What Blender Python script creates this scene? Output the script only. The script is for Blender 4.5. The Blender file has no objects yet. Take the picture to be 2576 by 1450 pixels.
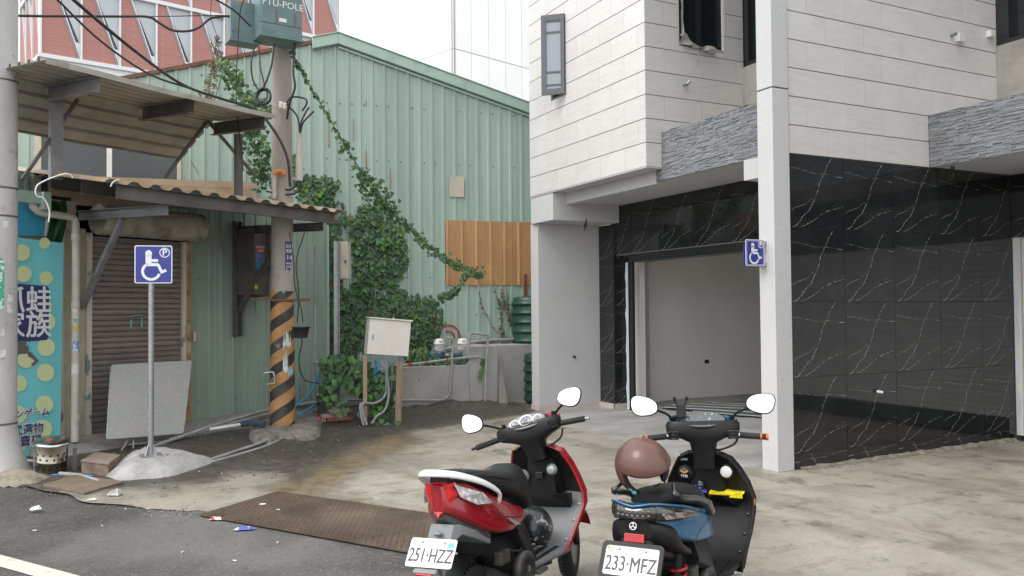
import bpy, bmesh, math, random
import numpy as np
from mathutils import Matrix, Vector
random.seed(7); np.random.seed(7)
scn = bpy.context.scene
C = scn.collection

# ---------------------------------------------------------------- camera, sky, sun, exposure
FPX, CX, CY, EYE = 2070.26, 1288.0, 725.0, 1.73          # focal length for a picture 2576 wide; eye height
def _rot(yaw, pitch, roll):
    f = np.array([math.sin(yaw)*math.cos(pitch), math.cos(yaw)*math.cos(pitch), math.sin(pitch)])
    r = np.array([math.cos(yaw), -math.sin(yaw), 0.0]); u = np.cross(r, f)
    return np.array([r*math.cos(roll)+u*math.sin(roll), -(-r*math.sin(roll)+u*math.cos(roll)), f])
CM = _rot(*[math.radians(a) for a in (-63.3675, 1.38256, -0.4753)])
cam = bpy.data.cameras.new('camera'); camo = bpy.data.objects.new('camera', cam); C.objects.link(camo)
cam.sensor_width = 36.0; cam.lens = FPX/2576*36; cam.clip_end = 600; cam.clip_start = 0.05
mw = Matrix.Identity(4)
for i in range(3):
    mw[i][0], mw[i][1], mw[i][2] = CM[0][i], -CM[1][i], -CM[2][i]
mw[2][3] = EYE
camo.matrix_world = mw
scn.camera = camo

SUN_EL, SUN_AZ = math.radians(52), math.radians(-88)     # azimuth of the sun measured from +X towards +Y
world = bpy.data.worlds.new('World'); scn.world = world; world.use_nodes = True
wt = world.node_tree; wt.nodes.clear()
wo = wt.nodes.new('ShaderNodeOutputWorld'); wb = wt.nodes.new('ShaderNodeBackground')
sky = wt.nodes.new('ShaderNodeTexSky'); sky.sky_type = 'NISHITA'; sky.sun_disc = False
sky.sun_elevation = SUN_EL; sky.sun_rotation = math.pi/2 - SUN_AZ
sky.air_density = 1.0; sky.dust_density = 6.0; sky.ozone_density = 0.5
hs = wt.nodes.new('ShaderNodeHueSaturation'); hs.inputs['Saturation'].default_value = 0.12
mx = wt.nodes.new('ShaderNodeMix'); mx.data_type = 'RGBA'; mx.inputs[0].default_value = 0.75
mx.inputs[7].default_value = (10.6, 10.8, 11.0, 1)          # the even white of the overcast
wt.links.new(sky.outputs[0], hs.inputs['Color']); wt.links.new(hs.outputs[0], mx.inputs[6])
wt.links.new(mx.outputs[2], wb.inputs[0]); wb.inputs[1].default_value = 0.15
wt.links.new(wb.outputs[0], wo.inputs[0])
sl = bpy.data.lights.new('sun', 'SUN'); sl.energy = 1.0; sl.angle = math.radians(25); sl.color = (1.0, 0.97, 0.93)
so = bpy.data.objects.new('sun', sl); C.objects.link(so)
sd = Vector((math.cos(SUN_EL)*math.cos(SUN_AZ), math.cos(SUN_EL)*math.sin(SUN_AZ), math.sin(SUN_EL)))
so.rotation_euler = sd.to_track_quat('Z', 'Y').to_euler(); so.location = (0, 0, 30)
scn.view_settings.view_transform = 'Standard'; scn.view_settings.look = 'None'
scn.view_settings.exposure = 0.38; scn.view_settings.gamma = 1.0
scn.render.engine = 'CYCLES'
scn.cycles.max_bounces = 8; scn.cycles.diffuse_bounces = 4; scn.cycles.glossy_bounces = 4
scn.cycles.use_denoising = True

# ---------------------------------------------------------------- measuring: a sight line to a real plane
def ray(x, y): return CM.T @ np.array([(x-CX)/FPX, (y-CY)/FPX, 1.0])
EYEV = np.array([0, 0, EYE])
def G(x, y, z=0.0):
    d = ray(x, y); return EYEV + d*((z-EYE)/d[2])
def PX(x, y, X): d = ray(x, y); return EYEV + d*(X/d[0])
def PY(x, y, Y): d = ray(x, y); return EYEV + d*(Y/d[1])
def PN(x, y, P, n):
    d = ray(x, y); n = np.array([n[0], n[1], 0.0]); P = np.array([P[0], P[1], 0.0])
    return EYEV + d*(((P-EYEV) @ n)/(d @ n))
# the street front of the shed: corner, direction along the wall towards the street, outward normal
SC = np.array([-14.3, 3.55]); SA = np.array([.515, -.857]); SN = np.array([.857, .515])
def ST(t, o, z=0.0): p = SC + SA*t + SN*o; return np.array([p[0], p[1], z])
def SP(x, y, o): return PN(x, y, SC+SN*o, SN)
# the tall gable wall of the shed
DA = math.radians(8.2); DS = np.array([math.sin(DA), math.cos(DA)]); NS = np.array([DS[1], -DS[0]]); S0 = np.array([-14.25, 5.5])
def SH(s, z, o=0.0): p = S0 + DS*s + NS*o; return np.array([p[0], p[1], z])
def SW(x, y, o=0.0): return PN(x, y, S0+NS*o, NS)

# ---------------------------------------------------------------- materials
MATS = {}
def _new(name):
    m = bpy.data.materials.new(name); m.use_nodes = True
    return m, m.node_tree, m.node_tree.nodes['Principled BSDF']
def mat(name, c, r=.6, m=0.0, c2=None, ns=3.0, lo=.4, hi=.65, st=(1, 1, 1), bump=0.0, bs=80.0, c3=None, ns3=1.0, lo3=.5, hi3=.7, st3=(1, 1, 1),
        coat=0.0, spec=.5, trans=0.0, rvar=0.0, emit=None, rnd=0.0, det=6):
    if name in MATS: return MATS[name]
    M_, t, b = _new(name); L = t.links.new
    b.inputs['Base Color'].default_value = (*c, 1); b.inputs['Roughness'].default_value = r; b.inputs['Metallic'].default_value = m
    b.inputs['Coat Weight'].default_value = coat; b.inputs['Coat Roughness'].default_value = .06
    b.inputs['Specular IOR Level'].default_value = spec; b.inputs['Transmission Weight'].default_value = trans
    tc = t.nodes.new('ShaderNodeTexCoord'); oi = t.nodes.new('ShaderNodeObjectInfo')
    wv = t.nodes.new('ShaderNodeMath'); wv.operation = 'MULTIPLY'; wv.inputs[1].default_value = 37.0; L(oi.outputs['Random'], wv.inputs[0])
    def noise(scale, stv, lo_, hi_, d=det):
        mp = t.nodes.new('ShaderNodeMapping'); mp.inputs['Scale'].default_value = stv; L(tc.outputs['Object'], mp.inputs[0])
        n = t.nodes.new('ShaderNodeTexNoise'); n.noise_dimensions = '4D'; n.inputs['Scale'].default_value = scale; n.inputs['Detail'].default_value = d
        n.inputs['Roughness'].default_value = .6
        L(mp.outputs[0], n.inputs['Vector']); L(wv.outputs[0], n.inputs['W'])
        rp = t.nodes.new('ShaderNodeMapRange'); rp.inputs[1].default_value = lo_; rp.inputs[2].default_value = hi_; L(n.outputs[0], rp.inputs[0])
        return n.outputs[0], rp.outputs[0]
    col = None
    if c2:
        _, f = noise(ns, st, lo, hi); x = t.nodes.new('ShaderNodeMix'); x.data_type = 'RGBA'
        x.inputs[6].default_value = (*c, 1); x.inputs[7].default_value = (*c2, 1); L(f, x.inputs[0]); col = x.outputs[2]
        if rvar:
            rr = t.nodes.new('ShaderNodeMapRange'); rr.inputs[3].default_value = r; rr.inputs[4].default_value = min(1, max(.02, r+rvar)); L(f, rr.inputs[0]); L(rr.outputs[0], b.inputs['Roughness'])
    if c3:
        _, f = noise(ns3, st3, lo3, hi3); x = t.nodes.new('ShaderNodeMix'); x.data_type = 'RGBA'
        if col: L(col, x.inputs[6])
        else: x.inputs[6].default_value = (*c, 1)
        x.inputs[7].default_value = (*c3, 1); L(f, x.inputs[0]); col = x.outputs[2]
    if rnd:
        h = t.nodes.new('ShaderNodeHueSaturation'); mr = t.nodes.new('ShaderNodeMapRange'); mr.inputs[3].default_value = 1-rnd; mr.inputs[4].default_value = 1+rnd
        L(oi.outputs['Random'], mr.inputs[0]); L(mr.outputs[0], h.inputs['Value'])
        if col: L(col, h.inputs['Color'])
        else: h.inputs['Color'].default_value = (*c, 1)
        col = h.outputs[0]
    if col: L(col, b.inputs['Base Color'])
    if bump:
        n, _ = noise(bs, (1, 1, 1), 0, 1, 4); bp = t.nodes.new('ShaderNodeBump'); bp.inputs['Strength'].default_value = bump; bp.inputs['Distance'].default_value = .02
        L(n, bp.inputs['Height']); L(bp.outputs[0], b.inputs['Normal'])
    if emit:
        b.inputs['Emission Color'].default_value = (*emit, 1); b.inputs['Emission Strength'].default_value = 1.0
    MATS[name] = M_; return M_

# ---------------------------------------------------------------- mesh builder
WM = {}
class MB:
    def __init__(s): s.v = []; s.f = []; s.m = []; s.sm = []
    def add(s, vs, fs, mi=0, smooth=False):
        k = len(s.v); s.v += [tuple(map(float, p)) for p in vs]
        for f in fs: s.f.append([i+k for i in f]); s.m.append(mi); s.sm.append(smooth)
        return s
    def box(s, lo, hi, mi=0, rz=0.0, R=None, at=None):
        x0, y0, z0 = lo; x1, y1, z1 = hi
        vs = [(x0,y0,z0),(x1,y0,z0),(x1,y1,z0),(x0,y1,z0),(x0,y0,z1),(x1,y0,z1),(x1,y1,z1),(x0,y1,z1)]
        if R is not None or rz:
            Rm = R if R is not None else Matrix.Rotation(rz, 3, 'Z')
            c = Vector(at) if at is not None else Vector((0, 0, 0))
            vs = [tuple(Rm @ Vector(p) + c) for p in vs]
        elif at is not None: vs = [(p[0]+at[0], p[1]+at[1], p[2]+at[2]) for p in vs]
        return s.add(vs, [(0,3,2,1),(4,5,6,7),(0,1,5,4),(1,2,6,5),(2,3,7,6),(3,0,4,7)], mi)
    def cbox(s, c, size, mi=0, R=None):
        h = [d/2 for d in size]; return s.box([-a for a in h], h, mi, R=R if R is not None else Matrix.Identity(3), at=c)
    def bar(s, p0, p1, w, h, up=(0, 0, 1), mi=0, ext=0.0):
        p0 = Vector(p0); p1 = Vector(p1); d = (p1-p0); l = d.length; d.normalize()
        sd_ = d.cross(Vector(up)); sd_ = sd_.normalized() if sd_.length > 1e-6 else d.orthogonal().normalized(); u = sd_.cross(d)
        a, b = p0-d*ext, p1+d*ext
        vs = [q+sd_*(w/2*i)+u*(h/2*j) for q in (a, b) for i, j in ((-1,-1),(1,-1),(1,1),(-1,1))]
        return s.add(vs, [(0,1,2,3),(7,6,5,4),(0,4,5,1),(1,5,6,2),(2,6,7,3),(3,7,4,0)], mi)
    def tube(s, pts, r, n=8, mi=0, caps=True, smooth=True, closed=False, flat=1.0):
        P = [Vector(p) for p in pts]; N = len(P); rs = r if isinstance(r, (list, tuple)) else [r]*N
        prev = None; vs = []
        for i in range(N):
            a = P[i-1] if (i or closed) else P[i]; b = P[(i+1) % N] if (i < N-1 or closed) else P[i]
            t = (b-a).normalized() if (b-a).length > 1e-9 else Vector((0, 0, 1))
            if prev is None: u = t.orthogonal().normalized() if abs(t.z) > .9 else t.cross(Vector((0,0,1))).normalized()
            else: u = (prev - t*prev.dot(t)); u = u.normalized() if u.length > 1e-6 else t.orthogonal().normalized()
            prev = u; w = t.cross(u)
            for k in range(n):
                a_ = 2*math.pi*k/n; vs.append(P[i]+(u*math.cos(a_)+w*math.sin(a_)*flat)*rs[i])
        fs = []
        for i in range(N if closed else N-1):
            j = (i+1) % N
            for k in range(n): fs.append((i*n+k, i*n+(k+1) % n, j*n+(k+1) % n, j*n+k))
        s.add(vs, fs, mi, smooth)
        if caps and not closed:
            s.add(vs[:n], [tuple(range(n))[::-1]], mi); s.add(vs[-n:], [tuple(range(n))], mi)
        return s
    def lathe(s, prof, n=24, at=(0, 0, 0), R=None, mi=0, smooth=True, caps=True):
        Rm = R if R is not None else Matrix.Identity(3); a0 = Vector(at); vs = []
        for (r, z) in prof:
            for k in range(n):
                a = 2*math.pi*k/n; vs.append(tuple(Rm @ Vector((r*math.cos(a), r*math.sin(a), z)) + a0))
        fs = []
        for i in range(len(prof)-1):
            for k in range(n): fs.append((i*n+k, i*n+(k+1) % n, (i+1)*n+(k+1) % n, (i+1)*n+k))
        s.add(vs, fs, mi, smooth)
        if caps:
            s.add(vs[:n], [tuple(range(n))[::-1]], mi); s.add(vs[-n:], [tuple(range(n))], mi)
        return s
    def prism(s, poly, fn, d0, d1, mi=0, mi2=None):
        """poly: 2-D outline (counter-clockwise); fn(u, v, w) -> 3-D; extruded w = d0..d1"""
        n = len(poly); a = [fn(u, v, d0) for u, v in poly]; b = [fn(u, v, d1) for u, v in poly]
        s.add(a+b, [tuple(range(n))[::-1]] + [(i, (i+1) % n, n+(i+1) % n, n+i) for i in range(n)], mi)
        s.add(b, [tuple(range(n))], mi if mi2 is None else mi2); return s
    def grid(s, fn, nu, nv, mi=0, smooth=True):
        vs = [fn(i/nu, j/nv) for j in range(nv+1) for i in range(nu+1)]
        fs = [(j*(nu+1)+i, j*(nu+1)+i+1, (j+1)*(nu+1)+i+1, (j+1)*(nu+1)+i) for j in range(nv) for i in range(nu)]
        return s.add(vs, fs, mi, smooth)
    def loft(s, secs, mi=0, smooth=True, caps=True, closed=True):
        """secs: rings of equal length"""
        n = len(secs[0]); vs = [p for q in secs for p in q]; fs = []
        for i in range(len(secs)-1):
            for k in range(n if closed else n-1): fs.append((i*n+k, i*n+(k+1) % n, (i+1)*n+(k+1) % n, (i+1)*n+k))
        s.add(vs, fs, mi, smooth)
        if caps and closed:
            s.add(secs[0], [tuple(range(n))[::-1]], mi); s.add(secs[-1], [tuple(range(n))], mi)
        return s
    def mesh(s, name, mats, inv=None, bevel=0.0, seg=2, recalc=True, sub=0, weld=0.0):
        me = bpy.data.meshes.new(name); V = s.v
        if inv is not None: V = [tuple(inv @ Vector(p)) for p in V]
        me.from_pydata(V, [], s.f)
        for m in (mats if isinstance(mats, (list, tuple)) else [mats]): me.materials.append(m)
        me.polygons.foreach_set('material_index', s.m); me.polygons.foreach_set('use_smooth', s.sm)
        if bevel or recalc or weld:
            bm = bmesh.new(); bm.from_mesh(me)
            if weld: bmesh.ops.remove_doubles(bm, verts=bm.verts, dist=weld)
            if recalc: bmesh.ops.recalc_face_normals(bm, faces=bm.faces)
            if bevel:
                ed = [e for e in bm.edges if len(e.link_faces) == 2 and e.calc_face_angle(0) > .5]
                bmesh.ops.bevel(bm, geom=ed, offset=bevel, segments=seg, affect='EDGES', profile=.6, clamp_overlap=True)
            bm.to_mesh(me); bm.free()
        me.update(); return me
    def build(s, name, mats, parent=None, world=True, base=None, **kw):
        if parent is None:
            if base is None:
                xs = [p[0] for p in s.v]; ys = [p[1] for p in s.v]
                base = ((min(xs)+max(xs))/2, (min(ys)+max(ys))/2, min(p[2] for p in s.v))
            m = Matrix.Translation(Vector(base)); o = bpy.data.objects.new(name, s.mesh(name, mats, m.inverted(), **kw))
            o.location = base; WM[o] = m
        else:
            m = WM[parent]; o = bpy.data.objects.new(name, s.mesh(name, mats, m.inverted() if world else None, **kw))
            o.parent = parent; WM[o] = m
        C.objects.link(o); return o
def tag(o, label=None, cat=None, group=None, kind=None):
    if label: o['label'] = label
    if cat: o['category'] = cat
    if group: o['group'] = group
    if kind: o['kind'] = kind
    return o
def thing(name, label, cat, loc=(0, 0, 0), R=None, group=None):
    o = bpy.data.objects.new(name, None); C.objects.link(o); m = Matrix.Translation(Vector(loc))
    if R is not None: m = m @ R.to_4x4()
    o.matrix_world = m; WM[o] = m; o.empty_display_size = .2
    return tag(o, label, cat, group)
def inst(name, me, parent, loc, rot=None, world=True):
    """another object that shares mesh data; loc in world space"""
    o = bpy.data.objects.new(name, me); C.objects.link(o)
    m = Matrix.Translation(Vector(loc))
    if rot is not None: m = m @ rot.to_4x4()
    if parent is not None:
        o.parent = parent; o.matrix_local = (WM[parent].inverted() @ m) if world else m
        WM[o] = m if world else WM[parent] @ m
    else: o.matrix_world = m; WM[o] = m
    return o
def copy_tree(o, parent=None):
    c = o.copy(); C.objects.link(c); c.parent = parent
    for ch in o.children: copy_tree(ch, c)
    return c
def text_mesh(body, size, ext=0.0, align='CENTER', sx=1.0, off=0.0):
    cu = bpy.data.curves.new('lettering', 'FONT'); cu.body = body; cu.size = size; cu.align_x = align; cu.align_y = 'CENTER'; cu.extrude = ext; cu.offset = off; cu.resolution_u = 3
    o = bpy.data.objects.new('lettering', cu); C.objects.link(o)
    me = bpy.data.meshes.new_from_object(o.evaluated_get(bpy.context.evaluated_depsgraph_get()))
    bpy.data.objects.remove(o)
    if sx != 1.0: me.transform(Matrix.Diagonal((sx, 1, 1, 1)))
    return me
def text_part(name, body, size, parent, frame, m, sx=1.0, ext=.0004, off=0.0, align='CENTER'):
    """frame: 4x4 world matrix, text lies in its xy plane"""
    me = text_mesh(body, size, ext, align, sx, off); me.materials.clear(); me.materials.append(m)
    o = bpy.data.objects.new(name, me); C.objects.link(o); o.parent = parent; o.matrix_local = WM[parent].inverted() @ frame; return o
def frame(o, xd, yd):
    x = Vector(xd).normalized(); y = Vector(yd); y = (y - x*y.dot(x)).normalized(); z = x.cross(y)
    return Matrix(((x.x, y.x, z.x, o[0]), (x.y, y.y, z.y, o[1]), (x.z, y.z, z.z, o[2]), (0, 0, 0, 1)))
def poly_dist(px, py, poly):
    """signed distance (inside > 0) of points to a polygon, arrays"""
    P = np.array(poly); ins = np.zeros(px.shape, bool); best = np.full(px.shape, 1e9); n = len(P)
    for i in range(n):
        x0, y0 = P[i]; x1, y1 = P[(i+1) % n]; dx, dy = x1-x0, y1-y0
        t = np.clip(((px-x0)*dx+(py-y0)*dy)/(dx*dx+dy*dy+1e-12), 0, 1)
        best = np.minimum(best, np.hypot(px-x0-t*dx, py-y0-t*dy))
        c = ((y0 > py) != (y1 > py)) & (px < (x1-x0)*(py-y0)/(y1-y0+1e-12)+x0); ins ^= c
    return np.where(ins, best, -best)
def curve_pts(pts, n=8):
    """Catmull-Rom through points"""
    P = [np.array(p, float) for p in pts]; P = [2*P[0]-P[1]] + P + [2*P[-1]-P[-2]]; out = []
    for i in range(1, len(P)-2):
        a, b, c, d = P[i-1], P[i], P[i+1], P[i+2]
        for k in range(n):
            t = k/n; out.append(.5*((2*b)+(-a+c)*t+(2*a-5*b+4*c-d)*t*t+(-a+3*b-3*c+d)*t**3))
    out.append(P[-2]); return out
# ================================================================ THE SETTING: road, yard, markings
def asphalt():
    m, t, b = _new('asphalt'); L = t.links.new; tc = t.nodes.new('ShaderNodeTexCoord')
    def N(s, d=5, r=.6):
        n = t.nodes.new('ShaderNodeTexNoise'); n.inputs['Scale'].default_value = s; n.inputs['Detail'].default_value = d; n.inputs['Roughness'].default_value = r; L(tc.outputs['Object'], n.inputs[0]); return n.outputs[0]
    def R(x, lo, hi, a=0, bb=1):
        q = t.nodes.new('ShaderNodeMapRange'); q.inputs[1].default_value = lo; q.inputs[2].default_value = hi; q.inputs[3].default_value = a; q.inputs[4].default_value = bb; L(x, q.inputs[0]); return q.outputs[0]
    def MX(f, a, c):
        q = t.nodes.new('ShaderNodeMix'); q.data_type = 'RGBA'; L(f, q.inputs[0])
        for k, v in ((6, a), (7, c)):
            if isinstance(v, tuple): q.inputs[k].default_value = (*v, 1)
            else: L(v, q.inputs[k])
        return q.outputs[2]
    c = MX(R(N(1.1, 6), .35, .7), (.052, .050, .048), (.098, .094, .088))
    c = MX(R(N(.35, 3), .52, .62), c, (.14, .134, .125))
    v = t.nodes.new('ShaderNodeTexVoronoi'); v.inputs['Scale'].default_value = 34; L(tc.outputs['Object'], v.inputs[0])
    c = MX(R(v.outputs[0], .10, .26, .9, 0), c, (.26, .255, .24))
    c = MX(R(N(16, 6, .8), .52, .70, 0, .7), c, (.17, .16, .145))
    c = MX(R(N(13, 6, .8, ), .30, .44, .7, 0), c, (.030, .029, .028))
    L(c, b.inputs['Base Color']); L(R(N(.8, 4), .4, .65, .38, .8), b.inputs['Roughness'])
    bp = t.nodes.new('ShaderNodeBump'); bp.inputs['Strength'].default_value = .55; bp.inputs['Distance'].default_value = .01
    L(N(110, 3), bp.inputs['Height']); L(bp.outputs[0], b.inputs['Normal']); return m
def yard_mat():
    m, t, b = _new('yard concrete'); L = t.links.new; tc = t.nodes.new('ShaderNodeTexCoord')
    at = t.nodes.new('ShaderNodeAttribute'); at.attribute_name = 'soil'; sp = t.nodes.new('ShaderNodeSeparateColor'); L(at.outputs['Color'], sp.inputs[0])
    def N(s, d=6, r=.6, st=(1, 1, 1)):
        mp = t.nodes.new('ShaderNodeMapping'); mp.inputs['Scale'].default_value = st; L(tc.outputs['Object'], mp.inputs[0])
        n = t.nodes.new('ShaderNodeTexNoise'); n.inputs['Scale'].default_value = s; n.inputs['Detail'].default_value = d; n.inputs['Roughness'].default_value = r; L(mp.outputs[0], n.inputs[0]); return n.outputs[0]
    def R(x, lo, hi, a=0, bb=1):
        q = t.nodes.new('ShaderNodeMapRange'); q.inputs[1].default_value = lo; q.inputs[2].default_value = hi; q.inputs[3].default_value = a; q.inputs[4].default_value = bb; L(x, q.inputs[0]); return q.outputs[0]
    def MX(f, a, c):
        q = t.nodes.new('ShaderNodeMix'); q.data_type = 'RGBA'; L(f, q.inputs[0])
        for k, v in ((6, a), (7, c)):
            if isinstance(v, tuple): q.inputs[k].default_value = (*v, 1)
            else: L(v, q.inputs[k])
        return q.outputs[2]
    def ADD(a, c, k):
        q = t.nodes.new('ShaderNodeMath'); q.operation = 'MULTIPLY_ADD'; L(c, q.inputs[0]); q.inputs[1].default_value = k; L(a, q.inputs[2]); return q.outputs[0]
    c = MX(R(N(1.3), .36, .66), (.335, .302, .252), (.43, .395, .335))
    c = MX(R(N(.55, 5), .44, .66), c, (.23, .212, .182))
    c = MX(R(N(28, 6, .75), .50, .72, 0, .55), c, (.17, .155, .13))
    c = MX(R(N(60, 4, .7), .58, .70, 0, .5), c, (.55, .51, .44))
    c = MX(R(N(5, 6, .65, (1, .35, 1)), .54, .70, 0, .8), c, (.20, .165, .115))
    c = MX(R(N(.8, 7, .68, (.6, 1.5, 1)), .51, .64, 0, .6), c, (.15, .132, .105))
    c = MX(R(N(2.2, 7, .7), .56, .64, 0, .75), c, (.13, .108, .08))
    c = MX(R(N(.42, 7, .7), .53, .60, 0, .7), c, (.175, .15, .112))
    g = MX(R(N(2.2, 6, .6, (1.0, .3, 1)), .42, .66), (.42, .41, .39), (.28, .27, .255))
    f3 = R(ADD(sp.outputs[2], N(3), .5), .55, .95); c = MX(f3, c, g)                        # the smoother grey apron by the house
    mud = MX(R(N(7), .35, .7), (.205, .155, .09), (.115, .09, .06))
    f2 = R(ADD(sp.outputs[1], N(3.5, 8, .75), 1.3), .95, 1.55); c = MX(f2, c, mud)
    soil = MX(R(N(9, 7, .75), .36, .66), (.040, .035, .030), (.088, .076, .062))
    soil = MX(R(N(1.5, 7, .75), .58, .72, 0, .5), soil, (.17, .145, .11))
    soil = MX(R(N(40, 5, .8), .60, .68, 0, .6), soil, (.30, .27, .22))
    f1 = R(ADD(sp.outputs[0], N(3, 8, .75), 1.1), .82, 1.30); c = MX(f1, c, soil)
    v = t.nodes.new('ShaderNodeTexVoronoi'); v.feature = 'DISTANCE_TO_EDGE'; v.inputs['Scale'].default_value = .30; v.inputs['Randomness'].default_value = 1.0
    nv = t.nodes.new('ShaderNodeTexNoise'); nv.inputs['Scale'].default_value = 2.5; L(tc.outputs['Object'], nv.inputs[0])
    va = t.nodes.new('ShaderNodeVectorMath'); va.operation = 'MULTIPLY_ADD'; L(nv.outputs['Color'], va.inputs[0]); va.inputs[1].default_value = (.5, .5, .5); L(tc.outputs['Object'], va.inputs[2]); L(va.outputs[0], v.inputs[0])
    c = MX(R(v.outputs[0], .0, .009, .30, 0), c, (.12, .105, .085))
    L(c, b.inputs['Base Color'])
    rg = R(N(1.1, 5), .40, .66, .30, .8); L(rg, b.inputs['Roughness'])
    bp = t.nodes.new('ShaderNodeBump'); bp.inputs['Strength'].default_value = .5; bp.inputs['Distance'].default_value = .015
    bh = ADD(N(45, 5, .7), f1, .8); L(bh, bp.inputs['Height']); L(bp.outputs[0], b.inputs['Normal']); return m
M_ASPH = asphalt(); M_YARD = yard_mat()
mb = MB(); mb.grid(lambda u, v: ((u-.5)*500, (v-.5)*500, -.006), 2, 2, smooth=False)
tag(mb.build('road', M_ASPH, base=(0, 0, 0)), 'wet dark asphalt road', kind='structure')
BO = np.array([-7.43, .755]); BD = np.array([.840, .542]); BN = np.array([-.542, .840])
def nz(a, k=0.0): return (math.sin(a*1.7+k)+math.sin(a*4.3+2*k+1)*.6+math.sin(a*9.1+k*3)*.35)/2
def sstep(x): x = np.clip(x, 0, 1); return x*x*(3-2*x)
def ghost(x, y):
    """yard surface height"""
    p = np.array([x, y]) - SC; t = p @ SA; o = p @ SN
    h = .10*sstep((1.5-o)/.9)*sstep((t+.3)/.5)*sstep((1.7-t)/.8)
    b = sstep((-12.55-x)/.55)*sstep((6.6-y)/.4)*sstep((y-3.2)/.6)
    h += b*(.10+.05*nz(y*2.2))
    h += .02*sstep((x+7.2)/-1.5)*sstep((6.2-x-12)/1)
    return float(h)
nu, nv_ = 430, 190; U0, U1, V1 = -6.0, 17.0, 11.0
us = np.linspace(U0, U1, nu+1); vs_ = (np.linspace(0, 1, nv_+1)**1.15)*V1
UU, VV = np.meshgrid(us, vs_)
edge = np.array([.05*nz(u*1.3)+.10*nz(u*.5, 2) if u > 2.6 else (.14+.02*nz(u*3) if u > -.2 else .16*nz(u*.9, 1)-.06) for u in us])
VV = VV + edge[None, :]*np.clip(1-VV/1.0, 0, 1)
XX = BO[0]+BD[0]*UU+BN[0]*VV; YY = BO[1]+BD[1]*UU+BN[1]*VV
ZZ = np.vectorize(ghost)(XX, YY) - .0052*np.clip(1-(np.linspace(0, 1, nv_+1)**1.15*V1)/.25, 0, 1)[:, None]
def wpoly(pts): return [tuple(G(*p)[:2]) for p in pts]
D1 = wpoly([(-60,1222),(60,1236),(170,1246),(300,1236),(430,1228),(520,1222),(600,1196),(690,1198),(745,1212),(800,1180),(880,1140),(950,1106),(1040,1088),(1200,1062),(1345,1042),(1352,1024),(1100,985),(840,980),(480,1040),(150,1060),(-60,1100)])
M1 = wpoly([(680,1238),(740,1212),(780,1176),(850,1130),(910,1096),(1010,1088),(1075,1112),(1015,1134),(960,1158),(905,1186),(850,1218),(815,1246),(1000,1282),(1085,1296),(1080,1308),(900,1278)])
M2 = wpoly([(1040,1068),(1200,1048),(1345,1033),(1345,1046),(1200,1066),(1060,1090)])
A1 = wpoly([(1345,1030),(1930,1000),(1935,1182),(1850,1178),(1700,1150),(1560,1110),(1430,1075),(1340,1050)])
d1 = sstep(poly_dist(XX, YY, D1)/1.0+.5); d2 = np.maximum(sstep(poly_dist(XX, YY, M1)/.8+.62), .8*sstep(poly_dist(XX, YY, M2)/.35+.5)); d3 = sstep(poly_dist(XX, YY, A1)/1.0+.5)
me = bpy.data.meshes.new('yard')
n1 = nu+1
me.from_pydata(np.stack([XX, YY, ZZ], -1).reshape(-1, 3).tolist(), [], [(j*n1+i, j*n1+i+1, (j+1)*n1+i+1, (j+1)*n1+i) for j in range(nv_) for i in range(nu)])
ca = me.color_attributes.new('soil', 'FLOAT_COLOR', 'POINT')
ca.data.foreach_set('color', np.stack([d1, d2, d3, np.ones_like(d1)], -1).reshape(-1).astype(np.float32))
me.polygons.foreach_set('use_smooth', [True]*len(me.polygons)); me.materials.append(M_YARD)
yard = bpy.data.objects.new('yard', me); C.objects.link(yard); tag(yard, 'stained concrete yard with a strip of dark soil', kind='structure')
# painted line on the road
M_LINE = mat('road paint', (.60, .58, .49), .7, c2=(.36, .34, .29), ns=14, lo=.50, hi=.70, bump=.2, c3=(.52, .50, .43), ns3=2)
a = G(0, 1395)[:2]; w = BN*.15; mb = MB()
def lp(u, v): p = BO + BD*u + BN*v; return (p[0], p[1], -.002)
v0 = (a-BO) @ BN; mb.add([lp(-5, v0-.15), lp(1.75, v0-.15), lp(1.75, v0), lp(-5, v0)], [(0, 1, 2, 3)])
tag(mb.build('road_line', M_LINE), 'white painted line along the asphalt road', 'road marking')
# ================================================================ THE NEW TOWNHOUSES
M_TILE = mat('travertine tile', (.66, .635, .612), .42, c2=(.60, .577, .560), ns=5.5, lo=.46, hi=.64, st=(.5, .5, 5), c3=(.69, .67, .655), ns3=1.4, rnd=.025, spec=.45)
M_JOINT = mat('dark joint mortar', (.13, .125, .12), .9)
M_MARB = mat('black marble', (.014, .015, .016), .05, c2=(.024, .025, .026), ns=2, spec=.55)
M_VEIN = mat('marble vein', (.58, .57, .55), .12)
M_VEIN2 = mat('faint marble vein', (.10, .10, .097), .12)
M_GROUT = mat('grey grout', (.27, .255, .235), .85)
M_GRAN = mat('speckled grey stucco', (.56, .56, .565), .8, c2=(.34, .34, .35), ns=70, lo=.58, hi=.66, bump=.18, bs=120, c3=(.50, .50, .505), ns3=.8)
M_SKIRT = mat('pink granite skirting', (.62, .50, .47), .5, c2=(.50, .40, .38), ns=60, lo=.5, hi=.6)
M_INT = mat('garage paint', (.84, .82, .785), .75, c2=(.79, .77, .735), ns=1.2, c3=(.74, .72, .69), ns3=.5)
M_PLAS = mat('raw cement render', (.36, .34, .30), .9, c2=(.24, .225, .20), ns=3, lo=.45, hi=.7, bump=.2, bs=40)
M_DARK = mat('dark aluminium', (.045, .047, .05), .35, m=.6)
M_GREYAL = mat('grey aluminium frame', (.115, .12, .135), .4, m=.3)
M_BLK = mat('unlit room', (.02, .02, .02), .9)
M_GLASS = mat('frosted grey glass', (.30, .34, .385), .22, spec=.6)
M_GLD = mat('dark window glass', (.010, .016, .019), .06, spec=.55)
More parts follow.
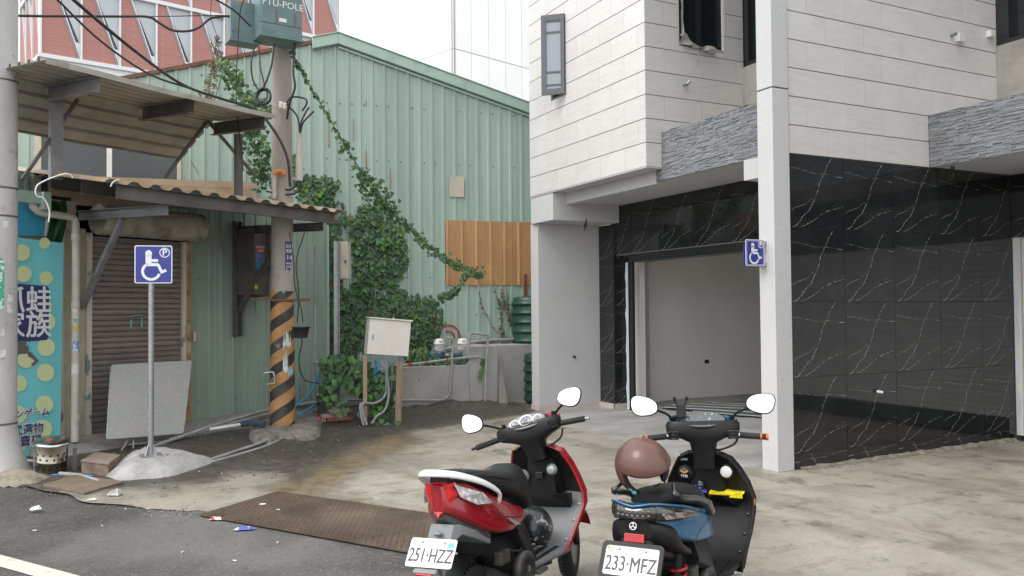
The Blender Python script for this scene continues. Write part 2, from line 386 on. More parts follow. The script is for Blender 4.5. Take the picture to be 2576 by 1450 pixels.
M_STEEL = mat('galvanised steel', (.42, .44, .46), .42, m=.75, c2=(.30, .32, .34), ns=9)
M_FILM = mat('torn protective film', (.66, .72, .76), .35, c2=(.52, .57, .60), ns=6, st=(1, 1, .3))
M_SHUT = mat('white shutter slat', (.74, .74, .74), .4, c2=(.66, .66, .66), ns=1)
M_FLOOR = mat('garage floor concrete', (.40, .39, .365), .6, c2=(.29, .28, .26), ns=1.5, rvar=.25)
M_WIRE = mat('black cable', (.022, .022, .023), .55)
M_PLASTIC = mat('white plastic', (.70, .69, .65), .45)
STONES = [mat('ledger stone %d' % i, c, .75, c2=c2, ns=25, lo=.4, hi=.7, bump=.5, bs=90) for i, (c, c2) in enumerate((((.235, .242, .257), (.185, .19, .203)), ((.27, .278, .292), (.215, .221, .233)), ((.21, .216, .23), (.16, .165, .175)), ((.31, .318, .33), (.245, .25, .262))))]
TCACHE = {}
def rect_sub(r, hs):
    out = [r]
    for h in hs:
        nx = []
        for (a, b, c, d) in out:                      # u0 u1 z0 z1
            if h[0] >= b or h[1] <= a or h[2] >= d or h[3] <= c: nx.append((a, b, c, d)); continue
            if a < h[0]: nx.append((a, h[0], c, d))
            if b > h[1]: nx.append((h[1], b, c, d))
            aa, bb = max(a, h[0]), min(b, h[1])
            if c < h[2]: nx.append((aa, bb, c, h[2]))
            if d > h[3]: nx.append((aa, bb, h[3], d))
        out = nx
    return out
def tile_wall(parent, axis, const, out, u0, u1, z0, z1, pu, pz, first, holes=(), gz=.0095, gu=.0035, th=.012, m=M_TILE, name='wall_tile'):
    """axis 'y': face in the plane Y = const, u along X; axis 'x': face in the plane X = const, u along Y; out = +-1, outward"""
    row = 0; z = z0
    while z < z1-.01:
        u = u0 - pu + first[row % len(first)]
        while u < u1-.01:
            a, b, zt = max(u, u0), min(u+pu, u1), min(z+pz, z1)
            if b-a > .02:
                for (ra, rb, rc, rd) in rect_sub((a, b, z, zt), holes):
                    w, h = rb-ra-gu, rd-rc-gz
                    if w < .015 or h < .015: continue
                    key = (axis, out, round(w, 3), round(h, 3), name)
                    if key not in TCACHE:
                        q = MB()
                        if axis == 'y': q.box((0, min(0, out*th), 0), (w, max(0, out*th), h))
                        else: q.box((min(0, out*th), 0, 0), (max(0, out*th), w, h))
                        TCACHE[key] = q.mesh(name, m, bevel=.0015, seg=1)
                    loc = (ra+gu/2, const-out*th, rc+gz/2) if axis == 'y' else (const-out*th, ra+gu/2, rc+gz/2)
                    inst(name, TCACHE[key], parent, loc)
            u += pu
        z += pz; row += 1
def wall_with_holes(mb, axis, c0, c1, u0, u1, z0, z1, holes, mi=0):
    for (a, b, c, d) in rect_sub((u0, u1, z0, z1), holes):
        if axis == 'y': mb.box((a, c0, c), (b, c1, d), mi)
        else: mb.box((c0, a, c), (c1, b, d), mi)
# veins of one 0.8 m marble tile, drawn in tile space (u right, v up); the same print on every tile
VW = .54
VEINS = [(([.02, .0], [.13, .035], [.24, .15], [.36, .24], [.45, .38], [.52, .50], [.56, .62], [.66, .78], [.72, .88], [.83, 1.0]), .0085, 0),
         (([.0, .20], [.12, .27], [.26, .31], [.42, .40]), .0045, 0), (([.16, .0], [.30, .045], [.48, .13], [.62, .21], [.80, .27], [.99, .31]), .0055, 0),
         (([.0, .80], [.18, .785], [.36, .755], [.5, .74], [.7, .745], [.99, .71]), .004, 0), (([.52, .5], [.7, .46], [.98, .40]), .0028, 1),
         (([.08, .44], [.2, .56], [.33, .72], [.38, .8]), .0028, 1), (([.12, .52], [.35, .58], [.56, .62]), .0024, 1), (([.4, .95], [.33, .82], [.55, .98]), .002, 1),
         (([.78, .3], [.99, .36]), .0022, 0), (([.05, .28], [.2, .36]), .002, 1)]
def marble_tile(w, h, axis, out, mir=False, full=.8, off=(0, 0)):
    key = ('marb', axis, out, round(w, 3), round(h, 3), mir, off)
    if key in TCACHE: return TCACHE[key]
    q = MB(); th = .012
    if axis == 'y': q.box((0, min(0, out*th), 0), (w, max(0, out*th), h)); P = lambda u, v, e: (u, out*(th+e), v)
    else: q.box((min(0, out*th), 0, 0), (max(0, out*th), w, h)); P = lambda u, v, e: (out*(th+e), u, v)
    rg = random.Random(5)
    for pts, wd, mi in VEINS:
        C2 = [((1-p[0] if mir else p[0])*full-off[0], p[1]*full-off[1]) for p in pts]
        fine = [np.array(p) for p in curve_pts([(a, b, 0) for a, b in C2], 7)]
        fine = [p + np.array([rg.uniform(-.0035, .0035), rg.uniform(-.003, .003), 0]) for p in fine]
        ws = [VW*wd*rg.choice((.12, .25, .5, .9, 1.2, .3, .2)) for _ in fine]
        for i in range(len(fine)-1):
            a, b = fine[i], fine[i+1]
            if min(a[0], b[0]) < .003 or max(a[0], b[0]) > w-.003 or min(a[1], b[1]) < .003 or max(a[1], b[1]) > h-.003: continue
            if mi == 1 and rg.random() < .3: continue
            d = (b-a)[:2]; n = np.array([-d[1], d[0]])/(np.hypot(*d)+1e-9)
            q.add([P(a[0]-n[0]*ws[i]/2, a[1]-n[1]*ws[i]/2, .0004), P(b[0]-n[0]*ws[i+1]/2, b[1]-n[1]*ws[i+1]/2, .0004), P(b[0]+n[0]*ws[i+1]/2, b[1]+n[1]*ws[i+1]/2, .0004), P(a[0]+n[0]*ws[i]/2, a[1]+n[1]*ws[i]/2, .0004)], [(0, 1, 2, 3)], 1+mi)
    TCACHE[key] = q.mesh('marble_tile', [M_MARB, M_VEIN, M_VEIN2], recalc=False); return TCACHE[key]
def marble_wall(parent, axis, const, out, us, zs, hole=None, mir=False, full=.8):
    g = .0055
    for i in range(len(us)-1):
        for j in range(len(zs)-1):
            w, h = us[i+1]-us[i]-g, zs[j+1]-zs[j]-g
            o = (0, round(max(0, full-h-.02), 2) if h < full*.6 else 0)
            me_ = marble_tile(w, h, axis, out, mir, full, o)
            loc = (us[i]+g/2, const-out*.012, zs[j]+g/2) if axis == 'y' else (const-out*.012, us[i]+g/2, zs[j]+g/2)
            inst('marble_tile', me_, parent, loc)
def stone_band(parent, Y, x0, x1, z0, z1):
    """thin ledger stones of uneven depth, in the plane Y, facing -Y"""
    mb = MB(); rg = random.Random(int(abs(x0)*100)); z = z0; row = 0
    while z < z1-.004:
        h = min(rg.choice((.011, .014, .017, .021)), z1-z); x = x0
        while x < x1-.005:
            w = min(rg.uniform(.05, .20), x1-x); d = rg.uniform(.002, .015)
            mb.box((x, Y-d, z), (x+w-.0015, Y+.02, z+h-.0015), rg.choices((0, 1, 2, 3), (5, 4, 3, 1.5))[0]); x += w
        z += h
    tag(mb.build('ledger_stones', STONES, parent), kind='stuff')

# ---- the house with the open garage
hA = thing('townhouse', 'new townhouse with open garage, pale tile bay and grey stone balcony band', 'house', (-9.3, 8, 0))
FW = (-11.5, -11.04, 5.06, 6.33); SWN = (7.07, 7.86, 5.32, 7.4)
mb = MB(); wall_with_holes(mb, 'y', 6.512, 6.70, -12.25, -8.962, 3.6, 9, [FW]); mb.build('bay_wall', M_JOINT, hA)
mb = MB(); wall_with_holes(mb, 'x', -9.16, -8.962, 6.70, 8.2, 3.6, 9, [SWN]); mb.build('bay_wall', M_JOINT, hA)
mb = MB(); mb.box((-12.25, 6.70, 3.6), (-12.05, 14, 9)); mb.box((-12.25, 13.8, 0), (-6.47, 14, 9)); mb.box((-12.25, 6.5, 9), (-6.47, 14, 9.2)); mb.build('house_shell', M_GRAN, hA)
tile_wall(hA, 'y', 6.5, -1, -12.25, -8.95, 3.6, 7.1, .63, .323, (.30, .615), [FW])
tile_wall(hA, 'x', -8.95, 1, 6.5, 8.22, 3.6, 6.55, .63, .323, (.32, .005+.63), [SWN])
mb = MB(); mb.box((-12.25, 6.5+.003, 3.585), (-8.953, 6.76, 3.6)); mb.build('bay_soffit', M_GRAN, hA)
# storey slab, beam under the bay and the ledger band
mb = MB(); mb.box((-12.2, 6.9, 3.43), (-6.475, 13.8, 3.58)); mb.build('floor_slab', M_GRAN, hA)
mb = MB(); mb.box((-11.66, 6.76, 3.40), (-9.08, 6.9, 3.585)); mb.build('beam', M_GRAN, hA, bevel=.004)
mb = MB(); mb.box((-9.08, 6.765, 3.43), (-6.661, 6.9, 4.07)); mb.build('balcony_wall', M_GRAN, hA)
stone_band(hA, 6.765, -9.08, -6.662, 3.43, 4.08)
# the wall behind the balcony
mb = MB(); mb.box((-8.96, 8.2, 3.58), (-6.475, 8.4, 5.13)); mb.build('parapet', M_PLAS, hA)
mb = MB(); mb.box((-8.95, 8.23, 5.13), (-8.86, 8.35, 9)); mb.box((-8.0, 8.23, 5.13), (-7.92, 8.33, 9)); mb.box((-8.86, 8.23, 5.13), (-6.475, 8.33, 5.2)); mb.build('balcony_door_frame', M_DARK, hA)
mb = MB(); mb.box((-8.86, 8.30, 5.2), (-6.475, 8.31, 9)); mb.build('balcony_door_pane', M_GLD, hA)
# casement window swung open on the bay front
wn = MB(); a0, a1, z0, z1 = FW
for q in (((a0, 6.52, z0), (a1, 6.58, z0+.035)), ((a0, 6.52, z1-.035), (a1, 6.58, z1)), ((a0, 6.52, z0+.035), (a0+.035, 6.58, z1-.035)), ((a1-.035, 6.52, z0+.035), (a1, 6.58, z1-.035))): wn.box(*q)
w1 = wn.build('casement_window', M_GREYAL, hA)
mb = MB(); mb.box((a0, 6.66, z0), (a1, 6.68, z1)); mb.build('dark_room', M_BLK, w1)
ang = math.radians(-48); hinge = np.array([a1-.01, 6.50, 0]); sw = .37; sh0, sh1 = z0+.005, z1-.005
def sashp(u, d, z): return (hinge[0]-math.cos(ang)*u+math.sin(-ang)*0 - math.sin(ang)*0, hinge[1]+math.sin(ang)*u, z)
sx, sy = -math.cos(ang), math.sin(ang); nx_, ny_ = -sy, sx
def SB(mb, u0, u1, zz0, zz1, d0, d1, mi=0):
    vs = []
    for z in (zz0, zz1):
        for (u, d) in ((u0, d0), (u1, d0), (u1, d1), (u0, d1)): vs.append((hinge[0]+sx*u+nx_*d, hinge[1]+sy*u+ny_*d, z))
    mb.add(vs, [(0,3,2,1),(4,5,6,7),(0,1,5,4),(1,2,6,5),(2,3,7,6),(3,0,4,7)], mi)
mb = MB(); fw_ = .06
SB(mb, 0, fw_, sh0, sh1, 0, .045); SB(mb, sw-fw_*1.3, sw, sh0, sh1, 0, .045); SB(mb, fw_, sw-fw_*1.3, sh0, sh0+.09, 0, .045); SB(mb, fw_, sw-fw_*1.3, sh1-.09, sh1, 0, .045)
for zc in (.12, .28, .78, .92): SB(mb, fw_, sw-fw_*1.3, sh0+(sh1-sh0)*zc-.014, sh0+(sh1-sh0)*zc+.014, .008, .037)
w2 = mb.build('open_sash', M_GREYAL, w1)
mb = MB(); SB(mb, fw_-.005, sw-fw_*1.3+.005, sh0+.085, sh1-.085, .018, .026); mb.build('pane', M_GLASS, hA)
# side window with torn plastic
b0, b1, z0, z1 = SWN; mb = MB()
for q in (((-9.06, b0, z0), (-8.98, b0+.05, z1)), ((-9.06, b1-.05, z0), (-8.98, b1, z1)), ((-9.06, b0+.05, z0), (-8.98, b1-.05, z0+.06)), ((-9.05, b0+.38, z0+.06), (-8.99, b0+.43, z1))): mb.box(*q)
w3 = mb.build('bay_window', M_DARK, hA)
mb = MB(); mb.box((-9.04, b0+.05, z0+.06), (-9.03, b1-.05, z1)); mb.build('pane', M_GLD, w3)
mb = MB(); mb.box((-8.985, b0-.02, z0-.02), (-8.955, b0+.012, z1)); mb.box((-8.985, b1-.012, z0-.02), (-8.955, b1+.02, z1)); mb.box((-8.985, b0, z0-.02), (-8.95, b1, z0+.006)); mb.build('reveal', M_PLASTIC, w3)
M_POLY = mat('torn clear plastic', (.50, .48, .44), .25, c2=(.32, .30, .27), ns=9)
mb = MB(); rg = random.Random(3)
def torn(u, v):
    y = b0+.0+u*.62; z = z0+.10-.16*u*.9+(.05*math.sin(u*9)+.02)*(1-v)-v*(.10-.05*u); x = -8.93+.03*math.sin(u*14+v*5)+.02*v
    return (x, y, z)
mb.grid(torn, 16, 6); mb.grid(lambda u, v: (-8.935+.02*math.sin(u*8+v*9), b0+.02+.05*u*(1-v*.6)+.03*v, z0+.1+v*1.5), 3, 14)
mb.tube([(-8.92, b0+.3, z0-.05), (-8.91, b0+.31, z0-.15), (-8.92, b0+.29, z0-.26)], .007, 5)
mb.build('torn_plastic', M_POLY, w3)
# pillar with its head, marble pilaster, lintel
mb = MB(); mb.box((-12.25, 6.515, 3.14), (-11.5, 7.79, 3.582)); mb.build('pillar_head', M_GRAN, hA, bevel=.004)
mb = MB(); mb.box((-12.36, 6.56, 0.0), (-12.1, 7.78, 3.139)); mb.build('pillar', M_GRAN, hA, bevel=.006)
mb = MB(); mb.box((-12.37, 6.553, 0), (-12.094, 7.75, .10)); mb.box((-12.094, 7.744, 0), (-11.632, 7.9, .10)); mb.box((-11.66, 7.744, 0), (-11.626, 8.1, .10)); mb.build('skirting', M_SKIRT, hA)
mb = MB(); mb.box((-12.09, 7.775, .10), (-11.655, 8.1, 3.135)); mb.build('pilaster_core', M_GROUT, hA)
zz = (.10, .95, 1.75, 2.55, 3.135)
marble_wall(hA, 'y', 7.762, -1, (-12.098, -11.642), zz, full=.85); marble_wall(hA, 'x', -11.642, 1, (7.764, 8.08), zz, full=.85)
mb = MB(); mb.box((-11.76, 7.815, 2.6), (-6.475, 8.1, 3.429)); mb.build('lintel_core', M_GROUT, hA)
marble_wall(hA, 'y', 7.802, -1, (-11.76, -11.2, -10.4, -9.6, -8.8, -8.0, -7.2, -6.475), (2.61, 3.428), full=.82)
mb = MB(); mb.box((-11.30, 7.83, 2.47), (-6.475, 8.08, 2.598)); mb.box((-11.30, 7.80, 2.47), (-6.475, 7.83, 2.49)); mb.build('shutter_slot', M_DARK, hA)
mb = MB(); mb.box((-11.36, 7.86, 0.02), (-11.24, 7.905, 2.47)); mb.build('shutter_guide', M_DARK, hA)
mb = MB(); pts = [(-11.42+.006*math.sin(k*1.9)-.02*((k % 5) == 3), .0+k*.122) for k in range(21)]
for k in range(20):
    (a, za), (b, zb) = pts[k], pts[k+1]; mb.add([(a, 7.85, za+.03), (-11.345, 7.845, za+.03), (-11.345, 7.845, zb+.03), (b, 7.85, zb+.03)], [(0, 1, 2, 3)])
    mb.add([(a, 7.854, za+.03), (b, 7.854, zb+.03), (-11.345, 7.862, zb+.03), (-11.345, 7.862, za+.03)], [(0, 1, 2, 3)])
mb.build('torn_film', M_FILM, hA)
# garage interior
mb = MB(); mb.box((-11.66, 8.1, .05), (-11.37, 8.2, 2.6)); mb.box((-12.25, 8.1, .05), (-12.2, 8.67, 3.42)); mb.box((-12.24, 8.67, .05), (-11.9, 13.79, 3.42)); mb.build('garage_wall', M_INT, hA)
mb = MB(); mb.box((-11.9, 13.6, .05), (-6.6, 13.79, 3.42)); mb.box((-6.62, 8.2, .05), (-6.475, 13.6, 3.42)); mb.box((-12.2, 8.1, 3.40), (-6.475, 13.79, 3.428)); mb.build('garage_shell', M_INT, hA)
mb = MB(); mb.grid(lambda u, v: (-12.2+u*5.72, 8.04+v*5.7, .02+.05*min(1, v*5)), 2, 12, smooth=False); mb.build('garage_floor', M_FLOOR, hA)
c_ = PX(1778, 910, -11.9); mb = MB(); mb.box((-11.905, c_[1]-.05, c_[2]-.035), (-11.895, c_[1]+.05, c_[2]+.035)); mb.build('socket_hole', M_BLK, hA)
# floor stripes on the ramp
M_BLUE = mat('slate blue floor paint', (.075, .095, .115), .55, c2=(.13, .14, .15), ns=5); M_STR = mat('white floor stripe', (.62, .62, .60), .6, c2=(.35, .35, .35), ns=12, lo=.5, hi=.7)
mb = MB(); q = [G(*p, .075)+np.array([0, 0, .0]) for p in ((1655, 1022), (1800, 1012), (1960, 1006), (1985, 1052), (1860, 1046))]; mb.add([(p[0], p[1], .0755) for p in q], [(0, 1, 2, 3, 4)]); 
st_ = mb.build('painted_ramp', M_BLUE, hA)
for (xa, ya, xb, yb) in ((1672, 1023.5, 1960, 1039), (1690, 1018.5, 1960, 1030), (1735, 1014.5, 1960, 1023), (1790, 1012, 1960, 1017), (1742, 1034, 1960, 1049)):
    mb = MB(); p, q = G(xa, ya, .08), G(xb, yb, .08); p2, q2 = G(xa, ya+1.9, .08), G(xb, yb+3.2, .08); mb.add([(k[0], k[1], .0795) for k in (p2, q2, q, p)], [(0, 1, 2, 3)]); mb.build('stripe', M_STR, st_)
# corner column with corbel
mb = MB(); mb.box((-6.665, 6.30, 0), (-6.44, 6.53, 4.02)); mb.box((-6.665, 6.30, 4.035), (-6.44, 6.53, 9)); mb.build('corner_column', M_GRAN, hA, bevel=.006)
mb = MB(); mb.box((-6.657, 6.308, 4.0), (-6.448, 6.52, 4.05)); mb.build('column_joint', M_JOINT, hA)
mb = MB(); mb.box((-7.34, 6.72, 3.19), (-6.662, 7.0, 3.428)); mb.build('corbel', M_GRAN, hA, bevel=.004)
mb = MB(); mb.box((-6.66, 6.531, 0), (-6.6, 7.8, 3.19)); mb.box((-6.6, 6.531, 0), (-6.475, 8.2, 9)); mb.box((-6.66, 6.531, 3.43), (-6.6, 6.9, 9)); mb.build('party_wall', M_GRAN, hA)
def wire_coil(p, name='ceiling_wire'):
    mb = MB(); pts = [(p[0], p[1], p[2])] + [(p[0]+.035*math.cos(a), p[1]+.03*math.sin(a)*.6, p[2]-.13+.07*math.sin(a)+.004*k) for k, a in enumerate(np.linspace(1.57, 1.57+4*math.pi, 22))]
    mb.tube(pts, .006, 5); mb.build(name, M_WIRE, hA if name == 'ceiling_wire' else hB)
wire_coil((-11.3, 7.0, 3.14))
c_ = PX(1443, 898, -12.1); mb = MB(); mb.tube([(-12.1, c_[1], c_[2]), (-12.05, c_[1], c_[2])], .02, 8); mb.build('wall_pipe_stub', M_WIRE, hA)
c_ = PX(1720, 214, -8.95); mb = MB(); mb.tube([(-8.95, c_[1], c_[2]), (-8.88, c_[1], c_[2]-.01)], .02, 8); mb.tube([(-8.88, c_[1], c_[2]-.01), (-8.86, c_[1]+.03, c_[2]+.03)], .022, 8); mb.build('wall_pipe_stub', M_STEEL, hA)

# ---- the next house, set back
hB = thing('townhouse', 'new townhouse with black marble side wall, tile above and white shutter', 'house', (-4, 11, 0))
XB = -6.458
mb = MB(); mb.box((-6.472, 6.531, 0), (XB-.012, 10.5, 9)); mb.build('wall_backing', M_JOINT, hB)
marble_wall(hB, 'x', XB, 1, (6.535, 7.34, 8.14, 8.93, 9.70, 10.29), (.163, .963, 1.764, 2.56, 3.345), full=.8)
q = MB()
for (u0, u1, h0, h1) in ((6.535, 7.34, .0, .16), (7.34, 8.14, .0, .16), (8.14, 8.93, .01, .16), (8.93, 9.70, .02, .16), (9.70, 10.29, .04, .16)):
    me_ = marble_tile(u1-u0-.003, .157-h0, 'x', 1, True, .8, (0, .5)); inst('marble_tile', me_, hB, (XB-.012, u0+.0015, h0+.003))
tile_wall(hB, 'x', XB, 1, 6.535, 10.10, 3.35, 6.5, .59, .307, (.285+.3, .285), [(8.78, 10.2, 3.0, 3.97)])
mb = MB(); mb.box((XB, 6.531, 3.35), (XB+.006, 6.541, 9)); mb.build('corner_joint', M_GREYAL, hB)
mb = MB(); mb.box((XB, 8.79, 3.36), (-1.0, 8.95, 3.96)); mb.build('balcony_wall', M_GRAN, hB)
stone_band(hB, 8.79, XB, -1.0, 3.35, 3.975)
mb = MB(); mb.box((XB, 8.95, 3.36), (-1.0, 14, 3.5)); mb.build('floor_slab', M_GRAN, hB)
mb = MB(); mb.box((XB, 10.08, 3.5), (-1.0, 10.3, 4.97)); mb.build('parapet', M_PLAS, hB)
mb = MB(); mb.box((XB, 10.1, 4.97), (-6.3, 10.25, 9)); mb.box((-6.3, 10.1, 4.97), (-1.0, 10.25, 5.03)); mb.build('balcony_door_frame', M_DARK, hB)
mb = MB(); mb.box((-6.3, 10.2, 5.03), (-1.0, 10.21, 9)); mb.build('balcony_door_pane', M_GLD, hB)
mb = MB(); mb.box((XB, 10.315, 2.56), (-1.0, 10.5, 3.359)); mb.box((-2.2, 10.315, .1), (-1.0, 10.5, 2.56)); mb.build('lintel_core', M_GROUT, hB)
marble_wall(hB, 'y', 10.303, -1, (XB, -6.1, -5.3, -4.5, -3.7, -2.9, -2.1, -1.3, -1.0), (2.565, 3.355), full=.8)
marble_wall(hB, 'y', 10.303, -1, (-2.2, -1.4, -1.0), (.16, .96, 1.76, 2.56), full=.8)
mb = MB(); mb.box((XB+.002, 10.33, .08), (-6.37, 10.48, 2.56)); mb.build('shutter_guide', M_PLASTIC, hB)
mb = MB(); pts = [(-6.40-.012*math.sin(k*1.7)-.03*(k in (5, 6)), .1+k*.123) for k in range(21)]
for k in range(20):
    (a, za), (b, zb) = pts[k], pts[k+1]; mb.add([(XB+.012, 10.322, za), (a, 10.322, za), (b, 10.322, zb), (XB+.012, 10.322, zb)], [(0, 1, 2, 3)])
    mb.add([(XB+.012, 10.327, za), (XB+.012, 10.327, zb), (b, 10.327, zb), (a, 10.327, za)], [(0, 1, 2, 3)])
mb.build('torn_film', M_FILM, hB)
q = MB(); q.box((0, 0, 0), (4.16, .02, .075)); q.box((0, .004, .075), (4.16, .016, .082)); sm_ = q.mesh('shutter_slat', M_SHUT, bevel=.002, seg=1)
for k in range(28): inst('shutter_slat', sm_, hB, (-6.36, 10.36, .28+k*.082))
mb = MB(); mb.box((-6.36, 10.35, .04), (-2.2, 10.385, .279)); mb.build('shutter_rail', M_DARK, hB)
mb = MB(); mb.box((-1.0, 6.6, 0), (-.8, 14, 9)); mb.box((XB, 13.8, 0), (-1, 14, 9)); mb.box((-6.47, 10.5, 9), (-.8, 14, 9.2)); mb.build('house_shell', M_GRAN, hB)
wire_coil((-6.3, 8.95, 3.36), 'soffit_wire')
for x, y, s_ in ((2410, 98, .07), (2487, 88, .055)):
    c_ = PX(x, y, XB); mb = MB(); mb.box((XB, c_[1]-s_*.8, c_[2]-s_*.7), (XB+.06, c_[1]+s_*.8, c_[2]+s_*.7)); mb.build('junction_box', M_PLASTIC, hB, bevel=.006)
c_ = PX(2392, 90, XB); mb = MB(); mb.tube([(XB, c_[1], c_[2]), (XB+.07, c_[1], c_[2])], .022, 8); mb.build('wall_pipe_stub', M_STEEL, hB)
c_ = PX(2204, 983, XB); mb = MB(); mb.box((XB+.0005, c_[1]-.05, c_[2]-.018), (XB+.004, c_[1]+.03, c_[2]+.022)); mb.build('marble_hole', M_BLK, hB)
mb = MB(); mb.tube([(XB, c_[1]+.01, c_[2]-.01), (XB+.05, c_[1]+.05, c_[2]-.02)], .016, 6); mb.build('loose_conduit_end', M_PLASTIC, hB)
# a kerb of dried mortar along the marble foot
mb = MB(); rg = random.Random(11)
M_MORT = mat('spilt mortar', (.30, .27, .21), .9, c2=(.17, .15, .115), ns=12, bump=.5, bs=30)
mb.grid(lambda u, v: (XB+.001+(.02+.09*abs(nz(u*23)))*v, 6.62+u*3.66, .004+(1-v)*(.012+.02*abs(nz(u*17, 2))+.03*u)), 90, 3); mb.build('mortar_splash', M_MORT, hB)
# ================================================================ THE GREEN METAL SHED
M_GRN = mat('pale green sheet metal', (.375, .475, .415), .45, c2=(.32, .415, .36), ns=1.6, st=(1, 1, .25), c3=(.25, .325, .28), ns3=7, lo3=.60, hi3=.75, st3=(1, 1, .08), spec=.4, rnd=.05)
M_GRN2 = mat('green sheet metal in awning shade', (.30, .38, .315), .5, c2=(.24, .305, .25), ns=2, st=(1, 1, .2), c3=(.15, .19, .14), ns3=6, lo3=.60, hi3=.78, st3=(1, 1, .1), spec=.4, rnd=.03)  # darker copy of the shed green; shade under the awning is in the colour
M_TRIM = mat('green flashing', (.37, .50, .43), .45, c2=(.29, .40, .33), ns=4, lo=.5, hi=.75)
M_RUST = mat('rusty steel', (.13, .075, .05), .8, c2=(.22, .10, .045), ns=9, lo=.45, hi=.65, c3=(.07, .06, .055), ns3=3)
M_GIRD = mat('weathered steel channel', (.155, .145, .135), .65, m=.25, c2=(.10, .09, .08), ns=5, c3=(.20, .11, .06), ns3=9, lo3=.62, hi3=.72)
M_GIRDL = mat('pale steel channel', (.30, .30, .31), .55, m=.35, c2=(.20, .20, .205), ns=4, c3=(.19, .12, .08), ns3=11, lo3=.62, hi3=.72)
M_TAN = mat('tan roof sheet', (.40, .30, .195), .5, c2=(.30, .215, .14), ns=3, c3=(.20, .15, .10), ns3=8, lo3=.58, hi3=.75)
M_UNDER = mat('cream roof sheet', (.40, .385, .34), .55, c2=(.30, .285, .245), ns=2.5, c3=(.22, .19, .15), ns3=6, lo3=.58, hi3=.76)
M_ORNG = mat('orange brown sheet', (.46, .25, .11), .45, c2=(.37, .20, .085), ns=8, st=(1, 1, .1), c3=(.52, .30, .14), ns3=3)
M_SCREW = mat('screw head', (.06, .07, .065), .6)
M_WHITE = mat('white paint', (.72, .71, .67), .5, c2=(.6, .58, .53), ns=4)
M_BEIGE = mat('beige panel', (.55, .50, .40), .55, c2=(.44, .40, .33), ns=5)
SPK = (-1.71, 6.61)
def roof_z(s): return SPK[1] - (.278*(s-SPK[0]) if s > SPK[0] else .292*(SPK[0]-s))
def ribs(u0, u1, pitch, rw=.035, h=.022):
    """profile across a ribbed sheet: list of (u, proud)"""
    out = [(u0, 0)]; u = math.ceil(u0/pitch)*pitch
    while u < u1:
        for du, o in ((-rw, 0), (-rw*.55, h), (rw*.55, h), (rw, 0)):
            if u0 < u+du < u1: out.append((u+du, o))
        if u0 < u+pitch/2 < u1: out += [(u+pitch/2-.012, 0), (u+pitch/2, .004), (u+pitch/2+.012, 0)] if u+pitch/2+.012 < u1 else []
        u += pitch
    out.append((u1, 0)); return out
shed = thing('metal_shed', 'tall pale green corrugated metal shed with gable and creeper', 'shed', SH(-2, 0))
s = -7.6
while s < 2.7:
    e = min(s+.66, 2.7); mb = MB(); pr = ribs(s, e, .22)
    for i in range(len(pr)-1):
        (a, oa), (b, ob) = pr[i], pr[i+1]
        mb.add([SH(a, 0, oa), SH(b, 0, ob), SH(b, roof_z(b), ob), SH(a, roof_z(a), oa)], [(0, 1, 2, 3)])
        if a < SPK[0] < b: mb.add([SH(a, roof_z(a), oa), SH(b, roof_z(b), ob), SH(SPK[0], SPK[1], oa)], [(0, 1, 2)])
    mb.add([SH(s, 0, -.01), SH(e, 0, -.01), SH(e, roof_z(e)-.02, -.01), SH(s, roof_z(s)-.02, -.01)], [(3, 2, 1, 0)])
    mb.build('sheet_panel', M_GRN, shed, recalc=False); s = e
mb = MB()
def slab(mb, s0, s1, up, dn, o0, o1, mi=0):
    vs = [SH(q, roof_z(q)+z, o) for q in (s0, s1) for (z, o) in ((dn, o0), (dn, o1), (up, o1), (up, o0))]
    mb.add(vs, [(0,1,2,3),(7,6,5,4),(0,4,5,1),(1,5,6,2),(2,6,7,3),(3,7,4,0)], mi)
slab(mb, SPK[0], 2.7, .05, -.14, .026, .11); slab(mb, SPK[0], 2.7, .075, .052, -.3, .13)
slab(mb, -2.16, SPK[0]-.002, .05, -.14, .026, .11); slab(mb, -2.16, SPK[0]-.002, .075, .052, -.3, .13); mb.build('ridge_flashing', M_TRIM, shed, bevel=.01)
mb = MB(); slab(mb, SPK[0]+.01, 2.7, -.16, -.20, .024, .05); mb.build('flashing_lower_strip', M_TRIM, shed)  # narrow strip of the same green trim just below the flashing
mb = MB(); slab(mb, -7.6, -2.165, .03, -.035, -.03, .05); mb.build('rusty_verge', M_RUST, shed)
mb = MB()
for sgn, sa, sb in ((1, SPK[0], 2.7), (-1, -7.6, SPK[0])):
    mb.add([SH(sa, roof_z(sa)+.01, -.05), SH(sb, roof_z(sb)+.01, -.05), SH(sb, roof_z(sb)+.01, -9), SH(sa, roof_z(sa)+.01, -9)], [(0, 1, 2, 3)])
mb.build('roof', M_TRIM, shed)
mb = MB(); mb.add([SH(2.7, 0), SH(2.7, 0, -9), SH(2.7, roof_z(2.7), -9), SH(2.7, roof_z(2.7))], [(0, 1, 2, 3)]); mb.add([SH(-7.6, 0), SH(-7.6, 0, -9), SH(-7.6, roof_z(-7.6), -9), SH(-7.6, roof_z(-7.6))], [(3, 2, 1, 0)]); mb.build('gable_wall', M_GRN, shed)
mb = MB(); rg = random.Random(4)
for z in (5.42, 4.42, 3.3, 2.3, 1.6):
    q = -1.9 if z > 3 else -1.8
    while q < 2.6:
        if rg.random() < .85 and z < roof_z(q)-.15: mb.tube([SH(q, z+rg.uniform(-.01, .01), .0), SH(q, z, .014)], .011, 6)
        q += .22*rg.choice((1, 1, 2))
for q in np.arange(-6.9, 2.6, .22):
    if rg.random() < .5: mb.tube([SH(q+.06, roof_z(q)-.24, 0), SH(q+.06, roof_z(q)-.24, .012)], .011, 6)
tag(mb.build('screws', M_SCREW, shed), kind='stuff')
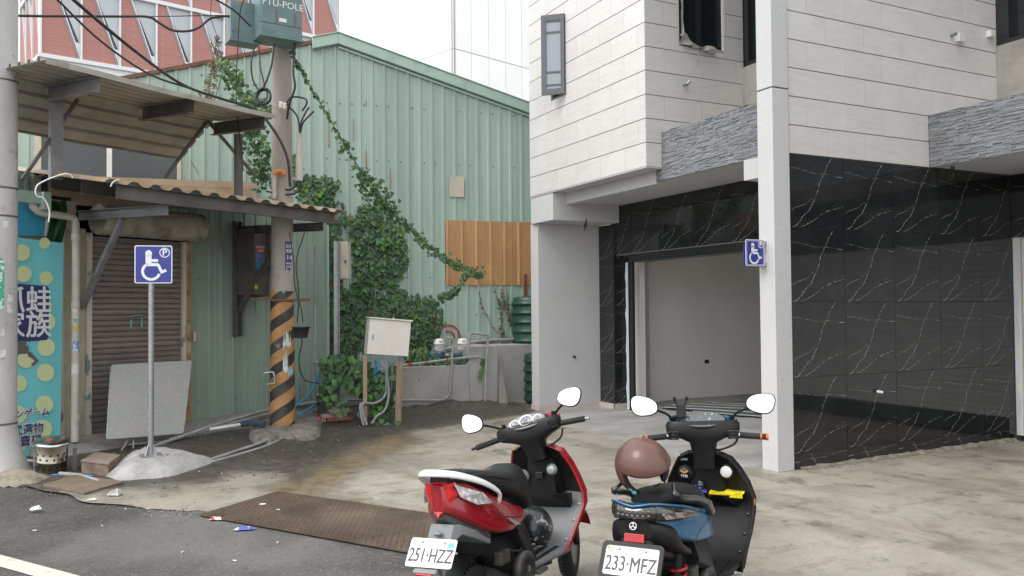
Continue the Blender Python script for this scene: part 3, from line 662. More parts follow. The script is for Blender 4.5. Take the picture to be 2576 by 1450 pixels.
M_STREAK = mat('rust streak', (.26, .16, .075), .8, c2=(.30, .36, .28), ns=14, lo=.45, hi=.6, st=(1, 1, .15))
mb = MB()
for q, za, zb in ((-1.43, 4.75, 5.15), (-1.65, 4.5, 4.62), (-.77, 3.9, 4.3), (-1.21, 4.25, 4.6), (-1.87, 4.6, 5.3), (-1.21, 5.4, 5.5)):
    mb.add([SH(q-.012, za, .0235), SH(q+.012, za+.02, .0235), SH(q+.009, zb, .0235), SH(q-.01, zb, .0235)], [(0, 1, 2, 3)])
mb.build('rust_streaks', M_STREAK, shed, recalc=False)
# patches nailed to the gable
mb = MB()
pr = ribs(.25, 2.2, .28, .03, .02)
for i in range(len(pr)-1):
    (a, oa), (b, ob) = pr[i], pr[i+1]; mb.add([SH(a, 2.16, .03+oa), SH(b, 2.16, .03+ob), SH(b, 3.37, .03+ob), SH(a, 3.37, .03+oa)], [(0, 1, 2, 3)], 1 if oa+ob > .03 else 0)
M_ORNL = mat('lit orange brown rib crest', (.56, .36, .17), .45, c2=(.47, .27, .12), ns=6, st=(1, 1, .1))  # lighter copy of the sheet for rib crests, light painted into the colour
mb.build('orange_patch', [M_ORNG, M_ORNL], shed, recalc=False)
mb = MB(); mb.box((0, 0, 0), (.28, .012, .39), R=Matrix(((DS[0], -NS[0], 0), (DS[1], -NS[1], 0), (0, 0, 1))), at=SH(.33, 3.81, .036)); mb.build('beige_patch', M_BEIGE, shed)
# window above the lean-to roof
mb = MB(); F = Matrix(((DS[0], -NS[0], 0), (DS[1], -NS[1], 0), (0, 0, 1)))
def shb(mb, s0, s1, z0, z1, o0, o1, mi=0): mb.box((0, 0, 0), (s1-s0, o1-o0, z1-z0), mi, R=F, at=SH(s0, z0, o1))
for q in ((-6.5, -6.4, 3.6, 4.9), (-4.38, -4.32, 3.6, 4.9), (-6.5, -4.32, 4.85, 4.9), (-6.5, -4.32, 3.55, 3.62)): shb(mb, *q, .0, .05)
wf = mb.build('shed_window', M_BEIGE, shed)
mb = MB(); shb(mb, -5.45, -5.37, 3.62, 4.85, .02, .055); mb.build('mullion', M_WHITE, wf)
M_RIP = mat('rippled window glass', (.045, .055, .06), .16, bump=.25, bs=25, spec=.6)
for a, b in ((-6.4, -5.45), (-5.37, -4.38)):
    mb = MB(); shb(mb, a, b, 3.62, 4.85, .022, .03); mb.build('pane', M_RIP, wf)
# ---------------------------------------------------------------- the street wall with its shutter
sw_ = thing('street_wall', 'shade-darkened green ribbed metal wall beside the roller shutter', 'wall', ST(1.4, 0))
t = 0.0
while t < 2.78:
    e = min(t+.66, 2.78); mb = MB(); pr = ribs(t, e, .22, .03, .018)
    for i in range(len(pr)-1):
        (a, oa), (b, ob) = pr[i], pr[i+1]; mb.add([ST(a, oa, .06), ST(b, ob, .06), ST(b, ob, 3.25), ST(a, oa, 3.25)], [(3, 2, 1, 0)])
    mb.add([ST(t, -.02, .06), ST(e, -.02, .06), ST(e, -.02, 3.25), ST(t, -.02, 3.25)], [(0, 1, 2, 3)])
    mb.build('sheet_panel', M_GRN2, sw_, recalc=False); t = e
FS = Matrix(((SA[0], SN[0], 0), (SA[1], SN[1], 0), (0, 0, 1)))
def stb(mb, t0, t1, o0, o1, z0, z1, mi=0): mb.box((t0, o0, z0), (t1, o1, z1), mi, R=FS, at=(SC[0], SC[1], 0))
mb = MB(); stb(mb, -.03, .02, -.6, .03, .05, 3.2); stb(mb, -.02, .0, -1.2, -.03, .05, 3.2); mb.build('corner_trim', M_TRIM, sw_)
mb = MB(); rg = random.Random(8)
for z in (2.2, 1.33, .38):
    for q in np.arange(.15, 2.75, .22):
        if rg.random() < .7: mb.tube([ST(q+.05, .0, z+rg.uniform(-.01, .01)), ST(q+.05, .012, z)], .010, 6)
tag(mb.build('screws', M_SCREW, sw_), kind='stuff')
mb = MB(); stb(mb, 2.685, 2.735, .02, .05, 1.28, 1.42); mb.build('socket_plate', M_BEIGE, sw_, bevel=.004)
mb = MB(); stb(mb, 0, 7.5, -.9, -.7, 0, 3.2); stb(mb, 4.5, 7.5, -.7, -.05, 3.1, 3.2); mb.build('wall_lining', M_BLK, sw_)
# roller shutter
M_SLAT = mat('brown grey shutter slat', (.235, .205, .182), .5, m=.15, c2=(.18, .155, .137), ns=3, st=(1, 1, 3), c3=(.20, .105, .06), ns3=4, lo3=.64, hi3=.74, st3=(1, 1, 4), rnd=.05)
M_PEEL = mat('peeling cream paint', (.56, .52, .43), .6, c2=(.22, .235, .235), ns=7, lo=.55, hi=.60, st=(1, 1, .5), c3=(.25, .12, .06), ns3=5, lo3=.64, hi3=.72)
M_CREAM = mat('cream jamb', (.52, .46, .36), .6, c2=(.42, .36, .27), ns=6, c3=(.28, .14, .06), ns3=7, lo3=.60, hi3=.70)
M_ORUST = mat('orange rust', (.42, .23, .08), .8, c2=(.28, .12, .05), ns=12, lo=.45, hi=.6, c3=(.5, .42, .3), ns3=5)
M_ROLL = mat('khaki canvas roll', (.47, .44, .355), .75, c2=(.36, .335, .27), ns=6, c3=(.20, .17, .12), ns3=3)
rs = thing('roller_shutter', 'closed brown roller shutter with rusty streaks under a khaki roll', 'shutter', ST(3.6, .05))
q = MB(); prof = [(0, 0), (.004, .014), (.008, .010), (.030, .014), (.052, .010), (.066, .016), (.072, .004)]
vs = []; L_ = 1.36
for (z, o) in prof: vs += [(0, o, z), (L_, o, z)]
q.add(vs, [(2*i, 2*i+1, 2*i+3, 2*i+2) for i in range(len(prof)-1)]); q.add([(0, -.004, 0), (L_, -.004, 0), (L_, -.004, .072), (0, -.004, .072)], [(0, 1, 2, 3)]); slm = q.mesh('slat', M_SLAT, recalc=False)
FS4 = FS.to_4x4()
for k in range(35):
    o_ = inst('slat', slm, rs, ST(2.94, .03, .13+k*.074), FS)
mb = MB(); stb(mb, 4.30, 4.37, .0, .10, .1, 2.75); mb.build('jamb', M_PEEL, rs)
mb = MB(); stb(mb, 4.37, 4.47, .0, .06, .1, 2.8); mb.build('jamb_post', M_CREAM, rs)
mb = MB(); stb(mb, 2.885, 2.94, .0, .09, .1, 2.72); mb.build('jamb', M_PEEL, rs)
mb = MB(); stb(mb, 2.80, 2.87, .0, .07, .1, 2.72); mb.build('rusty_strip', M_ORUST, rs)
mb = MB(); n = 60; secs = []
for i in range(n+1):
    t_ = 2.72+1.55*i/n; r_ = .215+.004*math.sin(i*2.6)+.004*math.sin(i*1.1+1)
    ring = []
    for k in range(20):
        a = 2*math.pi*k/20; ring.append(tuple(ST(t_, .16+r_*math.cos(a)*1.0, 2.93+r_*math.sin(a)*.95)))
    secs.append(ring)
mb.loft(secs); mb.build('canvas_roll', M_ROLL, rs)
M_MINT = mat('mint paint', (.16, .62, .45), .5)
mb = MB(); h = SP(343, 800, .05); tt = (h[:2]-SC) @ SA; hz = h[2]
mb.tube([ST(tt+.09, .05, hz-.02), ST(tt+.085, .10, hz+.03), ST(tt, .105, hz+.035), ST(tt-.085, .10, hz+.03), ST(tt-.09, .05, hz-.02)], .012, 6); hd = mb.build('handle', M_GIRDL, rs)
mb = MB()
for sg in (-.08, .08): stb(mb, tt+sg-.01, tt+sg+.01, .047, .049, hz-.13, hz+.01)
mb.build('mint_drip', M_MINT, hd)
# peeling post and drain pipe left of the shutter
mb = MB(); stb(mb, 4.66, 4.80, .0, .10, .08, 2.75); tag(mb.build('peeling_post', M_PEEL), 'wooden post with peeling cream paint beside the cartoon banner', 'post')
pth = [SP(*p, .36) for p in ((92, 492), (84, 505), (84, 520), (95, 533), (120, 538), (175, 546), (186, 550), (190, 560), (191, 620), (190, 800), (189, 1000), (188, 1112))]
M_PVC = mat('old cream pvc', (.58, .55, .50), .5, c2=(.47, .43, .37), ns=4, c3=(.30, .26, .21), ns3=7, lo3=.60, hi3=.72)
dp = thing('drain_pipe', 'old cream drainpipe with stickers left of the shutter', 'pipe', pth[-1]); mb = MB(); mb.tube(pth, .046, 12); mb.build('pipe', M_PVC, dp)
mb = MB()
for y in (598, 770, 1050):
    p = SP(190, y, .36); mb = MB(); mb.lathe([(.05, -.04), (.053, -.03), (.053, .03), (.05, .04)], 12, at=p); mb.build('pipe_socket', M_PVC, dp)
def wrap_patch(c, r, a0, a1, z0, z1, m, parent, name, n=8, rag=0.0, seed=1):
    """a patch of paper stuck round an upright cylinder centred at c"""
    rg = random.Random(seed); mb = MB(); up, dn = [], []
    for i in range(n+1):
        a = a0+(a1-a0)*i/n; x, y = c[0]+r*math.cos(a), c[1]+r*math.sin(a)
        up.append((x, y, z1-rag*rg.random())); dn.append((x, y, z0+rag*.4*rg.random()))
    mb.add(dn+up, [(i, i+1, n+2+i, n+1+i) for i in range(n)], 0, True); return mb.build(name, m, parent, recalc=False)
def facing(c): return math.atan2(-c[1], -c[0])
M_STK = [mat('sticker green', (.05, .35, .20), .5, c2=(.6, .65, .6), ns=30, lo=.5, hi=.55), mat('sticker blue', (.08, .25, .50), .5, c2=(.6, .65, .7), ns=40, lo=.5, hi=.55), mat('sticker white', (.68, .67, .65), .6, c2=(.45, .44, .43), ns=20, lo=.52, hi=.6), mat('sticker yellow', (.6, .45, .06), .5)]
c = SP(190, 800, .36); fa = facing(c)
for z, h, k in ((1.62, .05, 0), (1.53, .06, 3), (1.30, .14, 1), (1.02, .12, 2), (1.75, .05, 2)): wrap_patch(c, .0485, fa-.9, fa+1.0, z-h/2, z+h/2, M_STK[k], dp, 'sticker', rag=.01, seed=int(z*100))
# ---------------------------------------------------------------- concrete ramp at the shutter foot
M_STEP = mat('grey concrete ramp', (.33, .32, .305), .85, c2=(.24, .23, .215), ns=5, bump=.4, bs=35, c3=(.28, .27, .25), ns3=1.5)
mb = MB(); P_ = [(.0, .13), (.16, .14), (.75, .015), (.75, -.02), (0, -.02)]
mb.prism([(a, b) for a, b in P_], lambda u, v, w: tuple(ST(w, u, v)), 1.15, 5.2); tag(mb.build('shutter_ramp', M_STEP), 'sloping grey concrete ramp along the foot of the roller shutter', 'ramp')
# ---------------------------------------------------------------- lower awning
aw = thing('corrugated_awning', 'low tan corrugated awning on steel brackets over the roller shutter', 'awning', ST(3.4, 0))
def o_shed(t):                                   # where a line square to the street wall meets the gable wall
    p = SC+SA*t; return ((S0-p) @ NS)/(SN @ NS)
def aw_z(t, o): return 3.12+.165*(2.02-o)
mb = MB(); pr = []
t = 1.62
while t < 5.2:
    for dt, h in ((0, 0), (.06, .004), (.11, .045), (.15, .05), (.19, .045), (.24, .004)): pr.append((t+dt, h))
    t += .265
top = [[(tuple(ST(tt_, o_, aw_z(tt_, o_)+h))) for (tt_, h) in pr] for k in range(9) for o_ in [None] if False]
rows = []
for k in range(7):
    row_ = []
    for (tt_, h) in pr:
        ob = o_shed(tt_)+.06; o_ = 2.02+(ob-2.02)*k/6; row_.append(tuple(ST(tt_, o_, aw_z(tt_, o_)+h)))
    rows.append(row_)
n = len(pr); vs = [p for r_ in rows for p in r_]
mb.add(vs, [(k*n+i, k*n+i+1, (k+1)*n+i+1, (k+1)*n+i) for k in range(6) for i in range(n-1)])
vs2 = [(p[0], p[1], p[2]-.006) for p in vs]; mb.add(vs2, [(k*n+i, (k+1)*n+i, (k+1)*n+i+1, k*n+i+1) for k in range(6) for i in range(n-1)], 1)
mb.add(rows[0]+[(p[0], p[1], p[2]-.006) for p in rows[0]], [(i, n+i, n+i+1, i+1) for i in range(n-1)])
mb.build('roof_sheet', [M_TAN, M_UNDER], aw, recalc=False)
mb = MB()                                         # flashing strip against the shed
for k, (za, zb, o) in enumerate(((3.82, 3.93, .06), (3.6, 3.82, .075), (3.45, 3.6, .09))):
    pts = [(-6.3, za-.0), (-3.1, za), (-3.1, zb), (-6.3, zb)]
    mb.add([SH(a, b, o) for a, b in pts], [(0, 1, 2, 3)]); mb.add([SH(-6.3, za, o), SH(-3.1, za, o), SH(-3.1, za-.005, o+.02), SH(-6.3, za-.005, o+.02)], [(0, 1, 2, 3)])
mb.build('wall_flashing', M_TAN, aw, recalc=False)
def channel(mb, p0, p1, w, h, th=.012, side=1, mi=0):
    """C-shaped steel: web and two flanges"""
    p0 = Vector(p0); p1 = Vector(p1); d = (p1-p0).normalized(); sdv = d.cross(Vector((0, 0, 1))).normalized()*side; up = Vector((0, 0, 1)); up = (up-d*up.dot(d)).normalized()
    def bx(a0, a1, b0, b1):
        vs = [q+sdv*a+up*b for q in (p0, p1) for a, b in ((a0, b0), (a1, b0), (a1, b1), (a0, b1))]
        mb.add(vs, [(0,1,2,3),(7,6,5,4),(0,4,5,1),(1,5,6,2),(2,6,7,3),(3,7,4,0)], mi)
    bx(0, th, 0, h); bx(th, w, 0, th); bx(th, w, h-th, h)
for o, ta, tb in ((1.93, 1.78, 5.12), (1.25, 1.9, 5.12), (.6, 1.9, 5.12)):
    mb = MB(); z = aw_z(0, o)-.175; p0, p1 = ST(ta, o, z), ST(tb, o, z)
    channel(mb, p0, p1, .065, .165, .006, -1); mb.build('purlin', M_GIRD, aw)
mb = MB(); z = aw_z(0, 1.93)-.176; stb(mb, 1.775, 1.85, 1.933, 1.94, z, z+.16); mb.build('rusty_purlin_end', M_RUST, aw)
for tb_, xo, yo, xw, yw, m_ in ((4.45, 308, 550, 205, 775, M_GIRDL), (1.96, 714, 588, 599, 788, M_GIRD)):
    mb = MB(); channel(mb, ST(tb_, .05, 2.90), ST(tb_, 1.90, 2.845), .06, .12, .008, 1); br = mb.build('bracket_arm', m_, aw)
    P = ST(tb_, 0, 0); nrm = SA
    a = PN(xo, yo, P[:2], nrm); b = PN(xw, yw, P[:2], nrm)
    mb = MB(); channel(mb, a, b, .06, .07, .006, 1); mb.bar(a, b, .05, .05); mb.build('brace', m_, aw)
mb = MB(); stb(mb, 1.90, 2.02, .02, .06, 1.33, 3.1); stb(mb, 1.90, 1.92, .06, .11, 1.33, 3.1); stb(mb, 2.0, 2.02, .06, .11, 1.33, 3.1); mb.build('wall_post', M_GIRD, aw)
mb = MB(); stb(mb, 5.12, 7.4, .35, .45, 3.02, 3.16); stb(mb, 5.05, 5.14, .3, .5, 2.95, 3.16); mb.build('gutter', M_TRIM, aw)
mb = MB(); mb.grid(lambda u, v: tuple(ST(5.25-.75*u, .25-.9*v+.05*math.sin(u*12), 3.40+.17*v+.03*math.sin(u*25)*(1-v)+.02*math.sin(v*17))), 26, 8); mb.build('bent_sheet', M_TAN, aw)
M_WCAB = mat('white cable', (.70, .70, .70), .5)
mb = MB(); mb.tube(curve_pts([SP(*p, 1.9) for p in ((183, 449), (180, 442), (165, 438), (130, 448), (97, 464), (89, 480), (93, 494), (110, 500), (124, 530), (122, 560))], 6), .008, 5); tag(mb.build('loose_cable', M_WCAB), 'thin white cable trailing over the end of the low awning', 'cable')
mb = MB(); mb.tube(curve_pts([SP(*p, 2.05) for p in ((278, 470), (285, 458), (300, 452))], 4), .008, 5); tag(mb.build('loose_cable', M_WCAB), 'short white cable stub on the front edge of the low awning', 'cable')
# ---------------------------------------------------------------- upper awning
ua = thing('corrugated_awning', 'raised cream corrugated awning on posts above the tan one', 'awning', ST(4.3, .9, 3.2))
prof = []
base_ = [(2.05, 4.27), (.95, 4.33), (.36, 3.85)]
Ls = [math.dist(base_[0], base_[1]), math.dist(base_[1], base_[2])]; tot = sum(Ls)
def bp_(d):
    k = 0 if d < Ls[0] else 1; f = d/Ls[0] if k == 0 else (d-Ls[0])/Ls[1]; a, b = base_[k], base_[k+1]; nx = (b[1]-a[1], -(b[0]-a[0])); l_ = math.hypot(*nx)
    return a[0]+(b[0]-a[0])*f, a[1]+(b[1]-a[1])*f, nx[0]/l_, nx[1]/l_
d = 0
while d < tot:
    for dd, h in ((0, 0), (.105, 0), (.118, .04), (.150, .04), (.165, 0)):
        if d+dd <= tot: a, b, nx, nz_ = bp_(d+dd); prof.append((a+nx*h, b+abs(nz_)*h))
    d += .19
a, b, nx, nz_ = bp_(tot); prof.append((a, b)); n = len(prof); mb = MB()
nT = 14; rg = random.Random(2)
def sag(t): return -.015*math.sin((t-3)/2.9*math.pi)+.004*math.sin(t*5)
V_ = []
for i in range(nT+1):
    for j, (o, z) in enumerate(prof):
        te = 2.98+(5.95-2.98)*i/nT; te += (.0 if 0 < i else .18*(j/n)-.12*(o > 1.0)+.02*rg.random()); V_.append(tuple(ST(te, o, z+sag(te))))
mb.add(V_, [(i*n+j, (i+1)*n+j, (i+1)*n+j+1, i*n+j+1) for i in range(nT) for j in range(n-1)])
mb.add([(p[0], p[1], p[2]+.006) for p in V_], [(i*n+j, i*n+j+1, (i+1)*n+j+1, (i+1)*n+j) for i in range(nT) for j in range(n-1)])
mb.add([(V_[i*n][0], V_[i*n][1], V_[i*n][2]+z) for z in (-.03, .03) for i in range(nT+1)], [(i, i+1, nT+2+i, nT+1+i) for i in range(nT)])
mb.build('roof_sheet', M_UNDER, ua, recalc=False)
for tb_, m_ in ((5.33, M_GIRDL), (4.15, M_GIRD), (3.08, M_GIRD)):
    mb = MB(); channel(mb, ST(tb_, .95, 4.13), ST(tb_, 1.97, 4.09), .07, .16, .008, 1); mb.build('beam', m_, ua)
for tb_, o_, wd, z0 in ((5.27, 1.0, .14, 3.25), (3.05, 1.42, .10, 3.2)):
    mb = MB(); stb(mb, tb_-wd/2, tb_+wd/2, o_-.03, o_+.03, z0, 4.14 if o_ < 1.2 else 4.10); mb.build('post', M_GIRDL if o_ < 1.2 else M_GIRD, ua)
for p, q, o_ in (((196, 250), (56, 452), 1.0), ((520, 306), (416, 446), 1.0), ((523, 306), (645, 446), 1.0)):
    mb = MB(); mb.bar(SP(*p, o_), SP(*q, o_), .035, .035); mb.build('brace', M_GIRD, ua)
# ================================================================ BUILDINGS BEHIND
M_WPAN = mat('white metal panel', (.90, .90, .89), .45, c2=(.87, .87, .86), ns=.3, rnd=.012)
M_SEAM = mat('panel seam', (.30, .31, .31), .7)
def yawdir(deg): a = math.radians(-63.3675+deg); return np.array([math.sin(a), math.cos(a)])
wb_ = EYEV + ray(1140, 122)*62.0; WC = wb_[:2]; dR, dL = yawdir(46.6), yawdir(46.6-90)
wbd = thing('white_building', 'tall plain white panelled building behind the green shed', 'building', (WC[0], WC[1], 0))
for (dv, L_, nm) in ((dR, 20.0, 'r'), (dL, 36.0, 'l')):
    nrm = np.array([dv[1], -dv[0]]); nrm = nrm if nrm @ -WC > 0 else -nrm
    k = 0; u = 0.0
    zs = [(0.0, wb_[2]), (wb_[2], 44.0)]
    q = MB(); w_ = 1.8
    Fm = Matrix(((dv[0], nrm[0], 0), (dv[1], nrm[1], 0), (0, 0, 1))); flip_ = Fm.determinant() < 0
    if flip_: Fm = Matrix(((-dv[0], nrm[0], 0), (-dv[1], nrm[1], 0), (0, 0, 1)))
    cache = {}
    while u < L_:
        for (za, zb) in zs:
            if (za, zb) not in cache:
                q = MB(); q.box((.018, -.08, .03), (w_-.018, 0, zb-za-.03)); cache[(za, zb)] = q.mesh('wall_panel', M_WPAN)
            inst('wall_panel', cache[(za, zb)], wbd, (WC[0]+dv[0]*(u+(w_ if flip_ else 0)), WC[1]+dv[1]*(u+(w_ if flip_ else 0)), za), Fm)
        u += w_
    mb = MB(); p = WC; mb.box((-L_ if flip_ else 0, -.3, 0), (0 if flip_ else L_, -.05, 43.9), R=Fm, at=(WC[0], WC[1], 0)); mb.build('wall_backing', M_SEAM, wbd)
# red brick building with slanting windows
def brickmat():
    m, t, b = _new('red brick rows'); L = t.links.new; tc = t.nodes.new('ShaderNodeTexCoord'); mp = t.nodes.new('ShaderNodeMapping'); mp.inputs['Rotation'].default_value = (math.radians(90), 0, 0)
    br = t.nodes.new('ShaderNodeTexBrick'); br.inputs['Scale'].default_value = 1.0; br.inputs['Brick Width'].default_value = .6; br.inputs['Row Height'].default_value = .16; br.inputs['Mortar Size'].default_value = .012
    br.inputs['Color1'].default_value = (.43, .20, .175, 1); br.inputs['Color2'].default_value = (.40, .185, .16, 1); br.inputs['Mortar'].default_value = (.46, .235, .21, 1)
    L(tc.outputs['Object'], mp.inputs[0]); L(mp.outputs[0], br.inputs[0]); L(br.outputs[0], b.inputs['Base Color']); b.inputs['Roughness'].default_value = .8; return m
M_BRK = brickmat()
M_WGL = mat('pale window glass', (.42, .46, .49), .12, spec=.6, c2=(.52, .55, .57), ns=.4)
M_WFR = mat('white window frame', (.74, .75, .76), .4)
M_REVEAL = mat('shadow grey for reveals', (.30, .30, .31), .7)  # shadow of the slanting reveals put into their grey
rb0 = EYEV + ray(101, 140)*37.0; RC = rb0[:2]; rR, rL = yawdir(50.5), yawdir(50.5-90)
rbd = thing('red_building', 'red brick building with slanted triangular windows behind the awnings', 'building', (RC[0], RC[1], 0))
nR = np.array([rR[1], -rR[0]]); nR = nR if nR @ -RC > 0 else -nR; nL = np.array([rL[1], -rL[0]]); nL = nL if nL @ -RC > 0 else -nL
zb0 = rb0[2]; FH = 3.55
FR_ = Matrix(((rR[0], -nR[0], 0), (rR[1], -nR[1], 0), (0, 0, 1))); FL_ = Matrix(((rL[0], -nL[0], 0), (rL[1], -nL[1], 0), (0, 0, 1)))
BW = 1.66; NB = 9
def bay(Fm, at, flip=False):
    def P(u, v, w): q = Fm @ Vector(((BW-u) if flip else u, w, v)); return (q.x+at[0], q.y+at[1], q.z+at[2])
    mb = MB(); mb.prism([(.06, .12), (BW-.10, .12), (.40, FH-.05), (.06, FH-.05)], P, .02, .5)
    o = mb.build('brick_panel', M_BRK, rbd, base=None)
    mb = MB(); mb.prism([(BW-.10, .12), (BW-.02, .12), (.48, FH-.05), (.40, FH-.05)], P, .0, .5); mb.build('slanted_reveal', M_REVEAL, rbd)
    mb = MB(); mb.prism([(BW-.02, .12), (BW+.02, .12), (.53, FH-.05), (.48, FH-.05)], P, -.03, .1); mb.build('slanted_frame', M_WFR, rbd)
    mb = MB(); mb.prism([(BW-.04, .9), (BW, .9), (BW, FH-.05), (.55, FH-.05)], P, .10, .14); mb.build('pane', M_WGL, rbd)
    mb = MB(); mb.prism([(BW-.02, .12), (BW+.01, .12), (BW+.01, .9), (1.25, .9)], P, .06, .12); mb.build('spandrel', M_WFR, rbd)
    mb = MB(); mb.prism([(-.03, .12), (.055, .12), (.055, FH-.05), (-.03, FH-.05)], P, -.05, .3); mb.build('mullion', M_WFR, rbd)
for fl in (0, 1):
    for k in range(NB): bay(FR_, (RC[0]+rR[0]*BW*k, RC[1]+rR[1]*BW*k, zb0+FH*fl))
    for k in range(3): bay(FL_, (RC[0]+rL[0]*BW*(k+.05), RC[1]+rL[1]*BW*(k+.05), zb0+FH*fl), True)
LR = BW*NB+.1
for fl in (0, 1, 2):
    mb = MB(); z = zb0+FH*fl
    mb.box((-.08, -.08, z-.06), (LR, .3, z+.12), R=FR_, at=(RC[0], RC[1], 0)); mb.box((0, -.08, z-.06), (BW*3, .3, z+.12), R=FL_, at=(RC[0], RC[1], 0)); mb.build('floor_band', M_WFR, rbd)
mb = MB(); mb.box((.2, .5, 0), (LR-.05, 8, zb0+FH*2.2), R=FR_, at=(RC[0], RC[1], 0)); mb.box((-.05, .05, zb0-.75), (LR, .45, zb0-.061), R=FR_, at=(RC[0], RC[1], 0)); mb.box((0, .05, zb0-.75), (BW*3, .45, zb0-.062), R=FL_, at=(RC[0], RC[1], 0)); mb.build('building_core', M_WFR, rbd)
mb = MB(); mb.box((.1, .3, 0), (LR-.2, .5, zb0-.76), R=FR_, at=(RC[0], RC[1], 0)); mb.build('base_wall', M_DARK, rbd)

# ================================================================ POLES AND CABLES
M_POLE = mat('weathered concrete pole', (.40, .36, .325), .85, c2=(.31, .275, .245), ns=2.2, st=(1, 1, .3), c3=(.22, .19, .165), ns3=5, lo3=.6, hi3=.75, bump=.15, bs=60)
M_POLE2 = mat('pale concrete pole', (.50, .495, .485), .85, c2=(.40, .39, .375), ns=3, st=(1, 1, .4), c3=(.24, .23, .215), ns3=8, lo3=.60, hi3=.72, bump=.15, bs=60)
def stripes():
    m, t, b = _new('orange and black warning stripes'); L = t.links.new; tc = t.nodes.new('ShaderNodeTexCoord'); s_ = t.nodes.new('ShaderNodeSeparateXYZ'); L(tc.outputs['Object'], s_.inputs[0])
    at = t.nodes.new('ShaderNodeMath'); at.operation = 'ARCTAN2'; L(s_.outputs[1], at.inputs[0]); L(s_.outputs[0], at.inputs[1])
    a = t.nodes.new('ShaderNodeMath'); a.operation = 'MULTIPLY_ADD'; L(at.outputs[0], a.inputs[0]); a.inputs[1].default_value = -2/(2*math.pi)
    z = t.nodes.new('ShaderNodeMath'); z.operation = 'MULTIPLY'; L(s_.outputs[2], z.inputs[0]); z.inputs[1].default_value = 3.1
    no = t.nodes.new('ShaderNodeTexNoise'); no.inputs['Scale'].default_value = 6; L(tc.outputs['Object'], no.inputs[0]); nm = t.nodes.new('ShaderNodeMath'); nm.operation = 'MULTIPLY_ADD'; L(no.outputs[0], nm.inputs[0]); nm.inputs[1].default_value = .05; L(z.outputs[0], nm.inputs[2]); L(nm.outputs[0], a.inputs[2])
    f = t.nodes.new('ShaderNodeMath'); f.operation = 'FRACT'; L(a.outputs[0], f.inputs[0]); g = t.nodes.new('ShaderNodeMapRange'); g.inputs[1].default_value = .50; g.inputs[2].default_value = .52; L(f.outputs[0], g.inputs[0])
    n2 = t.nodes.new('ShaderNodeTexNoise'); n2.inputs['Scale'].default_value = 5; n2.inputs['Detail'].default_value = 7; L(tc.outputs['Object'], n2.inputs[0])
    def MX(fc, A, B):
        q = t.nodes.new('ShaderNodeMix'); q.data_type = 'RGBA'; L(fc, q.inputs[0])
        for k, v in ((6, A), (7, B)):
            if isinstance(v, tuple): q.inputs[k].default_value = (*v, 1)
            else: L(v, q.inputs[k])
        return q.outputs[2]
    def R(x, lo, hi):
        q = t.nodes.new('ShaderNodeMapRange'); q.inputs[1].default_value = lo; q.inputs[2].default_value = hi; L(x, q.inputs[0]); return q.outputs[0]
    og = MX(R(n2.outputs[0], .35, .65), (.50, .275, .10), (.36, .18, .075)); bk = MX(R(n2.outputs[0], .4, .7), (.030, .029, .030), (.085, .078, .072))
    c = MX(g.outputs[0], og, bk); c = MX(R(n2.outputs[0], .66, .74), c, (.30, .25, .20))
    L(c, b.inputs['Base Color']); b.inputs['Roughness'].default_value = .6; return m
M_STRIPE = stripes()
UP = np.array([-11.80, 2.30]); up_ = thing('utility_pole', 'concrete utility pole with orange and black stripes at its foot', 'utility pole', (UP[0], UP[1], .1))
def rad_u(z): return .172-.0075*z
mb = MB(); mb.lathe([(rad_u(z), z) for z in (.05, 1, 2, 3, 4, 5, 6, 7, 8, 9, 10)], 28, at=(UP[0], UP[1], 0)); mb.build('shaft', M_POLE, up_)
mb = MB(); mb.lathe([(rad_u(z)+.003, z) for z in (.12, .6, 1.1, 1.6, 1.99)], 36, at=(UP[0], UP[1], 0), caps=False); mb.build('warning_stripes', M_STRIPE, up_)
fa = facing(UP)
M_TORN = mat('torn white poster', (.70, .69, .65), .7, c2=(.35, .60, .62), ns=9, lo=.55, hi=.62)
M_TEAL = mat('torn teal poster', (.16, .55, .58), .7, c2=(.6, .62, .6), ns=20, lo=.55, hi=.6)
for z0, z1, a0, a1, m_, rg_ in ((1.18, 1.45, .05, .75, M_TORN, .18), (.80, 1.22, .05, .45, M_TORN, .30), (.80, .96, .45, .95, M_TEAL, .10), (1.22, 1.30, .40, .85, M_TEAL, .08), (1.95, 2.02, .0, .2, M_STK[0], .04)):
    wrap_patch(UP, rad_u(z0)+.006, fa+a0, fa+a1, z0, z1, m_, up_, 'torn_poster', n=16, rag=rg_, seed=int(z1*100))
M_PURP = mat('purple number plate', (.085, .06, .21), .4); M_WHT = mat('white lettering', (.72, .72, .72), .5)
zc = EYE+(775-645)*11.2/2070+.05; a_ = fa+.62; r_ = rad_u(zc)+.006; pc = (UP[0]+r_*math.cos(a_), UP[1]+r_*math.sin(a_), zc)
wrap_patch(UP, r_, fa+.25, fa+.98, zc-.20, zc+.20, M_PURP, up_, 'number_plate', n=6)
af = fa+.62; fr = frame((UP[0]+(r_+.004)*math.cos(af), UP[1]+(r_+.004)*math.sin(af), zc), (-math.sin(af), math.cos(af), 0), (0, 0, 1))
for txt, dz, sz in (('長興', .13, .062), ('馬附', .06, .062), ('14', -.03, .10), ('P0905', -.11, .040), ('GA04', -.155, .045)):
    text_part('lettering', txt, sz, up_, fr @ Matrix.Translation((0, dz, 0)), M_WHT, ext=.003)
M_CHALK = mat('chalk mark', (.62, .58, .54), .9)
fr2 = frame((UP[0]+(rad_u(2.35)+.004)*math.cos(af), UP[1]+(rad_u(2.35)+.004)*math.sin(af), 2.27), (-math.sin(af), math.cos(af), 0), (0, 0, 1)); text_part('chalk_number', '1 5', .10, up_, fr2, M_CHALK, ext=.003)
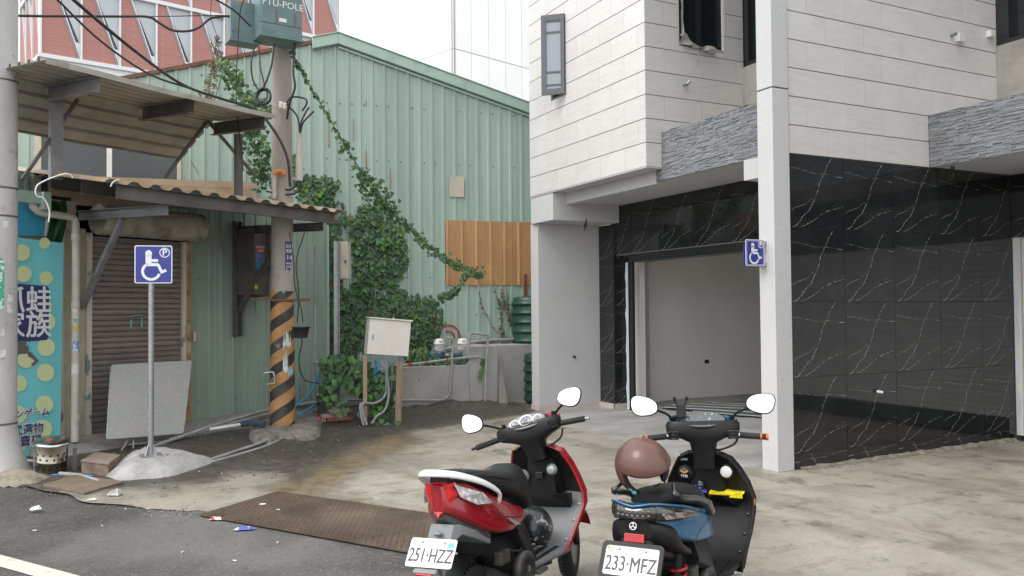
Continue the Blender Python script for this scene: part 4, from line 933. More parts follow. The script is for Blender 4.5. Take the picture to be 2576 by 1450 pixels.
# steel bands on the pole
mb = MB(); mb.lathe([(rad_u(1.9)+.006, -.02), (rad_u(1.9)+.012, -.018), (rad_u(1.9)+.012, .018), (rad_u(1.9)+.006, .02)], 28, at=(UP[0], UP[1], 1.86), caps=False)
mb.bar((UP[0]+.10, UP[1]+.12, 1.86), (UP[0]+.16, UP[1]+.36, 1.87), .03, .04); mb.bar((UP[0]+.10, UP[1]-.1, 1.87), (UP[0]+.1, UP[1]-.45, 1.88), .02, .03); mb.build('steel_band', M_RUST, up_)
# switch boxes at the top
M_TBOX = mat('teal grey switch box', (.135, .215, .215), .5, c2=(.105, .17, .17), ns=3, c3=(.17, .255, .255), ns3=1)
fd = yawdir(57)[:2]; fn_ = np.array([fd[1], -fd[0]]); fn_ = fn_ if fn_ @ -UP > 0 else -fn_
FB = Matrix(((fd[0], -fn_[0], 0), (fd[1], -fn_[1], 0), (0, 0, 1)))
def at_box(x, y, off): return PN(x, y, UP+fn_*off, fn_)
pl = at_box(657, 84, .55); pr_ = at_box(760, 102, .55); zb = (pl[2]+pr_[2])/2; bw = np.hypot(*(pr_-pl)[:2])
sb = thing('switch_box', 'large teal steel switch box with white lettering high on the pole', 'switch box', (pl[0], pl[1], zb))
def fb(mb, x0, x1, y0, y1, z0, z1, mi=0): mb.box((x0, y0, z0), (x1, y1, z1), mi, R=FB, at=(pl[0], pl[1], zb))
mb = MB(); fb(mb, 0, bw, 0, .38, .16, 1.4); mb.build('body', M_TBOX, sb, bevel=.01)
mb = MB(); fb(mb, -.004, bw+.004, -.004, .384, .0, .155); mb.build('box_skirt', M_TBOX, sb, bevel=.01)
mb = MB(); fb(mb, -.02, bw+.02, -.02, .40, -.025, .0); mb.build('base_flange', M_TBOX, sb)
mb = MB(); fb(mb, -.006, -.001, .04, .34, .12, 1.3); mb.build('box_door', M_TBOX, sb, bevel=.002)
mb = MB(); fb(mb, .24, .34, -.006, -.001, .20, .25); mb.build('white_tag', M_WHT, sb)
o3 = FB @ Vector((.0, -.003, 0)); frb = frame((pl[0]+fd[0]*bw*.53+fn_[0]*.004, pl[1]+fd[1]*bw*.53+fn_[1]*.004, zb+.435), (fd[0], fd[1], 0), (0, 0, 1))
text_part('lettering', 'FTU-POLE', .128, sb, frb, M_WHT, ext=.002)
M_FRED = mat('faded red lettering', (.24, .12, .15), .7)
for cx_, n_ in ((.21, 4), (.24, 0), (.46, 5)):
    for k in range(n_):
        mb = MB(); zz_ = .33-k*.05; fb(mb, cx_-.02, cx_+.012, -.0035, -.0015, zz_, zz_+.010); fb(mb, cx_-.008, cx_, -.0035, -.0015, zz_-.02, zz_+.03); fb(mb, cx_-.02, cx_+.02, -.0035, -.0015, zz_-.022, zz_-.014); mb.build('faded_mark', M_FRED, sb)
p2 = at_box(580, 95, .25); q2 = at_box(630, 98, .25); w2_ = np.hypot(*(q2-p2)[:2])+.12
sb2 = thing('control_box', 'smaller teal control box behind the lettered switch box', 'control box', p2)
mb = MB(); mb.box((0, 0, 0), (w2_, .25, .52), R=FB, at=p2); mb.build('body', M_TBOX, sb2, bevel=.008)
mb = MB(); mb.box((-.015, -.015, -.03), (w2_+.01, .265, -.001), R=FB, at=p2); mb.build('base_flange', M_TBOX, sb2)
for zz_ in (.1, .4):
    mb = MB(); mb.box((.01, -.015, zz_), (.035, -.001, zz_+.07), R=FB, at=p2); mb.build('hinge', M_TBOX, sb2)
# the pale pole at the edge of the picture
LP = G(-6, 1196)[:2]; lpo = thing('roadside_pole', 'pale concrete pole with stickers in front of the cartoon banner', 'pole', (LP[0], LP[1], 0))
mb = MB(); mb.lathe([(.178-.003*z, z) for z in (.0, .5, 1, 2, 3, 4, 5, 6, 7)], 28, at=(LP[0], LP[1], 0)); mb.build('shaft', M_POLE2, lpo)
mb = MB(); mb.lathe([(.36, -.02), (.30, .06), (.22, .28), (.182, .50)], 20, at=(LP[0], LP[1], 0)); mb.build('footing', M_POLE2, lpo)
fl = facing(LP)
for z0, z1, a0, a1, k in ((1.75, 2.3, -.35, .28, 0), (1.72, 1.92, .45, .8, 2), (1.25, 1.34, .1, .4, 2), (2.62, 2.70, .2, .5, 2), (.95, 1.2, -.3, .1, 2), (1.48, 1.55, .05, .3, 2)): wrap_patch(LP, .1765-.003*z0+.003, fl+a0, fl+a1, z0, z1, M_STK[k], lpo, 'sticker', n=6, rag=.02, seed=int(z0*91))
for z in (3.05, 2.75, .55, 4.2):
    mb = MB(); mb.lathe([(.178-.003*z+.004, -.01), (.178-.003*z+.006, 0), (.178-.003*z+.004, .01)], 24, at=(LP[0], LP[1], z), caps=False); mb.build('wire_band', M_GIRD, lpo)
# overhead cables
def cable(name, pts, r, label, seg=7, m=None, cat='cable'):
    mb = MB(); mb.tube(curve_pts([EYEV+ray(x, y)*d for x, y, d in pts], seg), r, 6); return tag(mb.build(name, m or M_WIRE), label, cat)
cable('overhead_cable', ((120, -30, 7.5), (145, 0, 7.9), (255, 105, 8.8), (374, 186, 9.6), (478, 223, 10.2), (605, 263, 11.0), (668, 286, 11.5)), .012, 'thin overhead cable sloping down to the striped pole')
cable('overhead_cable', ((150, -35, 7.4), (185, 0, 7.8), (336, 126, 9.0), (457, 212, 10.1), (560, 250, 10.8), (640, 275, 11.3), (690, 330, 11.35), (722, 395, 11.3), (730, 470, 11.3)), .018, 'thick overhead cable sloping down and bending along the pole')
cable('overhead_cable', ((-40, 38, 9.2), (100, 41, 9.6), (300, 42, 10.3), (372, 43, 10.5), (400, 58, 10.6), (432, 76, 10.7), (470, 79, 10.8), (500, 70, 10.9), (530, 47, 11.0), (560, 42, 11.1), (582, 42, 11.1)), .016, 'level overhead cable that sags just before the control box')
cable('overhead_cable', ((372, 42, 10.5), (450, 41, 10.8), (540, 39, 11.0), (590, 40, 11.1)), .006, 'hair thin wire running level to the control box')
cable('overhead_cable', ((500, -30, 9.8), (545, 0, 10.1), (590, 28, 10.5), (630, 66, 10.8)), .012, 'short cable dropping from the sky onto the switch boxes')
cable('drop_cable', ((618, -10, 10.9), (604, 30, 11.0), (598, 120, 11.0), (594, 230, 11.0), (600, 320, 10.9), (612, 430, 10.6)), .008, 'thin cable hanging straight down left of the pole')
cable('drop_cable', ((742, 108, 11.3), (738, 180, 11.2), (742, 220, 11.2), (728, 262, 11.3), (722, 300, 11.4)), .016, 'black cable falling from the switch box along the pole')
cable('drop_cable', ((690, 110, 11.1), (684, 160, 11.05), (672, 200, 11.0), (662, 222, 11.0)), .014, 'cable running from box bottom into the coil')
cable('drop_cable', ((640, 118, 11.1), (632, 160, 11.0), (636, 200, 11.0), (650, 228, 11.0)), .012, 'looped cable under the control box')
cable('drop_cable', ((652, 118, 11.1), (655, 170, 11.0), (664, 210, 11.0), (658, 226, 11.0)), .010, 'second looped cable under the control box')
cable('drop_cable', ((728, 585, 11.2), (738, 650, 11.1), (742, 720, 11.1), (758, 780, 11.1), (762, 812, 11.1)), .008, 'black wire down the pole to the hanging bucket')
cable('drop_cable', ((766, 585, 11.6), (745, 660, 11.3), (752, 740, 11.2), (748, 812, 11.2)), .008, 'crossing black wire behind the bucket wire')
cable('drop_cable', ((752, 845, 11.2), (760, 860, 11.2), (752, 910, 11.3), (765, 955, 11.8), (800, 965, 12.3)), .008, 'black wire sagging from bucket to the wall pipe')
def coil(c, r, n, wr, label):
    mb = MB(); rg = random.Random(6)
    for k in range(n):
        rr = r*rg.uniform(.75, 1.05); ox, oz = rg.uniform(-.02, .02), rg.uniform(-.03, .03)
        mb.tube([c + CM[0]*(rr*math.cos(a)+ox) + np.array([0, 0, rr*1.15*math.sin(a)+oz]) + CM[2]*(.02*k+.03*math.sin(a)) for a in np.linspace(0, 2*math.pi, 18, endpoint=False)], wr, 5, closed=True)
    tag(mb.build('cable_coil', M_WIRE, base=c), label, 'cable', kind=None)
coil(EYEV+ray(660, 242)*10.95, .10, 5, .012, 'coiled spare cable hanging on the utility pole')
# terminated conduit with antler-like cable ends beside the pole
cc = thing('riser_conduit', 'grey riser conduit with splayed black cable ends beside the pole', 'conduit', EYEV+ray(752, 500)*11.6)
mb = MB(); mb.tube([EYEV+ray(x, y)*11.6 for x, y in ((755, 334), (753, 380), (752, 420))], .035, 10); mb.tube([EYEV+ray(x, y)*11.6 for x, y in ((754, 376), (752, 455))], .052, 12); mb.build('conduit', M_PVC, cc)
for pts in (((755, 334), (757, 310), (768, 285), (778, 270)), ((756, 334), (762, 310), (775, 295), (790, 280)), ((754, 334), (750, 300), (740, 282), (722, 262), (735, 245), (765, 248), (772, 260), (760, 280)), ((752, 455), (742, 470), (725, 478), (708, 472)), ((753, 455), (758, 475), (745, 485), (720, 490), (670, 482))):
    mb = MB(); mb.tube(curve_pts([EYEV+ray(x, y)*11.5 for x, y in pts], 5), .013, 6); mb.build('cable_end', M_WIRE, cc)
mb = MB(); p0 = EYEV+ray(690, 490)*11.45
for pts, r_, mm in ((((690, 500), (690, 448), (692, 440)), .03, M_PVC),): mb.tube([EYEV+ray(x, y)*11.4 for x, y in pts], r_, 10)
pp = thing('bent_pipe', 'grey pipe with an orange elbow on the front of the pole', 'pipe', p0); mb.build('pipe', M_PVC, pp)
M_OR = mat('orange pipe elbow', (.60, .20, .05), .5); mb = MB(); mb.tube(curve_pts([EYEV+ray(x, y)*11.4 for x, y in ((691, 442), (698, 433), (710, 433), (716, 442))], 4), .033, 10); mb.build('elbow', M_OR, pp)
M_PORC = mat('white porcelain', (.66, .62, .55), .3)
for i, (x, y) in enumerate(((707, 265), (716, 268))):
    mb = MB(); c = EYEV+ray(x, y)*11.35; mb.lathe([(.012, -.05), (.03, -.045), (.022, -.02), (.032, 0), (.022, .02), (.03, .045), (.012, .05)], 12, at=c); mb.build('insulator', M_PORC, up_)
# meter cabinet behind the pole
M_CAB = mat('dusty grey cabinet', (.30, .285, .265), .6, c2=(.22, .21, .19), ns=4); M_CABD = mat('brown grey meter box', (.10, .09, .08), .6, c2=(.14, .12, .10), ns=5)
mc = thing('meter_cabinet', 'dusty grey meter cabinet fixed between wall and striped pole', 'cabinet', ST(1.3, .6, 1.7))
a = SP(640, 745, .5); b = SP(706, 745, .5); za, zb_ = SP(660, 747, .5)[2], SP(660, 575, .5)[2]; ta, tb = (b[:2]-SC) @ SA, (a[:2]-SC) @ SA
mid = (ta+tb)/2-.02
mb = MB(); stb(mb, ta, mid, .05, .62, za, zb_); mb.build('body', M_CAB, mc, bevel=.006)
mb = MB(); stb(mb, mid+.004, tb, .05, .50, za+.03, zb_); mb.build('meter_box', M_CABD, mc, bevel=.006)
M_SRED = mat('red notice', (.50, .035, .05), .5); M_SBLU = mat('blue notice', (.03, .22, .45), .5)
e = SP(655, 625, .505); te = (e[:2]-SC) @ SA
mb = MB(); stb(mb, te-.085, te+.085, .501, .504, e[2]-.085, e[2]+.05); n1 = mb.build('red_notice', M_SRED, mc)
mb = MB(); stb(mb, te-.08, te+.085, .501, .504, e[2]-.33, e[2]-.087); mb.build('blue_notice', M_SBLU, mc)
frn = frame(tuple(ST(te, .508, e[2]+.012)), (-SA[0], -SA[1], 0), (0, 0, 1))
for k, tx in enumerate(('嚴禁攀登', '防觸電')): text_part('lettering', tx, .042, mc, frn @ Matrix.Translation((0, -.055*k, 0)), M_WHT, ext=.001)
mb = MB(); stb(mb, te-.03, te+.03, .5045, .506, e[2]-.19, e[2]-.13); mb.build('red_emblem', M_SRED, mc)
M_YEL = mat('yellow round sticker', (.62, .60, .10), .5); mb = MB(); y_ = SP(644, 723, .51); mb.lathe([(.03, 0), (.03, .004)], 14, at=tuple(y_), R=Matrix(((SA[0], 0, SN[0]), (SA[1], 0, SN[1]), (0, 1, 0)))); mb.build('round_sticker', M_YEL, mc)
for (x, y) in ((702, 650), (702, 668), (690, 728)):
    g = SP(x, y, .63); tg = (g[:2]-SC) @ SA; mb = MB(); stb(mb, tg-.04, tg+.04, .6205, .623, g[2]-.035, g[2]+.035); mb.build('vent_mark', M_CABD, mc)
# hanging black bucket and tap
M_BUCK = mat('black plastic bucket', (.025, .027, .028), .5)
c = EYEV+ray(757, 838)*11.15; mb = MB(); mb.lathe([(.085, -.07), (.115, .07), (.125, .072), (.125, .085), (.112, .085), (.08, -.05)], 20, at=c); tag(mb.build('bucket', M_BUCK), 'small black bucket hung beside the striped pole', 'bucket')
M_CHR = mat('chrome', (.65, .65, .64), .2, m=1.0); tp = thing('water_tap', 'chrome tap on a grey pipe left of the striped pole', 'tap', EYEV+ray(672, 940)*11.2)
mb = MB(); mb.tube([EYEV+ray(x, y)*11.3 for x, y in ((672, 967), (690, 966), (693, 962), (690, 945), (687, 936))], .017, 8); mb.build('pipe', M_STEEL, tp)
mb = MB(); mb.tube([EYEV+ray(x, y)*11.3 for x, y in ((687, 936), (676, 937), (666, 938), (664, 945))], .014, 8); mb.tube([EYEV+ray(x, y)*11.3 for x, y in ((668, 934), (668, 927), (668, 924))], [.010, .016, .018], 8); mb.build('tap_body', M_CHR, tp)

# ================================================================ SIGNS
M_SBL = mat('sign blue', (.035, .045, .27), .35, c2=(.045, .055, .30), ns=2); M_SWH = mat('sign white', (.78, .79, .80), .4); M_GALV = mat('galvanised post', (.40, .41, .43), .4, m=.7, c2=(.30, .31, .33), ns=14, c3=(.48, .49, .50), ns3=40)
def rrect(w, h, r, n=5):
    out = []
    for cx_, cy_, a0 in ((w/2-r, h/2-r, 0), (-w/2+r, h/2-r, 90), (-w/2+r, -h/2+r, 180), (w/2-r, -h/2+r, 270)):
        for k in range(n+1): a = math.radians(a0+90*k/n); out.append((cx_+r*math.cos(a), cy_+r*math.sin(a)))
    return out
def arc_band(cx_, cy_, r0, r1, a0, a1, n=28):
    o = [(cx_+r1*math.cos(math.radians(a0+(a1-a0)*k/n)), cy_+r1*math.sin(math.radians(a0+(a1-a0)*k/n))) for k in range(n+1)]
    i = [(cx_+r0*math.cos(math.radians(a0+(a1-a0)*k/n)), cy_+r0*math.sin(math.radians(a0+(a1-a0)*k/n))) for k in range(n+1)]
    return o, i
def parking_sign(name, parent, fr, S, border=True):
    """fr: 4x4 world frame at the plate centre (x right, y up, z out); S: side length"""
    def P(u, v, w): q = fr @ Vector((u*S, v*S, w)); return (q.x, q.y, q.z)
    mb = MB(); mb.prism(rrect(1, 1.08, .05), P, -.004, 0); pl_ = mb.build(name, M_SWH, parent)
    mb = MB(); mb.prism(rrect(.945, 1.025, .04), P, .0, .0015); f_ = mb.build('blue_face', M_SBL, parent)
    mb = MB()
    if border == 'inner':
        o = rrect(.90, .98, .05); i = rrect(.87, .95, .04); n = len(o); mb.add([P(u, v, .0022) for u, v in o]+[P(u, v, .0022) for u, v in i], [(k, (k+1) % n, n+(k+1) % n, n+k) for k in range(n)])
    w = .0022
    hd_ = [(-.13+.09*math.cos(a), .315+.09*math.sin(a)) for a in np.linspace(0, 2*math.pi, 18, endpoint=False)]; mb.add([P(u, v, w) for u, v in hd_], [tuple(range(18))])
    for poly in ([(-.21, .30), (-.05, .26), (-.05, .15), (.12, .15), (.12, .07), (-.05, .07), (-.05, .035), (.12, .035), (.16, .0), (.24, -.17), (.32, -.13), (.36, -.20), (.20, -.27), (.10, -.05), (-.21, -.05)],): mb.add([P(u, v, w) for u, v in poly], [tuple(range(len(poly)))[::-1]])
    o, i = arc_band(-.06, -.20, .19, .265, 112, 342); n = len(o); mb.add([P(u, v, w) for u, v in o]+[P(u, v, w) for u, v in i], [(k, k+1, n+k+1, n+k) for k in range(n-1)])
    o, i = arc_band(.295, .335, .115, .14, 0, 360); n = len(o); mb.add([P(u, v, w) for u, v in o]+[P(u, v, w) for u, v in i], [(k, k+1, n+k+1, n+k) for k in range(n-1)])
    mb.build('wheelchair_symbol', M_SWH, parent, recalc=False)
    text_part('letter_p', 'P', S*.255, parent, fr @ Matrix.Translation((S*.295, S*.335, .0022)), M_SWH, ext=.0005, off=.002)
    return pl_
s0 = G(379.5, 1146, .19); s1_ = thing('parking_sign', 'blue wheelchair parking sign on a grey post in a concrete mound', 'sign', s0)
zt = PN(386, 666, s0[:2], CM[2][:2])[2]
mb = MB(); mb.tube([s0, (s0[0], s0[1], zt+.12)], .029, 16); mb.build('post', M_GALV, s1_)
for k in range(4):
    a = math.pi/4+k*math.pi/2; mb = MB(); d_ = np.array([math.cos(a), math.sin(a), 0]); n_ = np.array([-d_[1], d_[0], 0])*.004
    pts = [s0+d_*.028+np.array([0, 0, .005]), s0+d_*.085+np.array([0, 0, .005]), s0+d_*.075+np.array([0, 0, .02]), s0+d_*.03+np.array([0, 0, .13])]; mb.add([p+n_ for p in pts]+[p-n_ for p in pts], [(0, 1, 2, 3), (7, 6, 5, 4), (0, 4, 5, 1), (1, 5, 6, 2), (2, 6, 7, 3)]); mb.build('gusset', M_GALV, s1_)
mb = MB(); mb.cbox(s0+np.array([0, 0, .004]), (.22, .22, .008)); mb.build('base_plate', M_GALV, s1_)
xd = CM[0]*math.cos(math.radians(14))+CM[2]*math.sin(math.radians(14)); xd = np.array([xd[0], xd[1], 0]); zd = np.cross(xd, [0, 0, 1]); ctr = np.array([s0[0], s0[1], zt])+zd*.036+xd*.028
parking_sign('plate', s1_, frame(tuple(ctr), tuple(xd), (0, 0, 1)), .375)
sx_ = -6.55; ya = PX(1876, 636, sx_); yb = PX(1923, 636, sx_); zz1 = (PX(1899, 603, sx_)[2]+PX(1899, 670, sx_)[2])/2; S2 = yb[1]-ya[1]
s2_ = thing('parking_sign', 'blue wheelchair parking sign bracketed to the grey house column', 'sign', (sx_, (ya[1]+yb[1])/2, zz1-.2))
parking_sign('plate', s2_, frame((sx_, (ya[1]+yb[1])/2, zz1), (0, 1, 0), (0, 0, 1)), S2, 'inner')
mb = MB(); mb.box((sx_-.10, ya[1]+.06, zz1-S2*.54), (sx_-.096, yb[1]+.06, zz1+S2*.40)); mb.build('backing_plate', M_SBL, s2_)
for dz in (.42, -.46):
    mb = MB(); mb.box((sx_-.09, yb[1]-.06, zz1+dz*S2-.018), (sx_-.006, 6.299, zz1+dz*S2+.018)); mb.build('bracket', M_GALV, s2_, bevel=.002)
# concrete mound under the sign
M_MOUND = mat('pale fresh concrete', (.40, .395, .38), .85, c2=(.31, .30, .285), ns=4, bump=.6, bs=22, c3=(.20, .19, .17), ns3=2.4, lo3=.52, hi3=.70)
mb = MB(); mp_ = [G(*p)[:2] for p in ((262, 1205), (300, 1216), (350, 1212), (420, 1207), (480, 1190), (532, 1172), (545, 1162), (500, 1150), (440, 1138), (370, 1134), (320, 1150), (290, 1175))]; cm_ = np.array([s0[0], s0[1]]); rg = random.Random(9); secs = []
for f, z in ((1.0, .0), (.93, .035), (.80, .085), (.62, .135), (.45, .175), (.33, .188)): secs.append([(cm_[0]+(p[0]-cm_[0])*f, cm_[1]+(p[1]-cm_[1])*f, z+rg.uniform(-.012, .012)*(z > .01)) for p in curve_pts([(a, b, 0) for a, b in mp_+[mp_[0]]], 3)[:-1]])
mb.loft(secs); tag(mb.build('concrete_mound', M_MOUND), 'low mound of pale concrete holding the parking sign post', 'footing')
# ================================================================ BANNER, TABLE, BIN AND OTHER THINGS BY THE SHUTTER
M_BAN = mat('turquoise banner vinyl', (.17, .58, .62), .5, c2=(.145, .52, .56), ns=2); M_DOT = mat('pale lime print', (.60, .68, .36), .5); M_NAVY = mat('navy print', (.025, .03, .12), .5); M_BWH = mat('white print', (.70, .70, .73), .5); M_CLAW = mat('grey print', (.12, .11, .11), .5)
OB = .32
def bp2(x, y, e=0.0): p = SP(x, y, OB+e); return p
ban = thing('banner', 'turquoise banner with lime dots and white lettering behind the roadside pole', 'banner', bp2(100, 1150))
tl_, bl_ = (-20, 590), (-20, 1165); tr_, br_ = (160, 612), (151, 1132)
mb = MB()
def bq(u, v):
    x = (tl_[0]*(1-u)+tr_[0]*u)*(1-v)+(bl_[0]*(1-u)+br_[0]*u)*v; y = (tl_[1]*(1-u)+tr_[1]*u)*(1-v)+(bl_[1]*(1-u)+br_[1]*u)*v
    return tuple(bp2(x, y, -.008+.006*math.sin(u*9+v*3)*(v > .02)))
mb.grid(bq, 16, 24); mb.build('cloth', M_BAN, ban)
def disc(x, y, rx, ry, m, e=.004, clip=160, name='printed_dot'):
    mb = MB(); pts = []
    for k in range(28):
        a = 2*math.pi*k/28; px = min(x+rx*math.cos(a), clip-1); pts.append(tuple(bp2(px, y+ry*math.sin(a), e)))
    mb.add(pts, [tuple(range(28))]); return mb.build(name, m, ban, recalc=False)
for x, y, r in ((55, 636, 21), (112, 612, 14), (116, 700, 17), (112, 770, 18), (60, 690, 20), (116, 874, 22), (114, 938, 22), (117, 810, 22), (112, 1018, 22), (108, 1080, 23), (45, 1043, 22), (45, 1120, 20), (65, 905, 21), (48, 965, 20)): disc(x, y, r, r*1.02, M_DOT, clip=158-(y-600)*.018)
mb = MB(); mb.add([tuple(bp2(x, y, .006)) for x, y in ((20, 712), (118, 720), (124, 728), (122, 850), (117, 856), (20, 862))], [tuple(range(6))[::-1]]); mb.build('navy_panel', M_NAVY, ban, recalc=False)
def btext(tx, x, y, h, m, e=.009, sx=1.0, off=0.0, name='lettering', ext=.0006):
    p = bp2(x, y, e); sz = (bp2(x, y-h/2)[2]-bp2(x, y+h/2)[2])
    text_part(name, tx, sz, ban, frame(tuple(p), (-SA[0], -SA[1], 0), (0, 0, 1)), m, sx=sx, ext=ext, off=off)
for tx, x, y in (('抓蛙', 64, 760), ('家族', 64, 822)): btext(tx, x-1, y, 72, M_BWH, .010, .92, .0, ext=.001); btext(tx, x+1.2, y+.6, 72, M_BWH, .0105, .92, .0, ext=.001, name='lettering_bold'); btext(tx, x-.2, y-1.2, 72, M_BWH, .0102, .92, .0, ext=.001, name='lettering_bold')
for tx, x, y, h in (('ンゲーム', 82, 1040, 23), ('式選物', 70, 1082, 29), ('賣機', 78, 1110, 30)):
    btext(tx, x, y, h, M_BWH, .008, .92, .012, 'lettering_outline'); btext(tx, x, y, h, M_NAVY, .013, .92, .001)
for poly in (((48, 858), (66, 858), (66, 868), (48, 868)), ((36, 868), (72, 870), (72, 890), (36, 892)), ((70, 888), (76, 884), (98, 908), (84, 922), (78, 916), (88, 908), (70, 896)), ((40, 890), (36, 886), (14, 910), (28, 924), (33, 918), (24, 909), (42, 898))):
    mb = MB(); mb.add([tuple(bp2(x, y, .007)) for x, y in poly], [tuple(range(len(poly)))]); mb.build('printed_claw', M_CLAW, ban, recalc=False)
# blue board and green netting above
M_BLUB = mat('blue hoarding', (.035, .27, .45), .45, c2=(.045, .33, .52), ns=2); M_NET = mat('green netting', (.022, .10, .035), .8, c2=(.012, .06, .022), ns=14)
mb = MB(); q = [SP(x, y, .2) for x, y in ((-20, 592), (111, 594), (116, 500), (-20, 490))]; q2_ = [p-np.array([SN[0], SN[1], 0])*.03 for p in q]; mb.add(q+q2_, [(0, 1, 2, 3), (7, 6, 5, 4), (0, 4, 5, 1), (1, 5, 6, 2), (2, 6, 7, 3), (3, 7, 4, 0)]); tag(mb.build('blue_board', M_BLUB), 'bright blue board above the turquoise banner', 'board')
mb = MB(); q = [SP(x, y, .21) for x, y in ((111, 594), (127, 596), (123, 570), (120, 535), (117, 520))]; mb.add(q, [(0, 1, 2, 3, 4)]); tag(mb.build('torn_vinyl', M_BWH, recalc=False), 'torn white strip of vinyl at the edge of the blue board', 'vinyl strip')
mb = MB(); mb.grid(lambda u, v: tuple(SP(118+48*u*(1-.25*v)+6*math.sin(v*7), 505+190*v, .24+.05*math.sin(u*11+v*4)+.03*math.sin(v*15+u*5))), 18, 26); tag(mb.build('green_netting', M_NET), 'crumpled dark green netting between blue board and drainpipe', 'netting')
mb = MB(); stb(mb, 4.45, 7.5, -.1, -.02, .05, 3.15); tag(mb.build('shop_wall', M_CREAM), 'dim cream wall behind the turquoise banner', 'wall')
# terrazzo folding table leaning on the shutter
M_TERR = mat('terrazzo table top', (.46, .475, .455), .45, c2=(.33, .34, .325), ns=90, lo=.44, hi=.56, c3=(.47, .41, .38), ns3=1.8, lo3=.5, hi3=.7); M_TLEG = mat('grey table leg', (.33, .33, .32), .45, m=.5)
BL, BR, TR, TL = SP(270, 1105, .90), SP(462, 1090, .90), SP(482, 907, .42), SP(281, 918, .42)
tb_ = thing('folding_table', 'terrazzo-topped folding table leaning on its side against the shutter', 'table', (BL+BR)/2-np.array([0, 0, .15]))
nt = np.cross(BR-BL, TL-BL); nt = nt/np.linalg.norm(nt); nt = nt if nt @ np.array([SN[0], SN[1], .3]) > 0 else -nt
def tq(u, v, w): p = BL*(1-u)*(1-v)+BR*u*(1-v)+TR*u*v+TL*(1-u)*v; return tuple(p+nt*w)
mb = MB(); mb.prism([(.5+a, .5+b) for a, b in rrect(1, 1, .035, 4)], tq, -.022, 0); mb.build('top', M_TERR, tb_)
mb = MB(); rim = [tq(.5+a*1.003, .5+b*1.003, -.011) for a, b in rrect(1, 1, .035, 4)]; mb.tube(rim, .0125, 6, closed=True); mb.build('edge_trim', M_STEEL, tb_)
mb = MB(); mb.prism([(.44, .33), (.535, .34), (.535, .365), (.45, .36), (.43, .35)], tq, .0005, .001); mb.build('mint_mark', M_MINT, tb_)
mb = MB(); mb.prism([(.505, .085), (.53, .06), (.535, .13), (.515, .15), (.50, .12)], tq, .0005, .001); mb.build('mint_mark', M_MINT, tb_)
def gq(x, y, z, o): return SP(x, y, o)
for pts in (((322, 1100), (316, 1118), (303, 1138)), ((336, 1100), (335, 1125), (334, 1136)), ((430, 1094), (430, 1110), (424, 1134)), ((438, 1094), (437, 1112), (447, 1140))):
    mb = MB(); mb.tube([SP(x, y, .84+.04*k) for k, (x, y) in enumerate(pts)], .014, 8); mb.build('leg', M_TLEG, tb_)
mb = MB(); mb.tube([SP(325, 1119, .87), SP(434, 1109, .87)], .011, 8); mb.build('stretcher', M_TLEG, tb_)
# perforated stainless bin, tilted
M_SS = mat('stained stainless steel', (.46, .43, .36), .26, m=.95, c2=(.22, .17, .10), ns=5, lo=.45, hi=.72, st=(1, 1, .6)); M_SSL = mat('stainless lid', (.60, .60, .58), .18, m=1.0, c2=(.40, .38, .34), ns=6)
bc = G(128, 1192); Rb = Matrix.Rotation(math.radians(7), 3, Vector((CM[2][0], CM[2][1], 0))) @ Matrix.Rotation(math.radians(9), 3, Vector((CM[0][0], CM[0][1], 0)))
bn = thing('steel_bin', 'tilted stainless steel bin with round holes beside the pale pole', 'bin', bc+np.array([0, 0, .02]))
b0_ = bc+np.array([0, 0, .035])
mb = MB(); mb.lathe([(.145, 0), (.15, .006), (.152, .12), (.157, .123), (.157, .132), (.153, .135), (.158, .31)], 32, at=b0_, R=Rb); mb.build('body', M_SS, bn)
mb = MB(); mb.lathe([(.176, .308), (.18, .315), (.178, .325), (.15, .338), (.08, .347), (.0, .349)], 32, at=b0_, R=Rb); mb.build('lid', M_SSL, bn)
mb = MB(); q = Rb @ Vector((.03, -.02, .349)); mb.lathe([(.03, 0), (.026, .006)], 12, at=tuple(b0_+np.array(q)), R=Rb); mb.build('red_label', M_SRED, bn)
for ri, z in enumerate((.055, .165, .215)):
    for k in range(14):
        a = 2*math.pi*(k+.5*(ri % 2))/14; c_ = Rb @ Vector((.1535*math.cos(a), .1535*math.sin(a), z)); d_ = Rb @ Vector((math.cos(a), math.sin(a), 0)); t_ = Rb @ Vector((-math.sin(a), math.cos(a), 0)); u_ = Rb @ Vector((0, 0, 1))
        if d_.x*-b0_[0]+d_.y*-b0_[1] < 0: continue
        mb = MB(); mb.lathe([(.0115, 0), (.0115, .004)], 12, at=tuple(b0_+np.array(c_)), R=Matrix(((t_.x, u_.x, d_.x), (t_.y, u_.y, d_.y), (t_.z, u_.z, d_.z)))); mb.build('hole', M_BLK, bn)
for k in range(3):
    a = fl+k*2.1; mb = MB(); mb.tube([b0_+np.array([.11*math.cos(a), .11*math.sin(a), .01]), b0_+np.array([.12*math.cos(a), .12*math.sin(a), -.035])], .012, 6); mb.build('foot', M_SS, bn)
